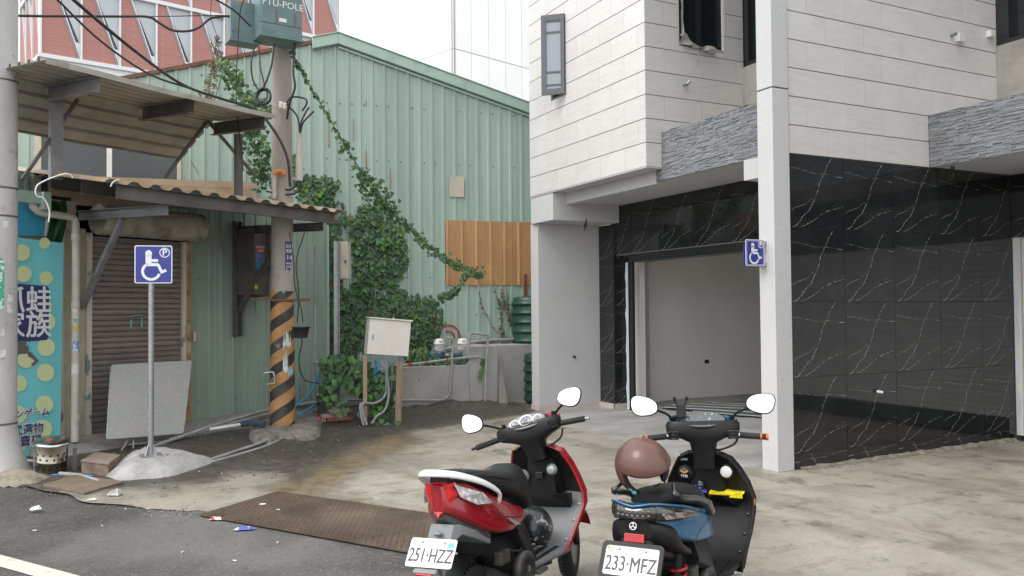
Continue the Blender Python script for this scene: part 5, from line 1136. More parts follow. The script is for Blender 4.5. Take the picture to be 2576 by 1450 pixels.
# brown box, stub pipes, plates on the ground
M_BBOX = mat('brown mortared box', (.20, .13, .095), .85, c2=(.30, .24, .20), ns=7, bump=.4, bs=30, c3=(.12, .08, .06), ns3=3); M_BLID = mat('brown grey lid', (.25, .20, .165), .75, c2=(.19, .15, .12), ns=5)
q = [G(x, y) for x, y in ((205, 1195), (272, 1203), (300, 1180), (240, 1172))]; bx_ = thing('utility_box', 'low brown box with a flat lid beside the concrete mound', 'box', sum(q)/4)
mb = MB(); mb.add(q+[p+np.array([0, 0, .135]) for p in q], [(3, 2, 1, 0), (4, 5, 6, 7), (0, 1, 5, 4), (1, 2, 6, 5), (2, 3, 7, 6), (3, 0, 4, 7)]); mb.build('body', M_BBOX, bx_, bevel=.01)
c_ = sum(q)/4; q2_ = [c_+(p-c_)*1.05 for p in q]; mb = MB(); mb.add([p+np.array([0, 0, .137]) for p in q2_]+[p+np.array([0, 0, .155]) for p in q2_], [(3, 2, 1, 0), (4, 5, 6, 7), (0, 1, 5, 4), (1, 2, 6, 5), (2, 3, 7, 6), (3, 0, 4, 7)]); mb.build('lid', M_BLID, bx_, bevel=.004)
M_PLY = mat('muddy brown board', (.155, .115, .08), .8, c2=(.20, .155, .115), ns=5, c3=(.10, .08, .06), ns3=1.6, bump=.25, bs=20); M_DPL = mat('dark steel plate', (.085, .08, .075), .6, m=.3, c2=(.13, .12, .105), ns=4)
def flat_plate(pts, z0, z1, m, name, label, cat, bev=.003):
    q = [G(x, y) for x, y in pts]; n = len(q); mb = MB(); mb.add([(p[0], p[1], z0) for p in q]+[(p[0], p[1], z1) for p in q], [tuple(range(n))[::-1], tuple(range(n, 2*n))]+[(i, (i+1) % n, n+(i+1) % n, n+i) for i in range(n)]); return tag(mb.build(name, m, bevel=bev), label, cat)
flat_plate(((108, 1229), (212, 1251), (312, 1222), (190, 1203)), .012, .04, M_PLY, 'ground_board', 'muddy brown board lying on the ground before the steel bin', 'board')
flat_plate(((255, 1205), (325, 1223), (415, 1208), (380, 1195)), .005, .016, M_DPL, 'ground_plate', 'dark steel plate under the edge of the concrete mound', 'plate')
M_GPIPE = mat('grey pvc pipe', (.36, .36, .355), .5, c2=(.27, .265, .26), ns=6, c3=(.20, .19, .175), ns3=3, lo3=.6, hi3=.75)
def pipe(name, pts, r, label, m=None, cat='pipe', seg=0):
    mb = MB(); P_ = curve_pts(pts, seg) if seg else pts; mb.tube(P_, r, 8); return tag(mb.build(name, m or M_GPIPE), label, cat)
for x, yb_, yt, lb in ((89, 1192, 1138, 'short grey pipe stub standing beside the pale pole'), (301-1, 1180, 1127, '')):
    if lb: g = G(x, yb_); h_ = PN(x, yt, g[:2], CM[2][:2])[2]; pipe('pipe_stub', [g, (g[0], g[1], h_)], .02, lb)
g = G(188, 1188); mb = MB(); mb.tube([g, (g[0], g[1], .26)], .028, 4, smooth=False); tag(mb.build('short_post', M_GIRD), 'short rusty square post behind the brown box', 'post')
pipe('ground_pipe', [G(60, 1158, .06), G(140, 1165, .06)], .014, 'white pipe running low behind the steel bin', M_WHITE)
pipe('ground_pipe', [G(150, 1192, .03), G(200, 1196, .03), G(250, 1212, .03)], .022, 'grey pipe lying in front of the brown box')
M_BHOSE = mat('blue hose', (.03, .25, .52), .4)
pipe('blue_hose', [G(130, 1196, .015), G(180, 1194, .015), G(235, 1199, .015)], .012, 'blue hose lying flat under the steel bin', M_BHOSE, 'hose')
mb = MB(); rg = random.Random(12); cg = G(40, 1213)[:2]
mb.grid(lambda u, v: (cg[0]+(u-.5)*.25*0+(CM[0][0]*(u-.5)*.62+CM[2][0]*(v-.5)*.45), cg[1]+CM[0][1]*(u-.5)*.62+CM[2][1]*(v-.5)*.45, .13*max(0, 1-((u-.5)*2)**2)*max(0, 1-((v-.5)*2)**2)+.012*nz(u*20+v*13)), 20, 16); tag(mb.build('rubble_mound', M_MORT), 'rough heap of rubble at the foot of the pale pole', 'rubble heap')
# ================================================================ THINGS BETWEEN SHED AND HOUSE
def z4(x, y): return (1200+x/2.576)/1.59006, (1150+y/2.576)/1.59006
def z2(x, y): return (300+x/2.576)/1.59006, (1360+y/2.576)/1.59006
M_CONC = mat('stained planter concrete', (.42, .41, .39), .85, c2=(.33, .315, .295), ns=2.2, bump=.25, bs=25, c3=(.19, .18, .165), ns3=9, lo3=.62, hi3=.74, st3=(1, 1, .5))
PXc = -13.15
def X4(x, y, X=PXc): return PX(*z4(x, y), X)
pz = X4(1470, 810)[2]; hz_ = X4(1890, 605)[2]; y_l = 3.35; y_s = X4(1745, 800)[1]; y_r = X4(2040, 1000)[1]
pw = thing('planter_wall', 'low stained concrete planter wall with pumps on top', 'planter', (PXc, 4.9, 0))
mb = MB(); mb.box((PXc-.16, y_l, -.05), (PXc, y_s-.0, pz)); mb.box((PXc-.85, y_l, -.05), (PXc-.16, y_l+.12, pz)); mb.build('planter_face', M_CONC, pw, bevel=.012)
mb = MB(); mb.box((PXc-.8, y_s+.003, -.05), (PXc+.001, y_r, hz_)); mb.build('raised_block', M_CONC, pw, bevel=.012)
M_SOIL = mat('planter soil', (.07, .055, .045), .95, c2=(.11, .09, .07), ns=12, bump=.6, bs=20)
mb = MB(); mb.box((PXc-.8, y_l+.12, -.05), (PXc-.16, y_s, pz-.04)); mb.build('soil', M_SOIL, pw)
rw = MB(); hb = PX(*z4(2200, 590), -13.45)[2]; rw.box((-13.95, y_r+.12, -.05), (-13.45, 7.9, hb)); tag(rw.build('concrete_block', M_CONC, bevel=.012), 'grey concrete block wall under the green drum', 'wall')
M_WOOD = mat('weathered timber', (.40, .30, .20), .8, c2=(.29, .21, .14), ns=8, st=(3, 3, .3), c3=(.20, .15, .11), ns3=4, lo3=.6, hi3=.75)
# leaning board
q = [X4(2042, 752, -13.25), X4(2068, 752, -13.25), X4(2146, 1226, -12.95), X4(2050, 1226, -12.95)]; mb = MB(); d_ = np.array([-.03, .01, 0]); mb.add(q+[p+d_ for p in q], [(0, 1, 2, 3), (7, 6, 5, 4), (0, 4, 5, 1), (1, 5, 6, 2), (2, 6, 7, 3), (3, 7, 4, 0)]); tag(mb.build('leaning_board', mat('grey weathered board', (.27, .24, .21), .8, c2=(.20, .175, .15), ns=6, st=(1, 1, .2))), 'narrow grey board leaning against the planter end', 'board')
# green drums
M_DRUM = mat('dark green ribbed plastic', (.014, .058, .034), .42, c2=(.020, .075, .044), ns=3, c3=(.09, .13, .10), ns3=6, lo3=.62, hi3=.75)
def drum(cx_, cy_, zs, r, label, m=M_DRUM):
    mb = MB(); z0, z1, n_ = zs; pr = [(r*.9, z0)]; h = (z1-z0)/n_
    for k in range(n_): b_ = z0+k*h; pr += [(r*.93, b_+.1*h), (r*1.0, b_+.16*h), (r*1.04, b_+.26*h), (r*1.0, b_+.36*h), (r*.97, b_+.6*h), (r*.94, b_+.95*h)]
    pr += [(r*.9, z1), (r*.3, z1+.03), (.0, z1+.03)]; mb.lathe(pr, 32, at=(cx_, cy_, 0)); return tag(mb.build('plastic_drum', m), label, 'drum')
e = X4(2216, 300, -13.75); drum(-13.78, e[1]+.40, (hb+.005, X4(2300, 100, -13.45)[2], 5), .40, 'dark green ribbed drum standing on the concrete block')
e = X4(2328, 900, -12.95); drum(-12.98, e[1]+.30, (.05, X4(2370, 690, -12.9)[2], 5), .29, 'lower dark green ribbed drum by the house pillar')
mb = MB(); p = PX(1322, 700, -13.95); mb.box((p[0]-.02, p[1]-.02, 1.0), (p[0]+.02, p[1]+.02, PX(1322, 690, -13.95)[2])); tag(mb.build('red_pole', mat('rusty red steel', (.20, .045, .03), .6)), 'thin rusty red steel bar behind the green drum', 'bar')
# pumps
M_PUMPB = mat('blue pump casing', (.035, .085, .14), .4); M_YLW = mat('yellow label', (.66, .48, .03), .5); M_SIL = mat('grey label', (.40, .42, .45), .4)
for i, (zx, zy, lb) in enumerate(((1435, 600, 'water pump with white tank nearer the white cabinet'), (1674, 595, 'water pump with white tank beside the standpipe'))):
    p = X4(zx, zy, -13.5); t_ = thing('water_pump', lb, 'pump', (p[0], p[1], pz-.03), group='water pumps on the planter')
    mb = MB(); r = .088; mb.lathe([(.02, -.16), (.035, -.15), (.04, -.12), (r*.7, -.105), (r*.93, -.085), (r, -.05), (r*1.0, .015), (r*1.1, .02), (r*1.1, .042), (r*1.0, .047), (r*.97, .08), (r*.82, .105), (r*.5, .12), (.0, .124)], 24, at=p); mb.build('tank', M_PLASTIC if False else M_SHUT, t_)
    mb = MB(); mb.tube([p+np.array([0, 0, .12]), p+np.array([0, 0, .14])], .012, 8); mb.build('valve', M_BLK, t_)
    fp = facing(p); wrap_patch(p, r*.99+.003, fp-.05, fp+.65, p[2]+.055, p[2]+.082, M_YLW, t_, 'yellow_label', n=5); wrap_patch(p, r*.98+.003, fp-.35, fp+.5, p[2]-.055, p[2]-.015, M_SIL, t_, 'grey_label', n=5)
    mb = MB(); d = np.array([.05, -.12, 0]); mb.tube([p+np.array([.0, .03, -.19]), p+np.array([.0, -.17, -.20])], .062, 14); mb.cbox(p+np.array([.0, -.06, -.26]), (.12, .16, .05)); mb.cbox(p+np.array([0, .06, -.17]), (.09, .09, .10)); mb.build('motor', M_PUMPB, t_, bevel=.004)
    mb = MB(); mb.tube([p+np.array([.005, .02, -.15]), p+np.array([.03, .09, -.16]), p+np.array([.04, .16, -.17])], .018, 8); mb.build('outlet', M_PLASTIC, t_)
# pipes on and round the planter
def path4(pts, X): return [X4(x, y, X) for x, y in pts]
M_RTAPE = mat('red tape', (.55, .02, .03), .4)
pt = thing('taped_pipe', 'long grey pipe with red tape lying along the planter top', 'pipe', X4(1450, 760, -13.1)); mb = MB(); mb.tube(path4(((960, 815), (1060, 803), (1300, 775), (1600, 735), (1840, 714)), -13.1), .021, 8); mb.build('pipe', M_GPIPE, pt)
for x, y, w in ((1130, 794, 26), (1298, 775, 9), (1515, 747, 9)):
    mb = MB(); mb.tube(path4(((x-w, y+w*.12), (x+w, y-w*.12)), -13.1), .0235, 8, caps=False); mb.build('red_tape', M_RTAPE, pt)
pipe('planter_conduit', curve_pts(path4(((0, 1205), (200, 1180), (420, 1160), (800, 1162), (1200, 1163), (1440, 1162), (1510, 1140), (1545, 1080), (1552, 1000), (1562, 850), (1570, 700), (1580, 560), (1578, 535), (1560, 525), (1520, 522)), -13.10), 4), .021, 'grey conduit along the planter face that turns up past the pump')
pipe('standpipe', path4(((1906, 1275), (1912, 1100), (1925, 700), (1938, 500), (1930, 488), (1850, 478), (1765, 470), (1750, 478), (1742, 560), (1735, 655)), -13.02), .023, 'grey standpipe bent over the planter like a hook')
for k, pts in enumerate((((1490, 640), (1640, 600), (1790, 560), (2000, 540), (2290, 530)), ((1500, 655), (1700, 600), (1900, 555), (2290, 545)), ((1520, 660), (1760, 590), (1990, 560), (2100, 545)))):
    pipe('loose_pipe', path4(pts, -13.85-.06*k), .022, ('uppermost', 'middle', 'lowest')[k]+' of three loose pipes lying behind the pumps', M_GPIPE)
# red ring painted on the shed wall
mb = MB(); c = SW(*z4(1530, 515), .03); r1, r0 = .17, .145
def ring(mb, c, r0, r1, a0=0, a1=360, n=36):
    o, i = arc_band(0, 0, r0, r1, a0, a1, n); P = lambda u, v: (c[0]+DS[0]*u, c[1]+DS[1]*u, c[2]+v); m = len(o); mb.add([P(u, v) for u, v in o]+[P(u, v) for u, v in i], [(k, k+1, m+k+1, m+k) for k in range(m-1)])
c = c - np.array([0, 0, .0]); ring(mb, c, .20, .235); ring(mb, c, .09, .125, -60, 120); mb.build('red_painted_ring', mat('red wall paint', (.34, .05, .035), .6), shed, recalc=False)
# wooden-legged white cabinet
M_CABW = mat('cream white enamel', (.82, .79, .73), .35, c2=(.72, .69, .62), ns=1.5)
D_ = 12.2; cbl = EYEV+ray(*z4(690, 688))*D_; th_ = math.radians(22); ux = CM[0]*math.cos(th_)+CM[2]*math.sin(th_); ux = np.array([ux[0], ux[1], 0]); ux /= np.linalg.norm(ux); nz_c = np.cross(ux, [0, 0, 1]); tl = math.radians(-5.2)
ux2 = ux*math.cos(tl)+np.array([0, 0, 1])*math.sin(tl); uz2 = -ux*math.sin(tl)+np.array([0, 0, 1])*math.cos(tl)
FC = Matrix(((ux2[0], nz_c[0], uz2[0]), (ux2[1], nz_c[1], uz2[1]), (ux2[2], nz_c[2], uz2[2])))
CW, CH, CD = .635, .53, .24
cb = thing('electric_cabinet', 'cream white electric cabinet on two timber legs in front of the creeper', 'cabinet', (cbl[0], cbl[1], 0))
def cbx(mb, x0, x1, y0, y1, z0, z1): mb.box((x0, y0, z0), (x1, y1, z1), R=FC, at=cbl)
mb = MB(); cbx(mb, 0, CW, -CD, -.018, 0, CH); mb.build('body', M_CABW, cb, bevel=.006)
mb = MB(); cbx(mb, .004, CW-.004, -.016, .0, .004, CH-.004); dr = mb.build('door', M_CABW, cb, bevel=.006)
mb = MB(); cbx(mb, .055, .08, .0, .006, .22, .30); mb.build('latch', M_STEEL, dr, bevel=.003)
mb = MB(); cbx(mb, -.015, CW+.015, -CD-.01, .035, CH+.002, CH+.022); mb.build('rain_hood', M_CABW, cb, bevel=.004)
mb = MB(); cbx(mb, .36, .39, -.1, -.07, CH+.022, CH+.045); mb.build('hood_bolt', M_STEEL, cb)
for (ax, ay, bx2, by) in ((670, 700, 672, 1400), (1028, 770, 1012, 1398)):
    t_ = EYEV+ray(*z4(ax, ay))*(D_+.05); b_ = G(*z4(bx2, by)); b_ = EYEV+ray(*z4(bx2, by))*(D_+.0); b_[2] = max(-.02, b_[2]); mb = MB(); mb.bar(t_, b_, .085 if ax > 900 else .06, .05); mb.build('timber_leg', M_WOOD, cb, bevel=.004)
M_FLEX = mat('grey flexible conduit', (.27, .285, .30), .45, c2=(.20, .21, .225), ns=20)
def dcab(pts, D): return curve_pts([EYEV+ray(*z4(x, y))*(D+dd) for x, y, dd in pts], 6)
for k, pts in enumerate((((775, 745, 0), (775, 800, .02), (768, 860, .05), (755, 900, .1)), ((828, 750, 0), (860, 830, 0), (890, 910, .05), (905, 1020, .05), (880, 1110, 0), (820, 1175, -.02), (720, 1200, -.1), (660, 1195, -.2), (640, 1230, -.25), (650, 1300, -.3), (690, 1420, -.35)), ((855, 752, 0), (880, 840, 0), (900, 920, .05), (830, 960, .1), (770, 970, .2)), ((885, 755, 0), (895, 860, 0), (890, 960, .0), (885, 1080, 0), (850, 1150, -.05), (760, 1195, -.1), (640, 1195, -.2), (620, 1240, -.25), (632, 1330, -.3), (655, 1425, -.35)), ((915, 758, 0), (895, 860, .02), (905, 960, .02), (915, 1080, 0), (900, 1200, -.1), (860, 1280, -.2), (790, 1330, -.25), (745, 1400, -.3)), ((955, 762, 0), (950, 860, .05), (945, 960, .1), (930, 1100, .1)))):
    mb = MB(); mb.tube(dcab(pts, D_+.12), .019, 8); mb.build('flexible_conduit', M_FLEX, cb)
mb = MB(); mb.tube(dcab(((785, 735, 0), (808, 800, 0), (800, 860, 0), (760, 892, .05)), D_+.1), .02, 8); mb.build('blue_conduit', M_BHOSE, cb)
mb = MB(); mb.tube([EYEV+ray(*z4(x, y))*(D_-.15) for x, y in ((768, 1362), (735, 1405))], .016, 8); mb.build('pink_cable_end', mat('pink cable', (.65, .30, .33), .5), cb)
# galvanised post and beige box in the creeper
g0 = EYEV+ray(847, 1040)*13.0; gt_ = EYEV+ray(848, 606)*13.0; mb = MB()
for dx, w in ((-.038, .012), (.032, .012)): mb.box((g0[0]-.02, g0[1]+dx, .0), (g0[0]+.03, g0[1]+dx+w, gt_[2]))
mb.box((g0[0]-.025, g0[1]-.04, 0), (g0[0]-.015, g0[1]+.044, gt_[2]-.002)); mb.box((g0[0]+.03, g0[1]-.045, 0), (g0[0]+.036, g0[1]-.01, gt_[2])); tag(mb.build('steel_post', M_GALV), 'galvanised steel channel post standing in the creeper', 'post')
bb = thing('meter_box', 'narrow beige meter box beside the galvanised post', 'box', EYEV+ray(866, 700)*13.3); a = EYEV+ray(856, 702)*13.3
Fv = Matrix(((CM[0][0], -CM[2][0], 0), (CM[0][1], -CM[2][1], 0), (0, 0, 1)))
mb = MB(); mb.box((0, -.18, 0), (.135, 0, .60), R=Fv, at=a); mb.build('body', M_BEIGE, bb, bevel=.006); mb = MB(); mb.box((.012, .001, .012), (.123, .008, .588), R=Fv, at=a); mb.build('door', M_BEIGE, bb, bevel=.003)
mb = MB(); mb.box((.075, .008, .25), (.10, .02, .31), R=Fv, at=a); mb.build('padlock', M_RUST, bb, bevel=.003)
# pad of broken concrete at the pole, bricks, hoses, sticks
rg = random.Random(21); pp_ = [G(*p, .0)[:2] for p in ((628, 1090), (650, 1062), (700, 1045), (770, 1035), (810, 1045), (806, 1078), (800, 1104), (765, 1112), (720, 1108), (680, 1118), (640, 1118))]; c0 = np.mean(pp_, axis=0); mb = MB(); secs = []
ring0 = curve_pts([(a, b, 0) for a, b in pp_+[pp_[0]]], 3)[:-1]
for f, z in ((1.08, -.02), (1.0, .045), (.93, .085), (.8, .11), (.5, .125), (.05, .13)): secs.append([(c0[0]+(p[0]-c0[0])*f+rg.uniform(-.02, .02), c0[1]+(p[1]-c0[1])*f+rg.uniform(-.02, .02), z+rg.uniform(-.012, .012)) for p in ring0])
mb.loft(secs, smooth=False); tag(mb.build('concrete_pad', mat('broken concrete', (.24, .22, .195), .9, c2=(.13, .115, .095), ns=5, bump=.6, bs=18)), 'broken concrete pad round the foot of the striped pole', 'slab')
M_BRICKS = [mat('red brick', (.33, .12, .085), .85, c2=(.24, .085, .06), ns=12, bump=.4, bs=40), mat('mortar covered brick', (.42, .35, .30), .9, c2=(.30, .14, .10), ns=9, lo=.48, hi=.58, bump=.4, bs=40)]
bo = EYEV+ray(*z4(335, 1345))*12.5; bo[2] = .1
q = MB(); q.box((-.10, -.048, 0), (.10, .048, .058)); bm_ = [q.mesh('brick', m, bevel=.004, seg=1) for m in M_BRICKS]
for k, (dx, dy, dz, r_) in enumerate(((0, 0, 0, .1), (.0, -.21, 0, -.05), (.02, .19, 0, .2), (.02, -.08, .06, .05), (.0, .12, .06, -.1), (.02, .03, .12, .12), (.0, .20, .12, .3), (.1, -.35, 0, .8))):
    o_ = inst('brick', bm_[k % 2], None, (bo[0]+dx*.5, bo[1]+dy, ghost(bo[0], bo[1])+dz+.01), Matrix.Rotation(math.pi/2+r_, 3, 'Z')); tag(o_, ('brick at the bottom middle of the stack under the creeper', 'brick at the bottom end of the stack nearest the striped pole', 'brick at the bottom end of the stack nearest the cabinet', 'second course brick towards the striped pole', 'second course brick towards the cabinet', 'topmost brick in the middle of the stack', 'topmost brick at the cabinet end of the stack', 'single brick lying apart beside the stack under the creeper')[k], 'brick', 'bricks stacked under the creeper')
M_PINK = mat('pink plastic', (.62, .03, .16), .4)
st1 = thing('umbrella_stick', 'thin black stick with a pink handle leaning in the creeper', 'stick', EYEV+ray(797, 1076)*12.2); mb = MB(); mb.tube([EYEV+ray(828, 948)*12.6, EYEV+ray(802, 1050)*12.25], .010, 6); mb.build('shaft', M_WIRE, st1); mb = MB(); mb.tube([EYEV+ray(802, 1050)*12.25, EYEV+ray(797, 1078)*12.2], .018, 8); mb.build('handle', M_PINK, st1)
pipe('blue_hose', curve_pts([EYEV+ray(x, y)*d for x, y, d in ((815, 925, 12.9), (800, 945, 12.8), (782, 985, 12.6), (765, 1005, 12.4), (748, 1018, 12.2), (735, 1030, 12.1))], 5), .017, 'blue hose rising from the pole foot into the creeper', M_BHOSE, 'hose')
pipe('blue_hose', curve_pts([EYEV+ray(x, y)*d for x, y, d in ((790, 1020, 12.5), (770, 1033, 12.2), (750, 1045, 12.0))], 5), .017, 'short blue hose at the foot of the striped pole', M_BHOSE, 'hose')
pipe('ground_hose', curve_pts([G(*z2(x, y), h) for x, y, h in ((2500, 560, .45), (2490, 690, .16), (2380, 770, .10), (2000, 1020, .06), (1650, 1150, .03), (1320, 1262, .02))], 6), .020, 'thick grey hose curving over the soil, nearer the wall', M_GPIPE, 'hose')
pipe('ground_hose', curve_pts([G(*z2(x, y), h) for x, y, h in ((2485, 700, .16), (2470, 780, .06), (2300, 930, .04), (2050, 1060, .03), (1800, 1150, .03), (1360, 1275, .02))], 6), .018, 'thick grey hose curving over the soil, nearer the road', M_GPIPE, 'hose')
for k, (pts, lb) in enumerate((((( 2040, 705), (1700, 800), (1380, 900), (960, 1045), (700, 1140), (440, 1235)), 'long grey conduit lying along the shutter ramp, upper one'), (((2040, 745), (1800, 810), (1500, 890), (1250, 960)), 'shorter grey conduit beside the long one on the ramp'))):
    pipe('ramp_conduit', [EYEV+ray(*z2(x, y))*(12.4-(2040-x)/1600*2.6) for x, y in pts], .026, lb, M_GPIPE)
wp = thing('wrapped_pipe', 'white pipe with dark blue cloth wound round its end', 'pipe', EYEV+ray(*z2(1700, 880))*11.2); mb = MB(); mb.tube([EYEV+ray(*z2(1390, 922))*11.0, EYEV+ray(*z2(1720, 872))*11.3], .024, 10); mb.build('pipe', M_WHITE, wp)
M_DENIM = mat('dark blue cloth', (.035, .055, .085), .9, c2=(.055, .08, .115), ns=14, bump=.4, bs=30); mb = MB(); rg = random.Random(5)
mb.tube([EYEV+ray(*z2(x, y))*11.3+np.array([0, 0, rg.uniform(-.01, .01)]) for x, y in ((1690, 878), (1740, 868), (1800, 862), (1850, 868), (1900, 862), (1935, 868), (1925, 890), (1890, 905), (1885, 940))], [.03, .045, .038, .055, .042, .055, .045, .05, .03], 9); mb.build('cloth_wrap', M_DENIM, wp)
pc_ = thing('paint_can', 'crushed pale paint tin on the broken concrete pad', 'tin', EYEV+ray(*z2(1880, 1060))*11.1); mb = MB(); mb.lathe([(.03, 0), (.035, .01), (.035, .12), (.03, .125)], 12, at=EYEV+ray(*z2(1885, 1050))*11.1, R=Matrix.Rotation(.3, 3, 'X')); mb.build('tin', mat('pale paint tin', (.50, .46, .42), .5, c2=(.42, .10, .10), ns=8, lo=.52, hi=.6), pc_)
pipe('wall_conduit', [EYEV+ray(*z4(x, y))*12.9 for x, y in ((160, -420), (155, 0), (150, 770), (150, 1160))], .022, 'thin grey conduit running up the corner of the green wall', M_GPIPE)
pipe('wall_conduit', [EYEV+ray(*z4(x, y))*12.85 for x, y in ((152, 775), (240, 768))], .020, 'short level conduit branching from the corner conduit', M_GPIPE)
# small tin on the shutter jamb
c = EYEV+ray(220, 996)*10.6; mb = MB(); mb.lathe([(.03, -.035), (.032, -.03), (.032, .03), (.03, .035)], 14, at=c); tag(mb.build('hanging_tin', mat('blue white tin', (.50, .52, .56), .4, m=.3, c2=(.20, .30, .42), ns=14, lo=.5, hi=.56)), 'small blue and white tin hung on the shutter jamb', 'tin')
# tread plate over the gully
M_TREAD = mat('rusty tread plate', (.085, .057, .040), .5, m=.3, c2=(.125, .09, .062), ns=3, c3=(.16, .125, .09), ns3=1.2, lo3=.55, hi3=.72, rvar=.2)
tr = thing('tread_plate', 'rusty brown chequered steel plate bridging road and yard', 'steel plate', (-6.5, 1.9, 0))
a, b = G(500, 1299)[:2], G(699, 1243)[:2]; e1 = G(1040, 1396)[:2]-a; e1 = e1/np.linalg.norm(e1); L1 = 2.25; e2 = b-a; L2 = np.linalg.norm(e2); e2 /= L2
def tp_(u, v, z): p = a+e1*u+e2*v; return (p[0], p[1], z)
mb = MB(); mb.add([tp_(0, 0, .006), tp_(L1, 0, .006), tp_(L1, L2, .022), tp_(0, L2, .018), tp_(0, 0, .016), tp_(L1, 0, .016), tp_(L1, L2, .032), tp_(0, L2, .028)], [(3, 2, 1, 0), (4, 5, 6, 7), (0, 1, 5, 4), (1, 2, 6, 5), (2, 3, 7, 6), (3, 0, 4, 7)]); mb.build('plate', M_TREAD, tr)
mb = MB(); i = 0
for iu in range(int(L1/.055)):
    for iv in range(int(L2/.045)):
        u, v = .03+iu*.055+(.027 if iv % 2 else 0), .03+iv*.045; z = .0165+.012*v/L2; ang_ = (.75 if (iu+iv) % 2 else -.75); du, dv_ = math.cos(ang_)*.017, math.sin(ang_)*.017; nu_, nv2 = -math.sin(ang_)*.0055, math.cos(ang_)*.0055
        mb.add([tp_(u-du-nu_, v-dv_-nv2, z), tp_(u+du-nu_, v+dv_-nv2, z), tp_(u+du+nu_, v+dv_+nv2, z), tp_(u-du+nu_, v-dv_+nv2, z), tp_(u-du*.7, v-dv_*.7, z+.004), tp_(u+du*.7, v+dv_*.7, z+.004)], [(0, 1, 5, 4), (3, 4, 5, 2), (0, 4, 3), (1, 2, 5)])
M_STUD = mat('worn tread stud', (.05, .036, .027), .45, m=.3)
tag(mb.build('tread_studs', M_STUD, tr, recalc=False), kind='stuff')
u, v = (G(661, 1276)[:2]-a) @ e1, .45; mb = MB(); pc2 = G(661, 1276); mb.lathe([(.03, .0265), (.03, .0275)], 14, at=(pc2[0], pc2[1], 0)); mb.build('lifting_hole', M_PLASTIC, tr)
# litter
LIT = [mat('white litter', (.68, .67, .64), .7), mat('blue wrapper', (.10, .14, .48), .35, c2=(.62, .64, .70), ns=22, lo=.48, hi=.54), mat('red white wrapper', (.62, .55, .53), .5, c2=(.50, .04, .06), ns=18, lo=.50, hi=.56)]
def crumple(x, y, w, l, h, m, name, label, cat, seed, rz=0.0):
    rg = random.Random(seed); c = G(x, y); mb = MB()
    def f(u, v):
        a = u*2*math.pi; r = (.5+.5*math.sin(v*math.pi))
        return None
    nu_, nv2 = 9, 5; P = {}
    for j in range(nv2+1):
        for i in range(nu_+1): P[i, j] = (rg.uniform(-.12, .12), rg.uniform(-.12, .12), rg.uniform(.15, 1.0))
    def g(u, v):
        i, j = round(u*nu_), round(v*nv2); dx, dy, dz = P[i, j]; e = min(u, 1-u, v, 1-v)*4; X, Y = (u-.5+dx*.12)*l, (v-.5+dy*.2)*w; ca, sa = math.cos(rz), math.sin(rz)
        q = CM[0][:2]*(X*ca-Y*sa)+np.array([CM[2][0], CM[2][1]])*(X*sa+Y*ca); return (c[0]+q[0], c[1]+q[1], ghost(c[0], c[1])+.004+h*dz*min(1, e+.15))
    mb.grid(g, nu_, nv2, smooth=False); return tag(mb.build(name, m), label, cat)
crumple(616, 1333, .05, .16, .03, LIT[1], 'candy_wrapper', 'crumpled blue wrapper on the asphalt by the tread plate', 'wrapper', 1, .2)
crumple(544, 1308, .05, .11, .025, LIT[2], 'paper_wrapper', 'red and white wrapper at the edge of the tread plate', 'wrapper', 2)
crumple(90, 1288, .06, .09, .035, LIT[0], 'paper_scrap', 'crumpled white paper on the asphalt below the steel bin', 'paper', 3, .6)
crumple(232, 1264, .05, .08, .02, LIT[0], 'paper_scrap', 'torn white paper beside the muddy brown board', 'paper', 4)
crumple(290, 1252, .09, .11, .07, mat('clear plastic cup', (.42, .41, .39), .2), 'plastic_bag', 'small cloudy plastic bag near the muddy brown board', 'plastic bag', 5)
for k, (x, y, lb) in enumerate(((257, 1325, 'cigarette end on the asphalt straight below the parking sign'), (87, 1337, 'small white scrap above the road line'), (459, 1391, 'cigarette end on the asphalt nearest the picture bottom middle'), (591, 1413, 'cigarette end left of the red scooter plate'), (284, 1266, 'cigarette end below the cloudy bag'), (316, 1283, 'white butt on the asphalt edge'), (372, 1282, 'white butt near the tread plate corner'), (698, 1367, 'cigarette end in front of the tread plate'), (700, 1291, 'cigarette end lying on the tread plate'))):
    c = G(x, y); rz = k*1.3; mb = MB(); d_ = np.array([math.cos(rz), math.sin(rz), 0])*.015; z_ = np.array([0, 0, .007 if k != 8 else .03]); mb.tube([c-d_+z_, c+d_+z_], .0045, 6); tag(mb.build('cigarette_end', LIT[0]), lb, 'litter')
# ================================================================ LOOSE GRIT AND DRY SCRAPS ON THE SOIL
GRIT = [mat('grit grey', (.19, .18, .165), .9), mat('grit brown', (.10, .08, .06), .9), mat('grit pale', (.36, .345, .31), .9), mat('dry straw', (.34, .27, .15), .9)]
rg = random.Random(101); mb = MB(); D1n = np.array(D1); x0, y0 = D1n.min(0); x1, y1 = D1n.max(0); px, py = [], []
for _ in range(3400): px.append(rg.uniform(x0, x1)); py.append(rg.uniform(y0, y1))
dd = poly_dist(np.array(px), np.array(py), D1); dr = (np.stack([px, py], -1)-BO) @ BN
def pebble(x, y, s, k):
    z = ghost(x, y) if (np.array([x, y])-BO) @ BN > .25 else 0.0; a = rg.uniform(0, 6.3); ca, sa = math.cos(a), math.sin(a); f = rg.uniform(.6, 1)
    P = [(s, 0, .3*s), (0, s*f, .3*s), (-s, 0, .3*s), (0, -s*f, .3*s), (0, 0, s*.9), (0, 0, -s*.2)]; mb.add([(x+p*ca-q*sa, y+p*sa+q*ca, z+r_) for p, q, r_ in P], [(0, 1, 4), (1, 2, 4), (2, 3, 4), (3, 0, 4), (1, 0, 5), (2, 1, 5), (3, 2, 5), (0, 3, 5)], k)
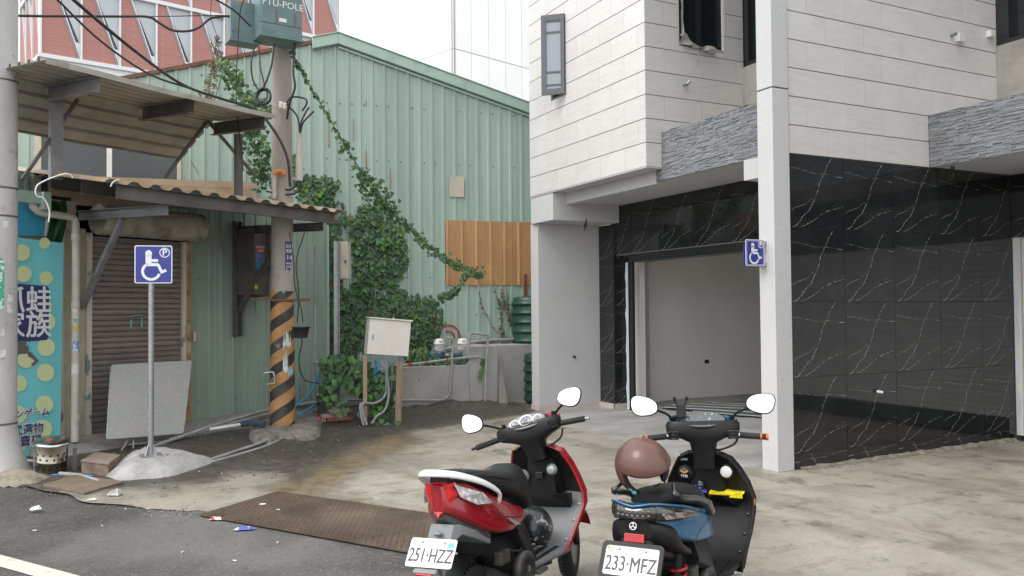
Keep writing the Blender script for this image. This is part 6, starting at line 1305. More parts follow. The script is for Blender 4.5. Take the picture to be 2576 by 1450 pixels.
for x, y, d, v in zip(px, py, dd, dr):
    if d > -.15 and v > .05: pebble(x, y, rg.choice((.004, .006, .008, .010, .016)), rg.choices((0, 1, 2), (1.2, 4, .12))[0])
for _ in range(900):                                       # along the broken edge of the asphalt and on the road
    u, v = rg.uniform(-4, .1), rg.gauss(.02, .10); p = BO+BD*u+BN*v; pebble(p[0], p[1], rg.choice((.003, .005, .007, .010)), rg.choices((0, 1, 2), (3, 2, 1.5))[0])
for _ in range(350):
    u, v = rg.uniform(-4, 3.5), rg.uniform(-1.9, 0); p = BO+BD*u+BN*v; pebble(p[0], p[1], rg.choice((.002, .003, .004)), 2)
for _ in range(500):                                       # by the foot of the house walls
    y = rg.uniform(6.55, 10.2); x = XB+.02+abs(rg.gauss(0, .18)); pebble(x, y, rg.choice((.003, .005, .007)), rg.choice((0, 1, 1, 2)))
tag(mb.build('gravel', GRIT, recalc=False), 'loose grit and pebbles scattered over the soil and kerb edge', kind='stuff')
mb = MB()
for x, y, d, v in list(zip(px, py, dd, dr))[:420]:
    if d > -.1 and v > .1:
        a = rg.uniform(0, 6.3); l_ = rg.uniform(.02, .09); z = ghost(x, y)+.006; mb.tube([(x, y, z), (x+math.cos(a)*l_*.5, y+math.sin(a)*l_*.5, z+.012), (x+math.cos(a+.3)*l_, y+math.sin(a+.3)*l_, z)], .0022, 3, 3 if rg.random() < .6 else 1)
tag(mb.build('dry_debris', GRIT, recalc=False), 'dry straw and twigs lying on the dark soil', kind='stuff')
# ================================================================ CREEPERS
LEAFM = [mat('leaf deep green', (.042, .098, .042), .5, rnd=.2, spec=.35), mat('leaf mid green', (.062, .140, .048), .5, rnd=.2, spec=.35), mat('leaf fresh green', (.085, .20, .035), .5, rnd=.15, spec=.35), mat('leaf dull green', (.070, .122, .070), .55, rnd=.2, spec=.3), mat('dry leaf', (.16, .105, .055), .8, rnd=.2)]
HEART = [(0, -.62), (.20, -.36), (.42, -.04), (.50, .22), (.40, .42), (.20, .46), (.0, .32), (-.20, .46), (-.40, .42), (-.50, .22), (-.42, -.04), (-.20, -.36)]
def leaf_pts(s, fold=.18, curl=.12): return [(x*s, y*s, -abs(x)*fold*s*2+curl*s*(y if y < 0 else 0)*-.8) for x, y in HEART] + [(0, .0, .02*s)]
LF = [(12, i, (i+1) % 12) for i in range(12)]
LMESH = []
for k in range(5):
    q = MB(); q.add(leaf_pts(1.0, .14+.03*k, .1+.05*k), LF, 0, True); LMESH.append(q.mesh('leaf', LEAFM[k], recalc=False))
M_STEM = mat('creeper stem', (.085, .065, .035), .85)
def leaf_mat(rgn, out, tilt=.5, spin=.5):
    """orientation: leaf plane faces roughly 'out', tip hanging down"""
    z = Vector((out[0], out[1], .35)) + Vector((rgn.uniform(-tilt, tilt), rgn.uniform(-tilt, tilt), rgn.uniform(-tilt, tilt*.9))); z.normalize()
    y = Vector((rgn.uniform(-spin, spin), rgn.uniform(-spin, spin), 1)); y = (y-z*y.dot(z)).normalized(); x = y.cross(z)
    return Matrix(((x.x, y.x, z.x), (x.y, y.y, z.y), (x.z, y.z, z.z)))
def grow(root, leaves, stems, n_obj=300):
    """leaves: list of (pos, R, size, kind); the largest seen singly, the rest as one mass"""
    order = sorted(range(len(leaves)), key=lambda i: -leaves[i][2]/np.linalg.norm(leaves[i][0]-EYEV)-leaves[i][4])
    for i in order[:n_obj]:
        p, R, s, k, f = leaves[i]; o = bpy.data.objects.new('leaf', LMESH[k]); C.objects.link(o); o.parent = root
        o.matrix_local = WM[root].inverted() @ (Matrix.Translation(Vector(p)) @ R.to_4x4() @ Matrix.Scale(s, 4))
    if len(order) > n_obj:
        mb = MB()
        for i in order[n_obj:]:
            p, R, s, k, f = leaves[i]; P = Vector(p); mb.add([R @ Vector(q)+P for q in leaf_pts(s, .14+.03*k, .1+.05*k)], LF, k, True)
        tag(mb.build('leaf_mass', LEAFM, root, recalc=False), kind='stuff')
    if stems:
        for s_, r in stems: mb = MB(); mb.tube(s_, r, 5); mb.build('stem', M_STEM, root)
def in_poly(x, y, poly):
    c = False; n = len(poly)
    for i in range(n):
        x0, y0 = poly[i]; x1, y1 = poly[(i+1) % n]
        if (y0 > y) != (y1 > y) and x < (x1-x0)*(y-y0)/(y1-y0+1e-9)+x0: c = not c
    return c
def edge_d(x, y, poly): return float(poly_dist(np.array([x]), np.array([y]), poly)[0])
OUT = np.array([NS[0], NS[1], 0])
W1 = [(752, 450), (775, 440), (800, 446), (820, 438), (848, 452), (862, 490), (872, 530), (890, 548), (900, 520), (935, 505), (968, 530), (985, 548), (1012, 572), (1028, 620), (1034, 660), (1018, 690), (1005, 722), (1035, 742), (1085, 744), (1112, 762), (1118, 810), (1108, 850), (1112, 880), (1060, 895), (1020, 905), (1005, 880), (905, 890), (880, 930), (830, 950), (814, 930), (812, 760), (806, 640), (808, 580), (770, 540), (760, 500)]
HOLES = [[(858, 556), (874, 580), (884, 640), (892, 700), (884, 735), (862, 725), (858, 640)], [(846, 460), (850, 560), (856, 560), (858, 500)]]
rg = random.Random(33); lv = []
tries = 0
while len(lv) < 3300 and tries < 60000:
    tries += 1; x, y = rg.uniform(750, 1120), rg.uniform(436, 950)
    if not in_poly(x, y, W1) or any(in_poly(x, y, h) for h in HOLES): continue
    ed = edge_d(x, y, W1)
    if ed < 6 and rg.random() < .5: continue
    lay = rg.random(); th = .03+.15*min(1, ed/60)*(.6+.4*nz(x*.03+y*.02)); off = th*(.35+.65*lay)
    p = SW(x, y, off); kind = rg.choices((0, 1, 2, 3), (3, 4, 1.0, 3))[0]
    if 960 < x < 1020 and 570 < y < 660 and rg.random() < .5: kind = 2
    if ed < 12 and rg.random() < .4: kind = rg.choice((1, 2))
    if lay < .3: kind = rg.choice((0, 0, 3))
    if rg.random() < .012: kind = 4
    lv.append((p, leaf_mat(rg, NS, .38, .45), rg.choice((.04, .05, .06, .07, .08, .095, .11))*rg.uniform(.85, 1.15), kind, lay*.004))
cr = thing('wall_creeper', 'big dark green heart-leaved creeper covering the shed wall', 'creeper', SW(960, 900, .1))
stems = []
for k in range(16):
    x, y = rg.uniform(815, 1080), 900; pts = []
    while y > 500 and in_poly(x, y, W1): pts.append(SW(x, y, .03+rg.random()*.03)); x += rg.uniform(-25, 25); y -= rg.uniform(20, 50)
    if len(pts) > 3: stems.append((curve_pts(pts, 3), .006))
grow(cr, lv, stems)
# the strand on the guy wire
wire = [(733, 128, 11.5), (765, 190, 11.9), (800, 250, 12.3), (850, 335, 12.9), (905, 425, 13.4), (945, 480, 13.6), (985, 530, 13.8), (1040, 582, 13.9), (1100, 635, 13.95), (1160, 672, 14.0), (1215, 690, 14.05)]
wl = curve_pts([EYEV+ray(x, y)*d for x, y, d in wire], 10); gw = thing('guy_wire_creeper', 'thin creeper strand climbing the slanting guy wire to the pole', 'creeper', wl[-1]); lv = []; rg = random.Random(44); n = len(wl)
for i in range(n-1):
    f = i/n; dens = 1.6 if f < .3 else 4.5 if f < .4 else 14 if f < .5 else 16 if f < .6 else 6; spread = .025 if f < .3 else .045 if f < .40 else .075 if f < .45 else .13 if f < .55 else .045
    for k in range(int(dens+rg.random())):
        b = wl[i]+(wl[i+1]-wl[i])*rg.random(); p = b+np.array([rg.gauss(0, spread*.5), rg.gauss(0, spread), rg.gauss(-spread*.5, spread)]); lv.append((p, leaf_mat(rg, NS, .6, .7), rg.uniform(.045, .08), rg.choices((0, 1, 2, 3), (2, 3, 2 if f < .5 else .6, 2))[0], rg.random()*.002))
for i in range(90):                                       # down to the mass, and the loop under the orange patch
    f = rg.random(); x, y = 1105+75*f, 745-70*f+25*math.sin(f*3.1); p = EYEV+ray(x+rg.gauss(0, 5), y+rg.gauss(0, 5))*(13.9+rg.gauss(0, .04)); lv.append((p, leaf_mat(rg, NS, .5, .6), rg.uniform(.05, .08), rg.choice((0, 1, 3)), 0))
grow(gw, lv, [(wl, .008)], 250)
# climber between the left end of the shed and the pole
lv = []; rg = random.Random(55); root = EYEV+ray(640, 455)*12.6; cl = thing('pole_creeper', 'half withered creeper hanging from the shed verge beside the pole', 'creeper', root)
def band(pts, n, spread, kinds, sz, D, sd=.08):
    P = curve_pts([(x, y, 0) for x, y in pts], 8)
    for _ in range(n):
        b = P[int(rg.random()*len(P))]; x, y = b[0]+rg.gauss(0, spread), b[1]+rg.gauss(0, spread); lv.append((EYEV+ray(x, y)*(D+rg.gauss(0, sd)), leaf_mat(rg, NS, .7, .8), rg.uniform(*sz), rg.choices((0, 1, 2, 3, 4), kinds)[0], rg.random()*.002))
band(((545, 95), (550, 130), (556, 160)), 60, 4, (0, .3, .3, 1, 4), (.03, .055), 12.9)
band(((548, 150), (535, 190), (525, 225), (518, 255)), 190, 9, (0, .1, .1, .4, 6), (.025, .05), 12.8)
band(((556, 150), (575, 190), (600, 225), (625, 255), (655, 275)), 260, 12, (1, 3, 2.5, 2, 1.2), (.05, .085), 12.5)
band(((600, 265), (650, 280), (690, 285)), 120, 9, (2, 2, 1, 2, 2), (.05, .08), 11.9)
band(((625, 300), (640, 340), (655, 390), (665, 430), (650, 450)), 260, 17, (4, 2, .8, 2, 0), (.05, .09), 12.7)
band(((735, 400), (745, 430), (750, 460), (760, 490)), 80, 9, (4, 2, .6, 2, 0), (.05, .085), 12.7)
st_ = [(curve_pts([EYEV+ray(x, y)*12.85 for x, y in p], 6), .006) for p in (((535, -20), (530, 40), (545, 90), (552, 130), (575, 190), (620, 255)), ((545, 100), (530, 190), (520, 260)), ((650, 285), (640, 350), (660, 450)), ((562, 150), (555, 200), (540, 250)), ((480, 405), (492, 425), (500, 440)))]
grow(cl, lv, st_, 300)
# low growth round the cabinet legs and on the planter
lv = []; rg = random.Random(66); lo = thing('ground_creeper', 'bright leafy creeper trailing round the cabinet legs', 'creeper', EYEV+ray(920, 1070)*12.6)
W4 = [(806, 905), (850, 898), (900, 905), (930, 920), (960, 940), (990, 925), (1000, 960), (985, 1000), (990, 1030), (965, 1055), (935, 1040), (915, 1000), (880, 985), (850, 975), (835, 1005), (820, 1030), (808, 1000), (815, 950)]
while len(lv) < 420:
    x, y = rg.uniform(800, 1000), rg.uniform(895, 1055)
    if in_poly(x, y, W4): lv.append((EYEV+ray(x, y)*rg.uniform(12.3, 12.95), leaf_mat(rg, -CM[2], .5, .6), rg.uniform(.08, .135), rg.choices((0, 1, 2, 3), (2, 4, 1.6, 2))[0], rg.random()*.004))
for (x, y) in ((840, 1000), (850, 1018), (842, 1030), (862, 1008), (868, 1035), (855, 1045), (905, 1045), (960, 1060), (975, 1070), (1000, 1065), (1010, 1075), (1022, 1078), (985, 1078), (950, 1070), (1000, 1082), (840, 960), (832, 980)): lv.append((EYEV+ray(x, y)*12.1, leaf_mat(rg, -CM[2], .5, .5), rg.uniform(.08, .13), 1, .01))
grow(lo, lv, [(curve_pts([EYEV+ray(x, y)*12.6 for x, y in p], 5), .008) for p in (((830, 920), (870, 930), (920, 960), (950, 1010), (960, 1060)), ((960, 1060), (1000, 1072), (1025, 1080)), ((860, 915), (840, 960), (842, 1030)))], 300)
lv = []; rg = random.Random(77); pl_w = thing('planter_weeds', 'small leafy weeds along the planter top under the pumps', 'weeds', X4(1600, 780, -13.3))
for _ in range(330):
    x = rg.uniform(1110, 1890); y = rg.gauss(770-(x-1110)*.02, 22) if x > 1330 else rg.gauss(715, 45); y = min(y, 815); p = X4(x, y, rg.uniform(-13.65, -13.18)); lv.append((p, leaf_mat(rg, (1, -.3), .7, .8), rg.uniform(.04, .09), rg.choices((0, 1, 2, 3, 4), (3, 3, 1.5, 2, 1))[0], 0))
for (x, y) in ((1870, 860), (1862, 930), (1868, 880), (1880, 790), (1890, 760)): lv.append((X4(x, y, -13.12), leaf_mat(rg, (1, 0), .3, .4), .10, 2 if y > 850 else 1, .01))
grow(pl_w, lv, [(path4(((1880, 780), (1872, 860), (1862, 940)), -13.13), .004)], 200)
lv = []; rg = random.Random(88); dv = thing('dry_creeper', 'dry brown creeper strands hanging below the orange patch', 'creeper', SW(1262, 850, .1))
for pts, n_ in ((((1245, 735), (1258, 780), (1262, 830), (1270, 855)), 50), (((1275, 735), (1280, 790), (1290, 840)), 45), (((1262, 730), (1270, 770), (1285, 800)), 40), (((1205, 735), (1215, 775), (1240, 825), (1265, 850), (1300, 855)), 25)):
    P = curve_pts([(x, y, 0) for x, y in pts], 8)
    for _ in range(n_): b = P[int(rg.random()*len(P))]; lv.append((SW(b[0]+rg.gauss(0, 3), b[1]+rg.gauss(0, 3), rg.uniform(.04, .14)), leaf_mat(rg, NS, .8, .8), rg.uniform(.025, .055), rg.choices((1, 3, 4), (1, 1.5, 4))[0], 0))
grow(dv, lv, [([SW(x, y, .06) for x, y in curve_pts2], .005) for curve_pts2 in ([(1245, 725), (1258, 780), (1266, 855)], [(1275, 725), (1281, 790), (1292, 848)], [(1205, 735), (1215, 775), (1240, 825), (1265, 850), (1310, 858)])], 120)
# ================================================================ THE TWO SCOOTERS
M_REDP = mat('red scooter paint', (.34, .006, .014), .24, coat=.7, c2=(.27, .006, .012), ns=2, c3=(.34, .05, .05), ns3=11, lo3=.60, hi3=.80); M_BLUP = mat('satin blue scooter paint', (.035, .165, .32), .34, m=.4, coat=.4, c2=(.03, .135, .27), ns=2)
M_BPL = mat('black scooter plastic', (.0095, .0095, .010), .42, c2=(.014, .014, .0145), ns=5, bump=.06, bs=180, c3=(.026, .025, .024), ns3=3, lo3=.56, hi3=.80, spec=.28); M_BGL = mat('gloss black plastic', (.010, .010, .011), .14, coat=.5)
M_GPL = mat('grey scooter plastic', (.22, .225, .23), .55, c2=(.18, .183, .186), ns=4, bump=.05, bs=150, c3=(.22, .21, .20), ns3=2, lo3=.55, hi3=.75); M_SEAT = mat('black vinyl seat', (.011, .011, .0115), .48, spec=.3, c2=(.017, .017, .0175), ns=3, bump=.12, bs=220)
M_TYRE = mat('tyre rubber', (.016, .016, .016), .8, bump=.3, bs=60); M_ALU = mat('dull cast aluminium', (.30, .30, .30), .45, m=.8, c2=(.18, .17, .16), ns=8); M_ENG = mat('oily engine casing', (.07, .068, .065), .55, m=.5, c2=(.13, .125, .115), ns=9)
M_WPL = mat('white gloss plastic', (.76, .76, .75), .25, coat=.4, c2=(.62, .61, .58), ns=9, lo=.58, hi=.7); M_LENS = mat('red lamp lens', (.72, .010, .014), .12, coat=1.0, c2=(.38, .003, .006), ns=38, lo=.48, hi=.58); M_CLR = mat('clear lamp lens', (.36, .35, .34), .08, coat=1.0, c2=(.75, .70, .66), ns=30, lo=.52, hi=.62)
M_SMK = mat('smoked lamp lens', (.030, .028, .027), .08, coat=1.0, c2=(.20, .17, .16), ns=18, lo=.58, hi=.68); M_REF = mat('red reflector', (.42, .01, .015), .3, coat=.5); M_PLATE = mat('number plate white', (.80, .80, .79), .45); M_PTX = mat('number plate ink', (.055, .055, .065), .5)
M_MIRR = mat('mirror glass', (.92, .93, .94), .02, m=1.0); M_GAUGE = mat('gauge face', (.14, .14, .15), .15, coat=.8, c2=(.5, .45, .45), ns=60, lo=.56, hi=.62); M_SILV = mat('silver print', (.48, .48, .48), .35, m=.4); M_ORG = mat('orange ring', (.75, .16, .02), .4)
M_GRIP = mat('rubber grip', (.022, .022, .022), .7, bump=.3, bs=120); M_SPR = mat('red spring', (.42, .01, .015), .35, coat=.3)
def sring(cx_, cy_, z, a, b, n=20, e=2.6, tz=0.0, axis='z'):
    out = []
    for k in range(n):
        t = 2*math.pi*k/n; c_, s_ = math.cos(t), math.sin(t); u = math.copysign(abs(c_)**(2/e), c_)*a; v = math.copysign(abs(s_)**(2/e), s_)*b
        if axis == 'z': out.append((cx_+u, cy_+v, z+tz*u))
        else: out.append((cx_, cy_+u, z+v))                       # axis 'x': ring in the YZ plane at x = cx_
    return out
def xloft(secs, n=22, e=2.8):
    """secs: (x, half width, z bottom, z top[, taper of the top])"""
    rs_ = []
    for s_ in secs:
        x, w, zb, zt = s_[:4]; tp_ = s_[4] if len(s_) > 4 else .75; zc, h = (zb+zt)/2, (zt-zb)/2; ring_ = []
        for k in range(n):
            t = 2*math.pi*k/n; c_, s2 = math.cos(t), math.sin(t); u = math.copysign(abs(c_)**(2/e), c_); v = math.copysign(abs(s2)**(2/e), s2); ring_.append((x, u*w*(1+(tp_-1)*(v*.5+.5)), zc+v*h))
        rs_.append(ring_)
    return rs_
RY = Matrix(((1, 0, 0), (0, 0, 1), (0, -1, 0)))                   # lathe axis along y
def wheel(t, x, r, w, name, front=False, R=None):
    at = (x, 0, r); wm = MB(); mm = Matrix.Identity(3) if R is None else R
    wm.lathe([(r*.62, -w*.42), (r*.78, -w*.5), (r*.93, -w*.42), (r, -w*.18), (r*1.0, w*.18), (r*.93, w*.42), (r*.78, w*.5), (r*.62, w*.42)], 36, at=at, R=mm @ RY, caps=False); wo_ = wm.build(name, M_TYRE, t, world=False)
    wm = MB(); wm.lathe([(r*.15, -w*.3), (r*.60, -w*.36), (r*.64, -w*.44), (r*.64, w*.44), (r*.60, w*.36), (r*.15, w*.3)], 24, at=at, R=mm @ RY); wm.build('rim', M_ALU, wo_, world=False)
    wm = MB()
    for k in range(44):
        a = 2*math.pi*k/44; 
        for sg in (-1, 1):
            p0 = Vector((math.cos(a)*r*1.0, sg*w*.05, math.sin(a)*r*1.0)); p1 = Vector((math.cos(a+.10)*r*.955, sg*w*.38, math.sin(a+.10)*r*.955)); wm.bar(mm @ p0+Vector(at), mm @ p1+Vector(at), .006, .006)
    tag(wm.build('tread', M_BGL, wo_, world=False), kind='stuff')
def mirror(parent, base, mid, c, nrm, up, w, h, side):
    mb = MB(); mb.tube(curve_pts([base, mid, c-np.array(nrm)*.03], 5), .0075, 8); mb.tube([base, np.array(base)+np.array([0, 0, .03])], .013, 8); st = mb.build('mirror_stem', M_BPL, parent, world=False)
    fr = frame(tuple(c), tuple(np.cross(up, nrm)), up); out = []
    for k in range(28):
        a = 2*math.pi*k/28; u, v = math.copysign(abs(math.cos(a))**.78, math.cos(a))*w/2, math.copysign(abs(math.sin(a))**.78, math.sin(a))*h/2
        v *= 1+.22*side*u/(w/2); u += .18*v*side; out.append((u, v))
    fn2 = lambda u, v, z: tuple(fr @ Vector((u, v, z)))
    mb = MB(); secs = [[fn2(u*f, v*f, z) for u, v in out] for f, z in ((.96, .002), (1.05, .0), (1.06, -.008), (.95, -.022), (.6, -.034), (.1, -.038))]; mb.loft(secs); sh = mb.build('mirror_shell', M_BPL, parent, world=False)
    mb = MB(); mb.add([fn2(u*.97, v*.97, .0035) for u, v in out], [tuple(range(28))]); mb.build('mirror_glass', M_MIRR, sh, world=False)
def number_plate(t, x, z, tilt, text, framed):
    c = Vector((x, 0, z)); xd = Vector((0, -1, 0)); yd = Vector((math.sin(tilt), 0, math.cos(tilt))); fr = frame(tuple(c), tuple(xd), tuple(yd)); fn2 = lambda u, v, w: tuple(fr @ Vector((u, v, w)))
    if framed:
        mb = MB(); mb.prism(rrect(.288, .168, .02), fn2, -.008, -.001); mb.build('plate_frame', M_BPL, t, world=False); o = rrect(.288, .168, .02); i = rrect(.252, .132, .012); n = len(o)
        mb = MB(); mb.add([fn2(u, v, .006) for u, v in o]+[fn2(u, v, .006) for u, v in i]+[fn2(u, v, -.001) for u, v in o]+[fn2(u, v, .0015) for u, v in i], [(k, (k+1) % n, n+(k+1) % n, n+k) for k in range(n)]+[(k, 2*n+k, 2*n+(k+1) % n, (k+1) % n) for k in range(n)]+[(n+k, n+(k+1) % n, 3*n+(k+1) % n, 3*n+k) for k in range(n)]); mb.build('plate_frame_rim', M_BPL, t, world=False)
        text_part('frame_lettering', 'RPM', .022, t, WM[t] @ fr @ Matrix.Translation((.0, -.0745, .0063)), M_SWH, ext=.0003)
    mb = MB(); mb.prism(rrect(.26, .14, .012), fn2, -.001, .001); pl_ = mb.build('number_plate', M_PLATE, t, world=False)
    for k, (dx, dy) in enumerate(((0, 0), (.0012, .0006), (-.0012, -.0006))): text_part('plate_number' if k == 0 else 'plate_number_edge', text, .094, t, WM[t] @ fr @ Matrix.Translation((dx, -.016+dy, .0016+.0001*k)), M_PTX, sx=.70, ext=.0004)
    for sx_2 in (-.062, .062): mb = MB(); mb.lathe([(.007, .001), (.007, .005), (.003, .007)], 10, at=fn2(sx_2, .052, 0), R=fr.to_3x3()); mb.build('plate_bolt', M_STEEL, t, world=False)
    mb = MB(); mb.prism([(.085, .028), (.118, .03), (.118, .054), (.085, .052)] if not framed else [(-.118, .034), (-.086, .034), (-.086, .062), (-.118, .062)], fn2, .001, .0014); mb.build('plate_sticker', M_TEAL if not framed else mat('green red sticker', (.35, .55, .42), .5, c2=(.62, .20, .20), ns=90, lo=.5, hi=.56), t, world=False)
def scooter(o, yaw, lean, red, label):
    h = Vector((math.cos(yaw), math.sin(yaw), 0)); l = Vector((-math.sin(yaw), math.cos(yaw), 0)); u = Vector((0, 0, 1)); c_, s_ = math.cos(lean), math.sin(lean); l2 = l*c_-u*s_; u2 = u*c_+l*s_
    R = Matrix(((h.x, l2.x, u2.x), (h.y, l2.y, u2.y), (h.z, l2.z, u2.z))); t = thing('scooter', label, 'scooter', o, R)
    PNT = M_REDP if red else M_BLUP; INN = M_BPL; LOW = M_GPL if red else M_BPL
    def B(mb, name, m, par=None, **kw): return mb.build(name, m, par or t, world=False, **kw)
    # running gear
    wheel(t, 0.0, .215, .11, 'wheel'); wheel(t, 1.27, .215, .095, 'wheel', R=Matrix.Rotation(math.radians(14), 3, 'Z'))
    mb = MB(); mb.loft(xloft([(-.10, .05, .16, .30), (.0, .085, .13, .34), (.15, .10, .15, .38), (.32, .12, .15, .42), (.45, .10, .18, .40)], e=3)); mb.lathe([(.02, 0), (.09, .0), (.10, .02), (.10, .05), (.07, .06), (.06, .03), (.02, .03)], 20, at=(.36, -.115, .31), R=Matrix(((1, 0, 0), (0, 0, -1), (0, 1, 0)))); B(mb, 'engine', M_ENG)
    mb = MB(); mb.tube([(.30, -.10, .20), (.22, -.15, .19), (.12, -.17, .22)], .02, 8); mb.tube([(.14, -.17, .22), (.05, -.18, .25), (-.15, -.19, .33), (-.28, -.19, .38), (-.30, -.19, .385)], [.03, .058, .062, .055, .03], 14); ex = B(mb, 'muffler', M_ENG)
    mb = MB(); mb.loft([[(x, -.215+dy, z) for x, dy, z in ((a, 0, b-.045), (a, -.018, b-.02), (a, -.018, b+.03), (a, 0, b+.05), (a, .02, b+.03), (a, .02, b-.03))] for a, b in ((.10, .25), (-.05, .31), (-.22, .375), (-.30, .40))]); B(mb, 'muffler_guard', M_GPL if red else M_BPL, ex)
    sy0 = .12 if red else -.12; mb = MB(); mb.tube([(-.06, sy0, .26), (-.015, sy0, .60)], .018, 10); sk = B(mb, 'shock_absorber', M_BPL)
    mb = MB(); mb.tube([(-.06+.045*k/60+.036*math.cos(k*.72), sy0+.036*math.sin(k*.72), .29+.22*k/60) for k in range(61)], .0075, 7); B(mb, 'spring', M_ENG if red else M_SPR, sk)
    mb = MB(); mb.loft(xloft([(.05, .10, .46, .56), (.25, .13, .30, .56), (.45, .14, .24, .56), (.60, .13, .24, .34), (.75, .14, .22, .31)], e=3.5)); B(mb, 'frame_cover', M_BPL)
    mb = MB(); n_ = 14; mb.grid(lambda u_, v_: (-.255*math.cos(-.5+u_*2.3)*1.0, (v_-.5)*.135, .215+.255*math.sin(-.5+u_*2.3)+.0), n_, 5); B(mb, 'mudguard', M_BPL)
    # floor
    mb = MB(); mb.loft([[(x, y, z) for y, z in ((-w, .285), (-w*1.03, .30), (-w, .318), (w, .318), (w*1.03, .30), (w, .285))] for x, w in ((.40, .15), (.55, .165), (.70, .19), (.84, .205))], smooth=False); fl_ = B(mb, 'floorboard', LOW, bevel=.004)
    for yy in (-.14, -.07, 0, .07, .14):
        mb = MB(); mb.box((.48, yy-.012, .318), (.80, yy+.012, .323)); B(mb, 'floor_rib', M_BPL, fl_)
    # leg shield
    cen = [(.30, .80, .205), (.36, .84, .222), (.45, .93, .240), (.53, 1.0, .252), (.60, 1.02, .243), (.70, 1.0, .215), (.78, .97, .19), (.86, .93, .155), (.885, .915, .10)] if red else [(.26, .84, .205), (.36, .87, .222), (.45, .915, .24), (.55, .96, .252), (.63, .985, .25), (.72, .975, .222), (.80, .955, .18), (.86, .925, .14), (.885, .91, .09)]
    mb = MB(); ny = 12; inner, outer = [], []
    for (z, x, w) in cen:
        inner.append([(x-.035*(abs(2*j/ny-1))**3, w*(1-2*j/ny), z) for j in range(ny+1)]); outer.append([(x+.018+.13*(1-(2*j/ny-1)**2)**.7*(.45+.55*math.sin((z-.26)/.62*math.pi)), (w+.012)*(1-2*j/ny), z+.01) for j in range(ny+1)])
    k_ = len(cen); m_ = ny+1; vs = [p for r_ in inner for p in r_]
    for i in range(k_-1):
        for j in range(ny): pass
    mb.add(vs, [(i*m_+j, i*m_+j+1, (i+1)*m_+j+1, (i+1)*m_+j) for i in range(k_-1) for j in range(ny)], 0, True)
    mi = [0 if cen[i][0] > .58 else 1 for i in range(k_-1) for j in range(ny)]; mb.m[-len(mi):] = mi
    ish = B(mb, 'leg_shield_lining', [INN, LOW], recalc=False)
    mb = MB(); vo = [p for r_ in outer for p in r_]; mb.add(vo, [(i*m_+j, (i+1)*m_+j, (i+1)*m_+j+1, i*m_+j+1) for i in range(k_-1) for j in range(ny)], 0, True)
    for j in (0, ny): mb.add([inner[i][j] for i in range(k_)]+[outer[i][j] for i in range(k_)], [(i, i+1, k_+i+1, k_+i) for i in range(k_-1)], 0, True)
    mb.add(inner[-1]+outer[-1], [(j, j+1, m_+j+1, m_+j) for j in range(ny)], 0); mb.add(inner[0]+outer[0], [(j, j+1, m_+j+1, m_+j) for j in range(ny)], 0); os_ = B(mb, 'fairing', M_REDP if red else M_BPL)
    for sg in (-1, 1):
        mb = MB(); mb.tube([(x-.033, sg*(w+.004), z) for z, x, w in cen[:-1]], .008, 6); B(mb, 'shield_edge', (M_REDP if red else M_BPL), os_)
        for z, x, w in (cen[1], cen[2], cen[3]):
            mb = MB(); mb.lathe([(.010, 0), (.008, -.004), (.0, -.006)], 8, at=(x-.028, sg*(w-.025), z), R=Matrix(((0, 0, 1), (0, 1, 0), (-1, 0, 0)))); B(mb, 'shield_screw', M_STEEL if red else M_BGL, ish)
    # pocket, key and cap
    mb = MB(); pz_ = .60 if red else .655
    mb.loft([[(x, y*s2, z) for y, x, z in ((-.17, .97, pz_-.09), (-.19, .905+.03*(not red), pz_), (-.10, .86, pz_+.005), (.10, .86, pz_+.005), (.19, .905+.03*(not red), pz_), (.17, .97, pz_-.09))] for s2 in (1.0,)][0:1]*1+[[(x+.03, y, z) for y, x, z in ((-.17, .97, pz_-.09), (-.19, .93, pz_), (-.10, .90, pz_+.0), (.10, .90, pz_+.0), (.19, .93, pz_), (.17, .97, pz_-.09))]], smooth=False); B(mb, 'pocket_lip', M_BPL, ish, recalc=True)
    mb = MB(); mb.loft([[(.955-.02, y, z) for y, z in ((-.10, pz_), (-.08, .80), (.08, .80), (.10, pz_))], [(1.0, y, z) for y, z in ((-.13, pz_), (-.10, .84), (.10, .84), (.13, pz_))]]); B(mb, 'centre_panel', M_BPL, ish)
    def dial(y, z, r, m, nm, x=.915):
        mb = MB(); mb.lathe([(r*1.35, -.012), (r*1.35, .0), (r*1.0, .004)], 22, at=(x, y, z), R=Matrix(((0, 0, -1), (0, 1, 0), (1, 0, 0)))); d0 = B(mb, nm+'_surround', M_GPL if red else M_BPL, ish); mb = MB(); mb.lathe([(r, .004), (r, .010), (r*.8, .014), (0, .014)], 22, at=(x, y, z), R=Matrix(((0, 0, -1), (0, 1, 0), (1, 0, 0)))); B(mb, nm, m, ish); return d0
    if red:
        dial(.115, .70, .032, M_SILV, 'fuel_cap'); dial(-.085, .745, .026, M_SILV, 'key_switch'); mb = MB(); mb.cbox((.925, 0, .71), (.02, .05, .04)); B(mb, 'bag_hook', M_BGL, ish, bevel=.004)
    else:
        dial(.12, .765, .035, M_BGL, 'speaker'); dial(-.12, .785, .033, M_PLASTIC, 'key_switch')
        fr = frame((.898, .12, .765), (0, -1, 0), (0, 0, 1)); text_part('speaker_lettering', 'TMR', .022, t, WM[t] @ fr @ Matrix.Translation((0, -.016, .003)), M_SWH, ext=.0003); M_AMB = mat('orange print', (.60, .27, .06), .4)
        for sg in (-1, 1): mb = MB(); mb.prism([(-.022, .013*sg-.004), (.0, .004-.006), (.0, .010), (-.022, .013*sg+.008)] if sg > 0 else [(.0, -.002), (.022, .009), (.022, .021), (.0, .010)], lambda u_, v_, w_: tuple(fr @ Vector((u_, v_, w_))), .002, .003); B(mb, 'speaker_emblem', M_AMB)
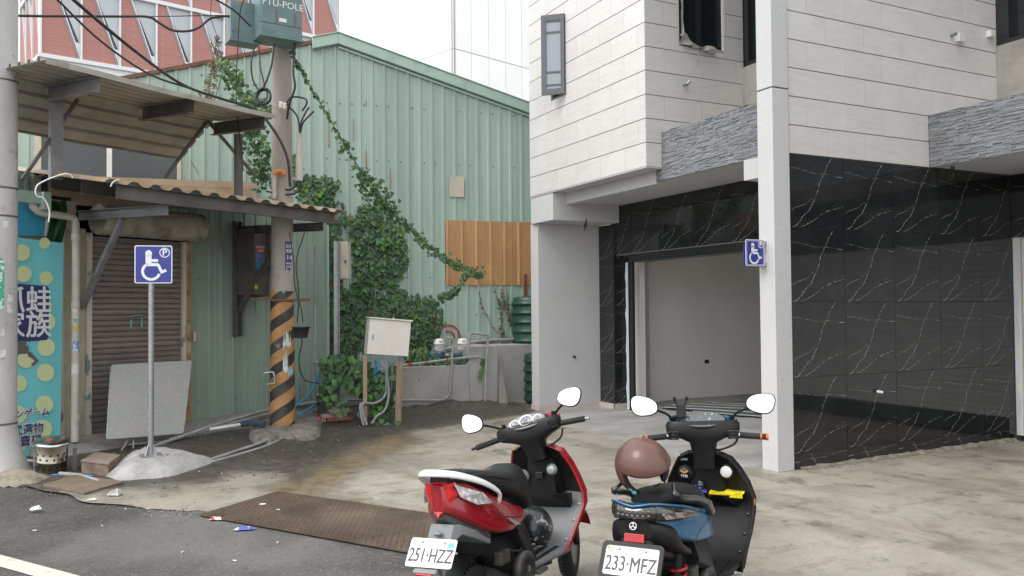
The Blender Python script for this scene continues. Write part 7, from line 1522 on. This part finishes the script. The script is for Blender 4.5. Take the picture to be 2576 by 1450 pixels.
        mb = MB(); mb.lathe([(.02, -.006), (.018, .004), (.0, .008)], 16, at=(.90, .03, .70), R=Matrix(((0, 0, -1), (0, 1, 0), (1.7, 0, 0)))); gm = B(mb, 'round_meter', M_BGL, ish); M_LCD = mat('blue lcd', (.05, .25, .40), .3, emit=(.02, .16, .30))
        for dz in (-.012, .004): mb = MB(); mb.cbox((.891, .03, .70+dz), (.001, .016, .004)); B(mb, 'meter_digits', M_LCD, ish)
        mb = MB(); mb.cbox((.905, .13, .845), (.002, .06, .014)); B(mb, 'caution_label', M_GPL, ish)
    # tail: seat base, panels, lamps
    if red:
        pan = [(-.225, .035, .745, .87, .7), (-.19, .085, .72, .885, .7), (-.10, .135, .66, .87, .72), (.0, .165, .60, .82, .75), (.10, .178, .56, .77, .78), (.22, .178, .54, .72, .8), (.33, .168, .55, .67, .8), (.42, .15, .57, .64, .8)]
        mb = MB(); mb.loft(xloft(pan, e=6, n=32)); sp_ = B(mb, 'tail_panel', M_REDP)
        mb = MB(); mb.loft(xloft([(.30, .172, .50, .60), (.38, .162, .38, .60), (.46, .15, .30, .58), (.52, .14, .28, .50)], e=4)); B(mb, 'skirt_cover', M_GPL if False else M_BPL)
        seat = [(-.20, .06, .87, .925, .6), (-.12, .11, .85, .928, .6), (.0, .14, .82, .912, .64), (.15, .165, .765, .88, .68), (.28, .172, .715, .852, .7), (.38, .172, .68, .845, .7), (.46, .170, .63, .86, .66), (.53, .155, .59, .85, .62), (.585, .13, .575, .80, .6), (.61, .09, .59, .72, .6)]
        mb = MB(); mb.loft(xloft(seat)); B(mb, 'seat', M_SEAT)
        for sg in (-1, 1): mb = MB(); mb.tube(curve_pts([(-.10, sg*.10, .895), (.05, sg*.118, .87), (.2, sg*.132, .83), (.35, sg*.135, .79), (.50, sg*.12, .74)], 5), .0025, 5); B(mb, 'seat_seam', M_BGL)
        rail = curve_pts([(.085, -.172, .73), (.06, -.188, .785), (-.05, -.17, .852), (-.17, -.120, .905), (-.245, -.06, .930), (-.25, 0, .932), (-.245, .06, .930), (-.17, .120, .905), (-.05, .17, .852), (.06, .188, .785), (.085, .172, .73)], 5); mb = MB(); n_ = len(rail)
        mb.tube(rail, [.013+.011*(1-abs(2*i/(n_-1)-1))**.4 for i in range(n_)], 10, flat=.55); B(mb, 'grab_rail', M_WPL)
        for sg in (-1, 1): mb = MB(); mb.tube([(-.2, sg*.06, .93), (-.15, sg*.05, .87)], .012, 8); B(mb, 'rail_bracket', M_GPL)
        lamp = lambda y, z, off: (-.262-off+.75*abs(y)+.22*(.88-z), y, z)
        mb = MB(); mb.prism([(0, .712), (.05, .765), (.092, .815), (.070, .875), (0, .885), (-.070, .875), (-.092, .815), (-.05, .765)], lambda u_, v_, w_: lamp(u_, v_, w_), -.05, .008); B(mb, 'tail_lamp', M_LENS, bevel=.003)
        mb = MB(); mb.tube([lamp(-.0, .715, .010), lamp(.0, .88, .010)], .0022, 5); B(mb, 'lamp_ridge', M_REDP)
        for sg in (-1, 1):
            P = [(-.195, .085*sg, .870), (-.180, .108*sg, .805), (-.105, .158*sg, .755), (.0, .186*sg, .742), (-.06, .166*sg, .806)]; Q = [(a+.02, b*.8, c2) for a, b, c2 in P]; mb = MB(); n_ = len(P); mb.add(P+Q, [tuple(range(n_)), tuple(range(n_, 2*n_))[::-1]]+[(i, (i+1) % n_, n_+(i+1) % n_, n_+i) for i in range(n_)]); B(mb, 'turn_signal', M_CLR, bevel=.003)
            mb = MB(); mb.add([(.12, .1815*sg, .655), (.24, .1815*sg, .60), (.30, .178*sg, .565), (.22, .182*sg, .585)], [(0, 1, 2, 3)]); B(mb, 'silver_flash', M_SILV, recalc=False)
            mb = MB(); mb.add([(.06, .1812*sg, .70), (.12, .182*sg, .675), (.125, .182*sg, .66), (.065, .1812*sg, .685)], [(0, 1, 2, 3)]); B(mb, 'model_badge', mat('badge', (.30, .22, .05), .4, c2=(.05, .05, .12), ns=60, lo=.48, hi=.55), recalc=False)
        mb = MB(); mb.loft(xloft([(-.205, .02, .70, .73), (-.17, .06, .665, .73), (-.08, .10, .615, .70), (.05, .14, .55, .62)], e=6)); B(mb, 'tail_cover', mat('dark grey plastic', (.06, .06, .062), .55))
        rf = [(.06, .12, .52, .575, 1), (-.06, .105, .575, .625, 1), (-.15, .09, .615, .668, .9), (-.195, .082, .60, .675, .8), (-.225, .075, .555, .625, .9), (-.262, .068, .50, .56, .9), (-.30, .06, .445, .49, .9)]; mb = MB(); mb.loft(xloft(rf, e=9), smooth=False); B(mb, 'plate_bracket', M_GPL)
        mb = MB(); mb.lathe([(.0, 0), (.018, .004), (.028, .014), (.02, .03), (.0, .034)], 16, at=(-.222, .0, .640), R=Matrix(((0, 0, -1), (0, .9, 0), (.45, 0, 0)))); B(mb, 'plate_lamp', M_GPL)
        mb = MB(); mb.cbox((-.355, .01, .462), (.012, .09, .045), R=Matrix.Rotation(math.radians(-30), 3, 'Y')); B(mb, 'reflector', M_REF, bevel=.003)
        mb = MB(); mb.cbox((-.335, .01, .465), (.03, .13, .07), R=Matrix.Rotation(math.radians(-30), 3, 'Y')); B(mb, 'reflector_holder', M_GPL, bevel=.006)
        number_plate(t, -.305, .565, math.radians(35), text='251·HZZ', framed=False)
    else:
        pan = [(-.20, .09, .70, .822, .85), (-.12, .138, .66, .815, .85), (.0, .172, .62, .785, .86), (.12, .188, .585, .765, .86), (.25, .194, .56, .735, .86), (.38, .19, .54, .70, .86), (.46, .165, .53, .66, .86), (.51, .14, .53, .62, .8)]
        mb = MB(); mb.loft(xloft(pan, e=5.5, n=32)); B(mb, 'tail_panel', M_BLUP)
        mb = MB(); mb.loft(xloft([(-.252, .08, .685, .768, .95), (-.215, .128, .65, .762, .95), (-.13, .160, .605, .735, .98), (-.05, .165, .575, .64, .98), (.06, .165, .54, .585, .98)], e=4)); B(mb, 'tail_cover', M_BPL)
        mb = MB(); mb.loft(xloft([(.18, .176, .46, .60), (.32, .178, .40, .58), (.45, .17, .30, .57), (.54, .15, .25, .50), (.60, .13, .24, .34)], e=4)); B(mb, 'skirt_cover', M_GPL if False else M_BPL)
        seat = [(-.08, .09, .80, .85, .7), (.02, .13, .79, .86, .7), (.15, .155, .755, .845, .7), (.28, .16, .72, .83, .72), (.40, .155, .69, .815, .7), (.50, .14, .65, .79, .66), (.565, .11, .63, .74, .62), (.59, .07, .64, .69, .6)]
        mb = MB(); mb.loft(xloft(seat)); B(mb, 'seat', M_SEAT)
        for sg in (-1, 1): mb = MB(); mb.tube(curve_pts([(-.06, sg*.125, .895), (-.11, sg*.150, .865), (-.03, sg*.170, .838), (.12, sg*.184, .805), (.26, sg*.188, .755), (.37, sg*.178, .685)], 5), [.012]*5+[.018]*15+[.024]*6, 9, flat=.8); B(mb, 'grab_rail', M_BGL)
        PLN = [(-.270, 0), (-.266, .04), (-.250, .078), (-.212, .114), (-.150, .148), (-.07, .172), (.01, .188), (.085, .196)]
        LT = [.826, .832, .838, .832, .818, .800, .776, .744]; LB = [.778, .774, .770, .762, .752, .745, .739, .735]
        def lamp(q, z, off):                                      # q: signed position along the outline, 0 at the middle, 7 at the tip
            k = min(6, int(abs(q))); f = abs(q)-k; x = PLN[k][0]*(1-f)+PLN[k+1][0]*f; y = PLN[k][1]*(1-f)+PLN[k+1][1]*f; return (x-off, math.copysign(y, q) if q else 0.0, z)
        def li(L_, q): k = min(6, int(abs(q))); f = abs(q)-k; return L_[k]*(1-f)+L_[k+1]*f
        for q0, q1, m_, nm in ((-7, -2.55, M_SMK, 'turn_signal'), (-2.5, 2.5, M_SMK, 'tail_lamp'), (2.55, 7, M_SMK, 'turn_signal')):
            mb = MB(); qs = np.linspace(q0, q1, 13); n_ = 13; top = [lamp(q, li(LT, q), 0) for q in qs]; bot = [lamp(q, li(LB, q), .004) for q in qs]; mid = [(p[0]-.010, p[1]*1.02, (p[2]+r_[2])/2) for p, r_ in zip(top, bot)]
            mb.add(top+mid+bot+[(p[0]+.05, p[1]*.92, p[2]) for p in top]+[(p[0]+.05, p[1]*.92, p[2]) for p in bot], [(i, i+1, n_+i+1, n_+i) for i in range(12)]+[(n_+i, n_+i+1, 2*n_+i+1, 2*n_+i) for i in range(12)]+[(3*n_+i, 3*n_+i+1, i+1, i) for i in range(12)]+[(2*n_+i, 2*n_+i+1, 4*n_+i+1, 4*n_+i) for i in range(12)], 0, True); lm = B(mb, nm, m_)
            if nm == 'tail_lamp':
                for r_ in range(2):
                    for k in range(7):
                        p = lamp(-1.8+.6*k, .812-.020*r_, .0085); mb = MB(); mb.lathe([(.009, 0), (.007, .003), (0, .004)], 10, at=p, R=Matrix(((0, 0, -1), (0, 1, 0), (.7, 0, 0)))); B(mb, 'lamp_cell', mat('lamp cell', (.085, .08, .076), .15, coat=.6), lm)
            else:
                sg = -1 if q0 < 0 else 1; mb = MB(); P_ = [lamp(sg*q, z, .002) for q, z in ((3.0, .80), (4.6, .786), (5.4, .775), (5.0, .757), (3.4, .768))]; P_ = [(p[0]-.0105, p[1]*1.035, p[2]) for p in P_]; mb.add(P_, [tuple(range(5))]); B(mb, 'indicator_bowl', mat('indicator bowl', (.30, .24, .225), .18, coat=.8, c2=(.08, .065, .06), ns=45, lo=.46, hi=.56), lm, recalc=False)
        mb = MB(); mb.tube([lamp(q, li(LT, q)+.006, .001) for q in np.linspace(-6.8, 6.8, 29)], .006, 6); B(mb, 'blue_lamp_trim', M_BLUP)
        fr = frame((-.268, 0, .745), (0, -1, 0), (.25, 0, 1)); mb = MB(); fn2 = lambda u_, v_, w_: tuple(fr @ Vector((u_, v_, w_)))
        def rg_(r0, r1): o, i = arc_band(0, 0, r0, r1, 0, 360, 24); m2 = len(o); mb.add([fn2(u_, v_, .006) for u_, v_ in o]+[fn2(u_, v_, .006) for u_, v_ in i], [(k, k+1, m2+k+1, m2+k) for k in range(m2-1)])
        rg_(.0145, .0175)
        for k in range(3):
            a = math.pi/2+k*2*math.pi/3; d_ = (math.cos(a), math.sin(a)); n2 = (-d_[1], d_[0]); mb.add([fn2(d_[0]*q+n2[0]*w_, d_[1]*q+n2[1]*w_, .006) for q, w_ in ((0, -.0015), (.015, -.0015), (.015, .0015), (0, .0015))], [(0, 1, 2, 3)]); mb.add([fn2(d_[0]*q+n2[0]*w_, d_[1]*q+n2[1]*w_, .0062) for q, w_ in ((.009, -.005), (.011, -.005), (.011, .005), (.009, .005))], [(0, 1, 2, 3)])
        B(mb, 'round_emblem', M_SWH, recalc=False)
        rf = [(.0, .13, .52, .64), (-.12, .12, .56, .67), (-.20, .105, .59, .70), (-.245, .09, .60, .70), (-.265, .08, .55, .64), (-.30, .075, .48, .55)]; mb = MB(); mb.loft(xloft(rf, e=4)); B(mb, 'plate_bracket', M_BPL)
        mb = MB(); mb.cbox((-.262, 0, .69), (.012, .095, .038), R=Matrix.Rotation(math.radians(12), 3, 'Y')); B(mb, 'reflector', M_REF, bevel=.003)
        number_plate(t, -.315, .598, math.radians(33), '233·MFZ', True)
        mb = MB(); mb.lathe([(.02, 0), (.02, .006), (.0, .010)], 14, at=(.965, -.262, .615), R=Matrix(((1, 0, 0), (0, 0, 1), (0, -1, 0)))); B(mb, 'amber_reflector', M_ORG)
        mb = MB(); mb.tube([(.60, -.20, .285), (.66, -.235, .28)], .018, 10); B(mb, 'footpeg', M_ALU)
    for sg in (-1, 1):
        mb = MB(); ln = [(-.02, .705), (.10, .655), (.22, .625), (.34, .60), (.41, .585)] if red else [(.02, .62), (.14, .655), (.28, .665), (.40, .64), (.47, .60)]
        mb.tube(curve_pts([(x, sg*((.184 if x > -.1 else .17)-(.012 if x > .3 else 0)-(.014 if x > .38 else 0)+(0 if red else .006)), z) for x, z in ln], 4), .0022, 5); B(mb, 'panel_gap', M_BGL)
        mb = MB(); mb.cbox((.50, sg*.165, .27), (.11, .06, .022)); B(mb, 'pillion_step', M_ALU, bevel=.005)
    mb = MB(); mb.tube(curve_pts([(.42, .13, .42), (.30, .15, .40), (.10, .14, .36), (.0, .12, .30)], 5), .007, 6); B(mb, 'brake_cable', M_WIRE)
    mb = MB(); mb.tube(curve_pts([(.46, -.10, .46), (.34, -.14, .42), (.22, -.12, .44), (.12, -.13, .40)], 5), .008, 6); B(mb, 'fuel_hose', M_WIRE)
    mb = MB(); mb.cbox((.16, -.125, .43), (.10, .05, .07)); B(mb, 'air_box', M_ENG, bevel=.01)
    for k in range(6): mb = MB(); mb.lathe([(.075, 0), (.075, .004)], 18, at=(.40+.012*k, -.02, .36), R=Matrix(((0, 0, 1), (0, 1, 0), (-1, 0, 0)))); B(mb, 'cylinder_fin', M_ALU)
    mb = MB(); mb.lathe([(.03, 0), (.085, .004), (.09, .015), (.085, .03)], 24, at=(.0, -.07, .215), R=Matrix(((1, 0, 0), (0, 0, -1), (0, 1, 0)))); B(mb, 'brake_drum', M_ALU)
    # front mudguard and fork
    mb = MB(); mb.grid(lambda u_, v_: (1.27+.25*math.cos(.3+u_*2.2), (v_-.5)*.13, .215+.25*math.sin(.3+u_*2.2)-.02*abs(v_-.5)), 14, 4); B(mb, 'mudguard', PNT)
    mb = MB(); mb.tube([(1.26, .065, .22), (1.10, .06, .55)], .022, 10); B(mb, 'fork_leg', M_BPL); mb = MB(); mb.tube([(1.26, -.065, .22), (1.10, -.06, .55)], .022, 10); B(mb, 'fork_leg', M_BPL)
    # steering head
    sy_, sr_ = (math.radians(11), math.radians(-12.5)) if red else (math.radians(17), math.radians(-1))
    pv = Vector((.90, 0, .86)); SR = Matrix.Rotation(sy_, 3, 'Z') @ Matrix.Rotation(sr_, 3, 'X')
    def ST3(p): q = SR @ (Vector(p)-pv)+pv; return np.array([q.x, q.y, q.z])
    def SM(mb): mb.v = [tuple(ST3(p)) for p in mb.v]; return mb
    zt = 1.0 if red else 1.035
    mb = MB(); rings = [(.905, .80, .062, .058), (.90, .87, .064, .062), (.893, zt-.085, .066, .078), (.888, zt-.062, .066, .125), (.885, zt-.042, .064, .185), (.885, zt-.02, .062, .205), (.885, zt+.02, .058, .208), (.89, zt+.038, .048, .195)]
    mb.loft([sring(x, 0, z, a, b, 32, 3.4, tz=-.12) for x, z, a, b in rings]); hc = B(SM(mb), 'handlebar_cover', M_BPL)
    mb = MB(); rings = [(.93, .97+.0, .03, .13), (.945, zt-.0, .038, .185), (.94, zt+.035, .035, .20), (.925, zt+.062, .02, .14)]; mb.loft([sring(x, 0, z, a, b, 24, 2.4) for x, z, a, b in rings]); B(SM(mb), 'handlebar_cowl', PNT)
    gx, gz = .858, zt+.048; gf = frame((gx, 0, gz), (0, -1, 0), (.72, 0, .70)); gfn = lambda u_, v_, w_: tuple(ST3(gf @ Vector((u_, v_, w_))))
    mb = MB(); el = [(math.cos(a)*.125, math.sin(a)*.052) for a in np.linspace(0, 2*math.pi, 28, endpoint=False)]; mb.loft([[gfn(u_*f, v_*f, w_) for u_, v_ in el] for f, w_ in ((1.18, -.045), (1.12, -.006), (1.0, .004), (.97, .0))]); B(mb, 'gauge_housing', M_BPL)
    if red:
        for (u0, r0, nm) in ((.0, .044, 'speedometer'), (-.074, .031, 'fuel_gauge'), (.074, .031, 'clock_gauge')):
            mb = MB(); o, i = arc_band(u0, -.002 if u0 else .006, r0*.82, r0, 0, 360, 26); m2 = len(o); mb.add([gfn(u_, v_*.95, .010) for u_, v_ in o]+[gfn(u_, v_*.95, .006) for u_, v_ in i], [(k, k+1, m2+k+1, m2+k) for k in range(m2-1)]); rgo = B(mb, nm+'_ring', M_WPL, recalc=False)
            mb = MB(); mb.add([gfn(u_, v_*.95, .0062) for u_, v_ in i[:-1]], [tuple(range(m2-1))]); B(mb, nm, M_GAUGE, recalc=False)
        mb = MB(); mb.add([gfn(u_, v_, .0035) for u_, v_ in el], [tuple(range(28))]); B(mb, 'gauge_plate', M_WPL if False else M_GPL, recalc=False)
    else:
        mb = MB(); mb.add([gfn(u_, v_, .0035) for u_, v_ in el], [tuple(range(28))]); B(mb, 'gauge_glass', mat('wet gauge glass', (.07, .075, .08), .12, coat=.8, c2=(.62, .62, .62), ns=70, lo=.60, hi=.66), recalc=False)
    for sg in (-1, 1):
        gz2 = zt-.015 if red else zt-.045; g0_ = (.882, sg*.19, gz2); g1_ = (.862, sg*.355, gz2-.012)
        mb = MB(); mb.tube([ST3(g0_), ST3(g1_)], .0175, 12); gr = B(mb, 'grip', M_GRIP)
        if red: mb = MB(); mb.tube([ST3(g1_), ST3((.859, sg*.385, gz2-.014))], .008, 8); B(mb, 'bar_end', M_BPL if sg > 0 else M_CHR)
        else:
            for a, b, m_ in ((.165, .205, M_CHR), (.315, .325, M_ORG), (.345, .358, M_ORG)):
                p = lambda y: ST3((.882-.02*(y-.19)/.165, sg*y, gz2-.012*(y-.19)/.165)); mb = MB(); mb.tube([p(a), p(b)], .0195, 12); B(mb, 'grip_ring', m_)
        mb = MB(); mb.tube(curve_pts([ST3((.93, sg*.16, gz2)), ST3((.945, sg*.22, gz2-.005)), ST3((.935, sg*.30, gz2-.012)), ST3((.92, sg*.34, gz2-.015))], 4), .007, 6); B(mb, 'brake_lever', M_ALU if red else M_BPL)
        mb = MB(); mb.cbox((.855, sg*.165, gz2+.01), (.055, .06, .05)); mb.cbox((.828, sg*.165, gz2+.012), (.012, .02, .014)); mb.cbox((.828, sg*.165, gz2-.008), (.012, .026, .010)); B(SM(mb), 'switch_block', M_BGL if not red else M_BPL, bevel=.006)
        mb0 = (.90, sg*.165, zt+.035); 
        c0 = np.array((.80, .315, zt+.125)) if sg > 0 else np.array((.80, -.315, zt+.125)); 
        if not red: c0 = np.array((.80, sg*.32, zt+.14))
        cW = ST3(c0); mid = ST3((.865, sg*.225, zt+.075) if red else (.875, sg*.20, zt+.085)); nrm = Vector((-1, .03*sg, .30)).normalized()
        camd = Vector(); nv = SR @ nrm; up = Vector((0.3, 0, 1)); mirror(t, ST3(mb0), mid, cW, tuple(nv), up, .138 if red else .150, .108, -sg)
    mb = MB(); mb.tube(curve_pts([ST3((.90, -.20, zt-.05)), ST3((.90, -.17, zt-.10)), ST3((.90, -.09, zt-.13)), ST3((.90, -.05, zt-.12))], 5), .006, 6); B(mb, 'throttle_cable', M_WIRE)
    if not red:
        mb = MB(); mb.cbox((.85, .115, zt+.10), (.012, .055, .075), R=Matrix.Rotation(.3, 3, 'Y')); ph = B(SM(mb), 'phone_clamp', M_BPL, bevel=.008)
        for yy in (.092, .138): mb = MB(); mb.tube([(.85, yy, zt+.135), (.855, yy+(.01 if yy > .11 else -.01), zt+.165)], .005, 6); mb.tube([(.855, yy+(.01 if yy > .11 else -.01), zt+.16), (.856, yy+(.012 if yy > .11 else -.012), zt+.18)], .009, 8); B(SM(mb), 'clamp_finger', M_BPL, ph)
        mb = MB(); mb.tube([(.86, .115, zt+.08), (.87, .15, zt+.065), (.89, .18, zt+.055)], .012, 8); B(SM(mb), 'clamp_arm', M_BPL, ph)
    return t
b1 = scooter((-3.861, 1.689, 0), math.radians(126), math.radians(4), True, 'red scooter with white grab rail and plate 251-HZZ')
b2 = scooter((-3.226, 2.382, 0), math.radians(124.6), math.radians(1.5), False, 'blue and black scooter with plate 233-MFZ and helmet on its seat')
# ---------------------------------------------------------------- helmets and things in the pocket
def helmet(name, label, bike, loc, front, up, r, shell, lining, rim, openness=.045):
    fr = WM[bike] @ frame(loc, front, (0, 1, 0)) if False else None
    x = Vector(front).normalized(); z = Vector(up); z = (z-x*z.dot(x)).normalized(); y = z.cross(x)
    Rl = Matrix(((x.x, y.x, z.x), (x.y, y.y, z.y), (x.z, y.z, z.z))); Wb = WM[bike]; t = thing(name, label, 'helmet', tuple(Wb @ Vector(loc)), Wb.to_3x3() @ Rl)
    bm = bmesh.new(); bmesh.ops.create_uvsphere(bm, u_segments=40, v_segments=24, radius=r)
    for v in bm.verts: v.co.x *= 1.12; v.co.z *= 1.04
    for co, no in (((0, 0, -r*.72), (0, 0, 1)), ((r*.22, 0, 0), (1, 0, .35)), ((0, 0, r*.22), (-.12, 0, 1))): bmesh.ops.bisect_plane(bm, geom=bm.verts[:]+bm.edges[:]+bm.faces[:], plane_co=co, plane_no=no)
    dl = []
    for f in bm.faces:
        c = f.calc_center_median()
        if c.z < -r*.72 or ((c.x-r*.22)+.35*c.z > 0 and c.z-.12*c.x < r*.22): dl.append(f)
    bmesh.ops.delete(bm, geom=dl, context='FACES'); me = bpy.data.meshes.new('shell'); bm.to_mesh(me); bm.free(); me.materials.append(shell); me.materials.append(rim); me.polygons.foreach_set('use_smooth', [True]*len(me.polygons))
    o = bpy.data.objects.new('shell', me); C.objects.link(o); o.parent = t; WM[o] = WM[t]; sm = o.modifiers.new('thickness', 'SOLIDIFY'); sm.thickness = .024; sm.offset = -1; sm.material_offset_rim = 1; sm.material_offset = 1
    return t, o
M_HBR = mat('matt brown helmet', (.115, .048, .034), .42, coat=.3, c2=(.10, .042, .030), ns=2); M_HPAD = mat('black helmet padding', (.02, .02, .021), .9); M_HLIN = mat('grey helmet padding', (.13, .13, .13), .9)
h2, sh2 = helmet('helmet', 'matt brown open-face helmet resting on the blue scooter seat', b2, (-.015, .035, .965), (-.50, -.78, -.42), (-.05, .40, 1), .132, M_HBR, M_HPAD, M_HPAD)
mb = MB(); r_ = .134
for (a, b, w_, hh, m_) in ((-1.15, -.30, .020, .014, M_STK[0]), (-1.02, -.40, .022, .018, M_TEAL)):
    c = Vector((math.cos(a)*math.cos(b)*r_*1.12, math.sin(a)*math.cos(b)*r_, math.sin(b)*r_*1.04)); nrm = c.normalized(); fr = frame(tuple(c+nrm*.0008), tuple(Vector((0, 0, 1)).cross(nrm)), (0, 0, 1)); mb = MB(); mb.prism([(-w_/2, -hh/2), (w_/2, -hh/2), (w_/2, hh/2), (-w_/2, hh/2)], lambda u_, v_, q: tuple(fr @ Vector((u_, v_, q))), 0, .001); mb.build('safety_sticker', m_, h2, world=False)
mb = MB(); mb.tube(curve_pts([(.05, -.118, -.05), (.03, -.09, -.12), (.0, -.02, -.16), (.02, .08, -.13)], 5), .009, 6, flat=.3); mb.build('chin_strap', M_HPAD, h2, world=False)
M_VIS = mat('smoky visor', (.10, .10, .10), .08, coat=.5)
M_HGR = mat('black helmet with silver flames', (.018, .019, .022), .3, coat=.4, c2=(.33, .33, .34), ns=7, lo=.56, hi=.58, st=(1, 2.5, 3.5), c3=(.06, .062, .068), ns3=3)
h1, sh1 = helmet('helmet', 'black helmet with silver flame graphics in the red scooter footwell', b1, (.70, -.03, .445), (.5, .85, -.2), (.0, -.45, 1), .125, M_HGR, M_HPAD, M_HPAD)
M_YC = mat('yellow cloth', (.72, .60, .01), .9, bump=.4, bs=60); M_PC = mat('purple cloth', (.13, .04, .36), .9, bump=.5, bs=40)
Wb = WM[b2]
mb = MB(); mb.grid(lambda u, v: tuple(Wb @ Vector((.90+.075*v+.0, -.02-.19*u, .664+.012*v+.004*math.sin(u*9+v*5)))), 14, 6); mb.grid(lambda u, v: tuple(Wb @ Vector((.895+.0*v, -.02-.19*u, .667-.022*v))), 14, 2); tag(mb.build('yellow_cloth', M_YC), 'bright yellow cloth folded in the blue scooter pocket', 'cloth')
rg = random.Random(15); ph_ = [[rg.uniform(.3, 1) for _ in range(12)] for _ in range(9)]
mb = MB(); mb.grid(lambda u, v: tuple(Wb @ Vector((.885+.09*v, .115-.12*u, .66+.045*ph_[int(v*8)][int(u*11)]*math.sin(u*math.pi)*math.sin(v*math.pi)**.5+.004))), 11, 8, smooth=False); tag(mb.build('purple_cloth', M_PC), 'crumpled purple cloth in the blue scooter pocket', 'cloth')
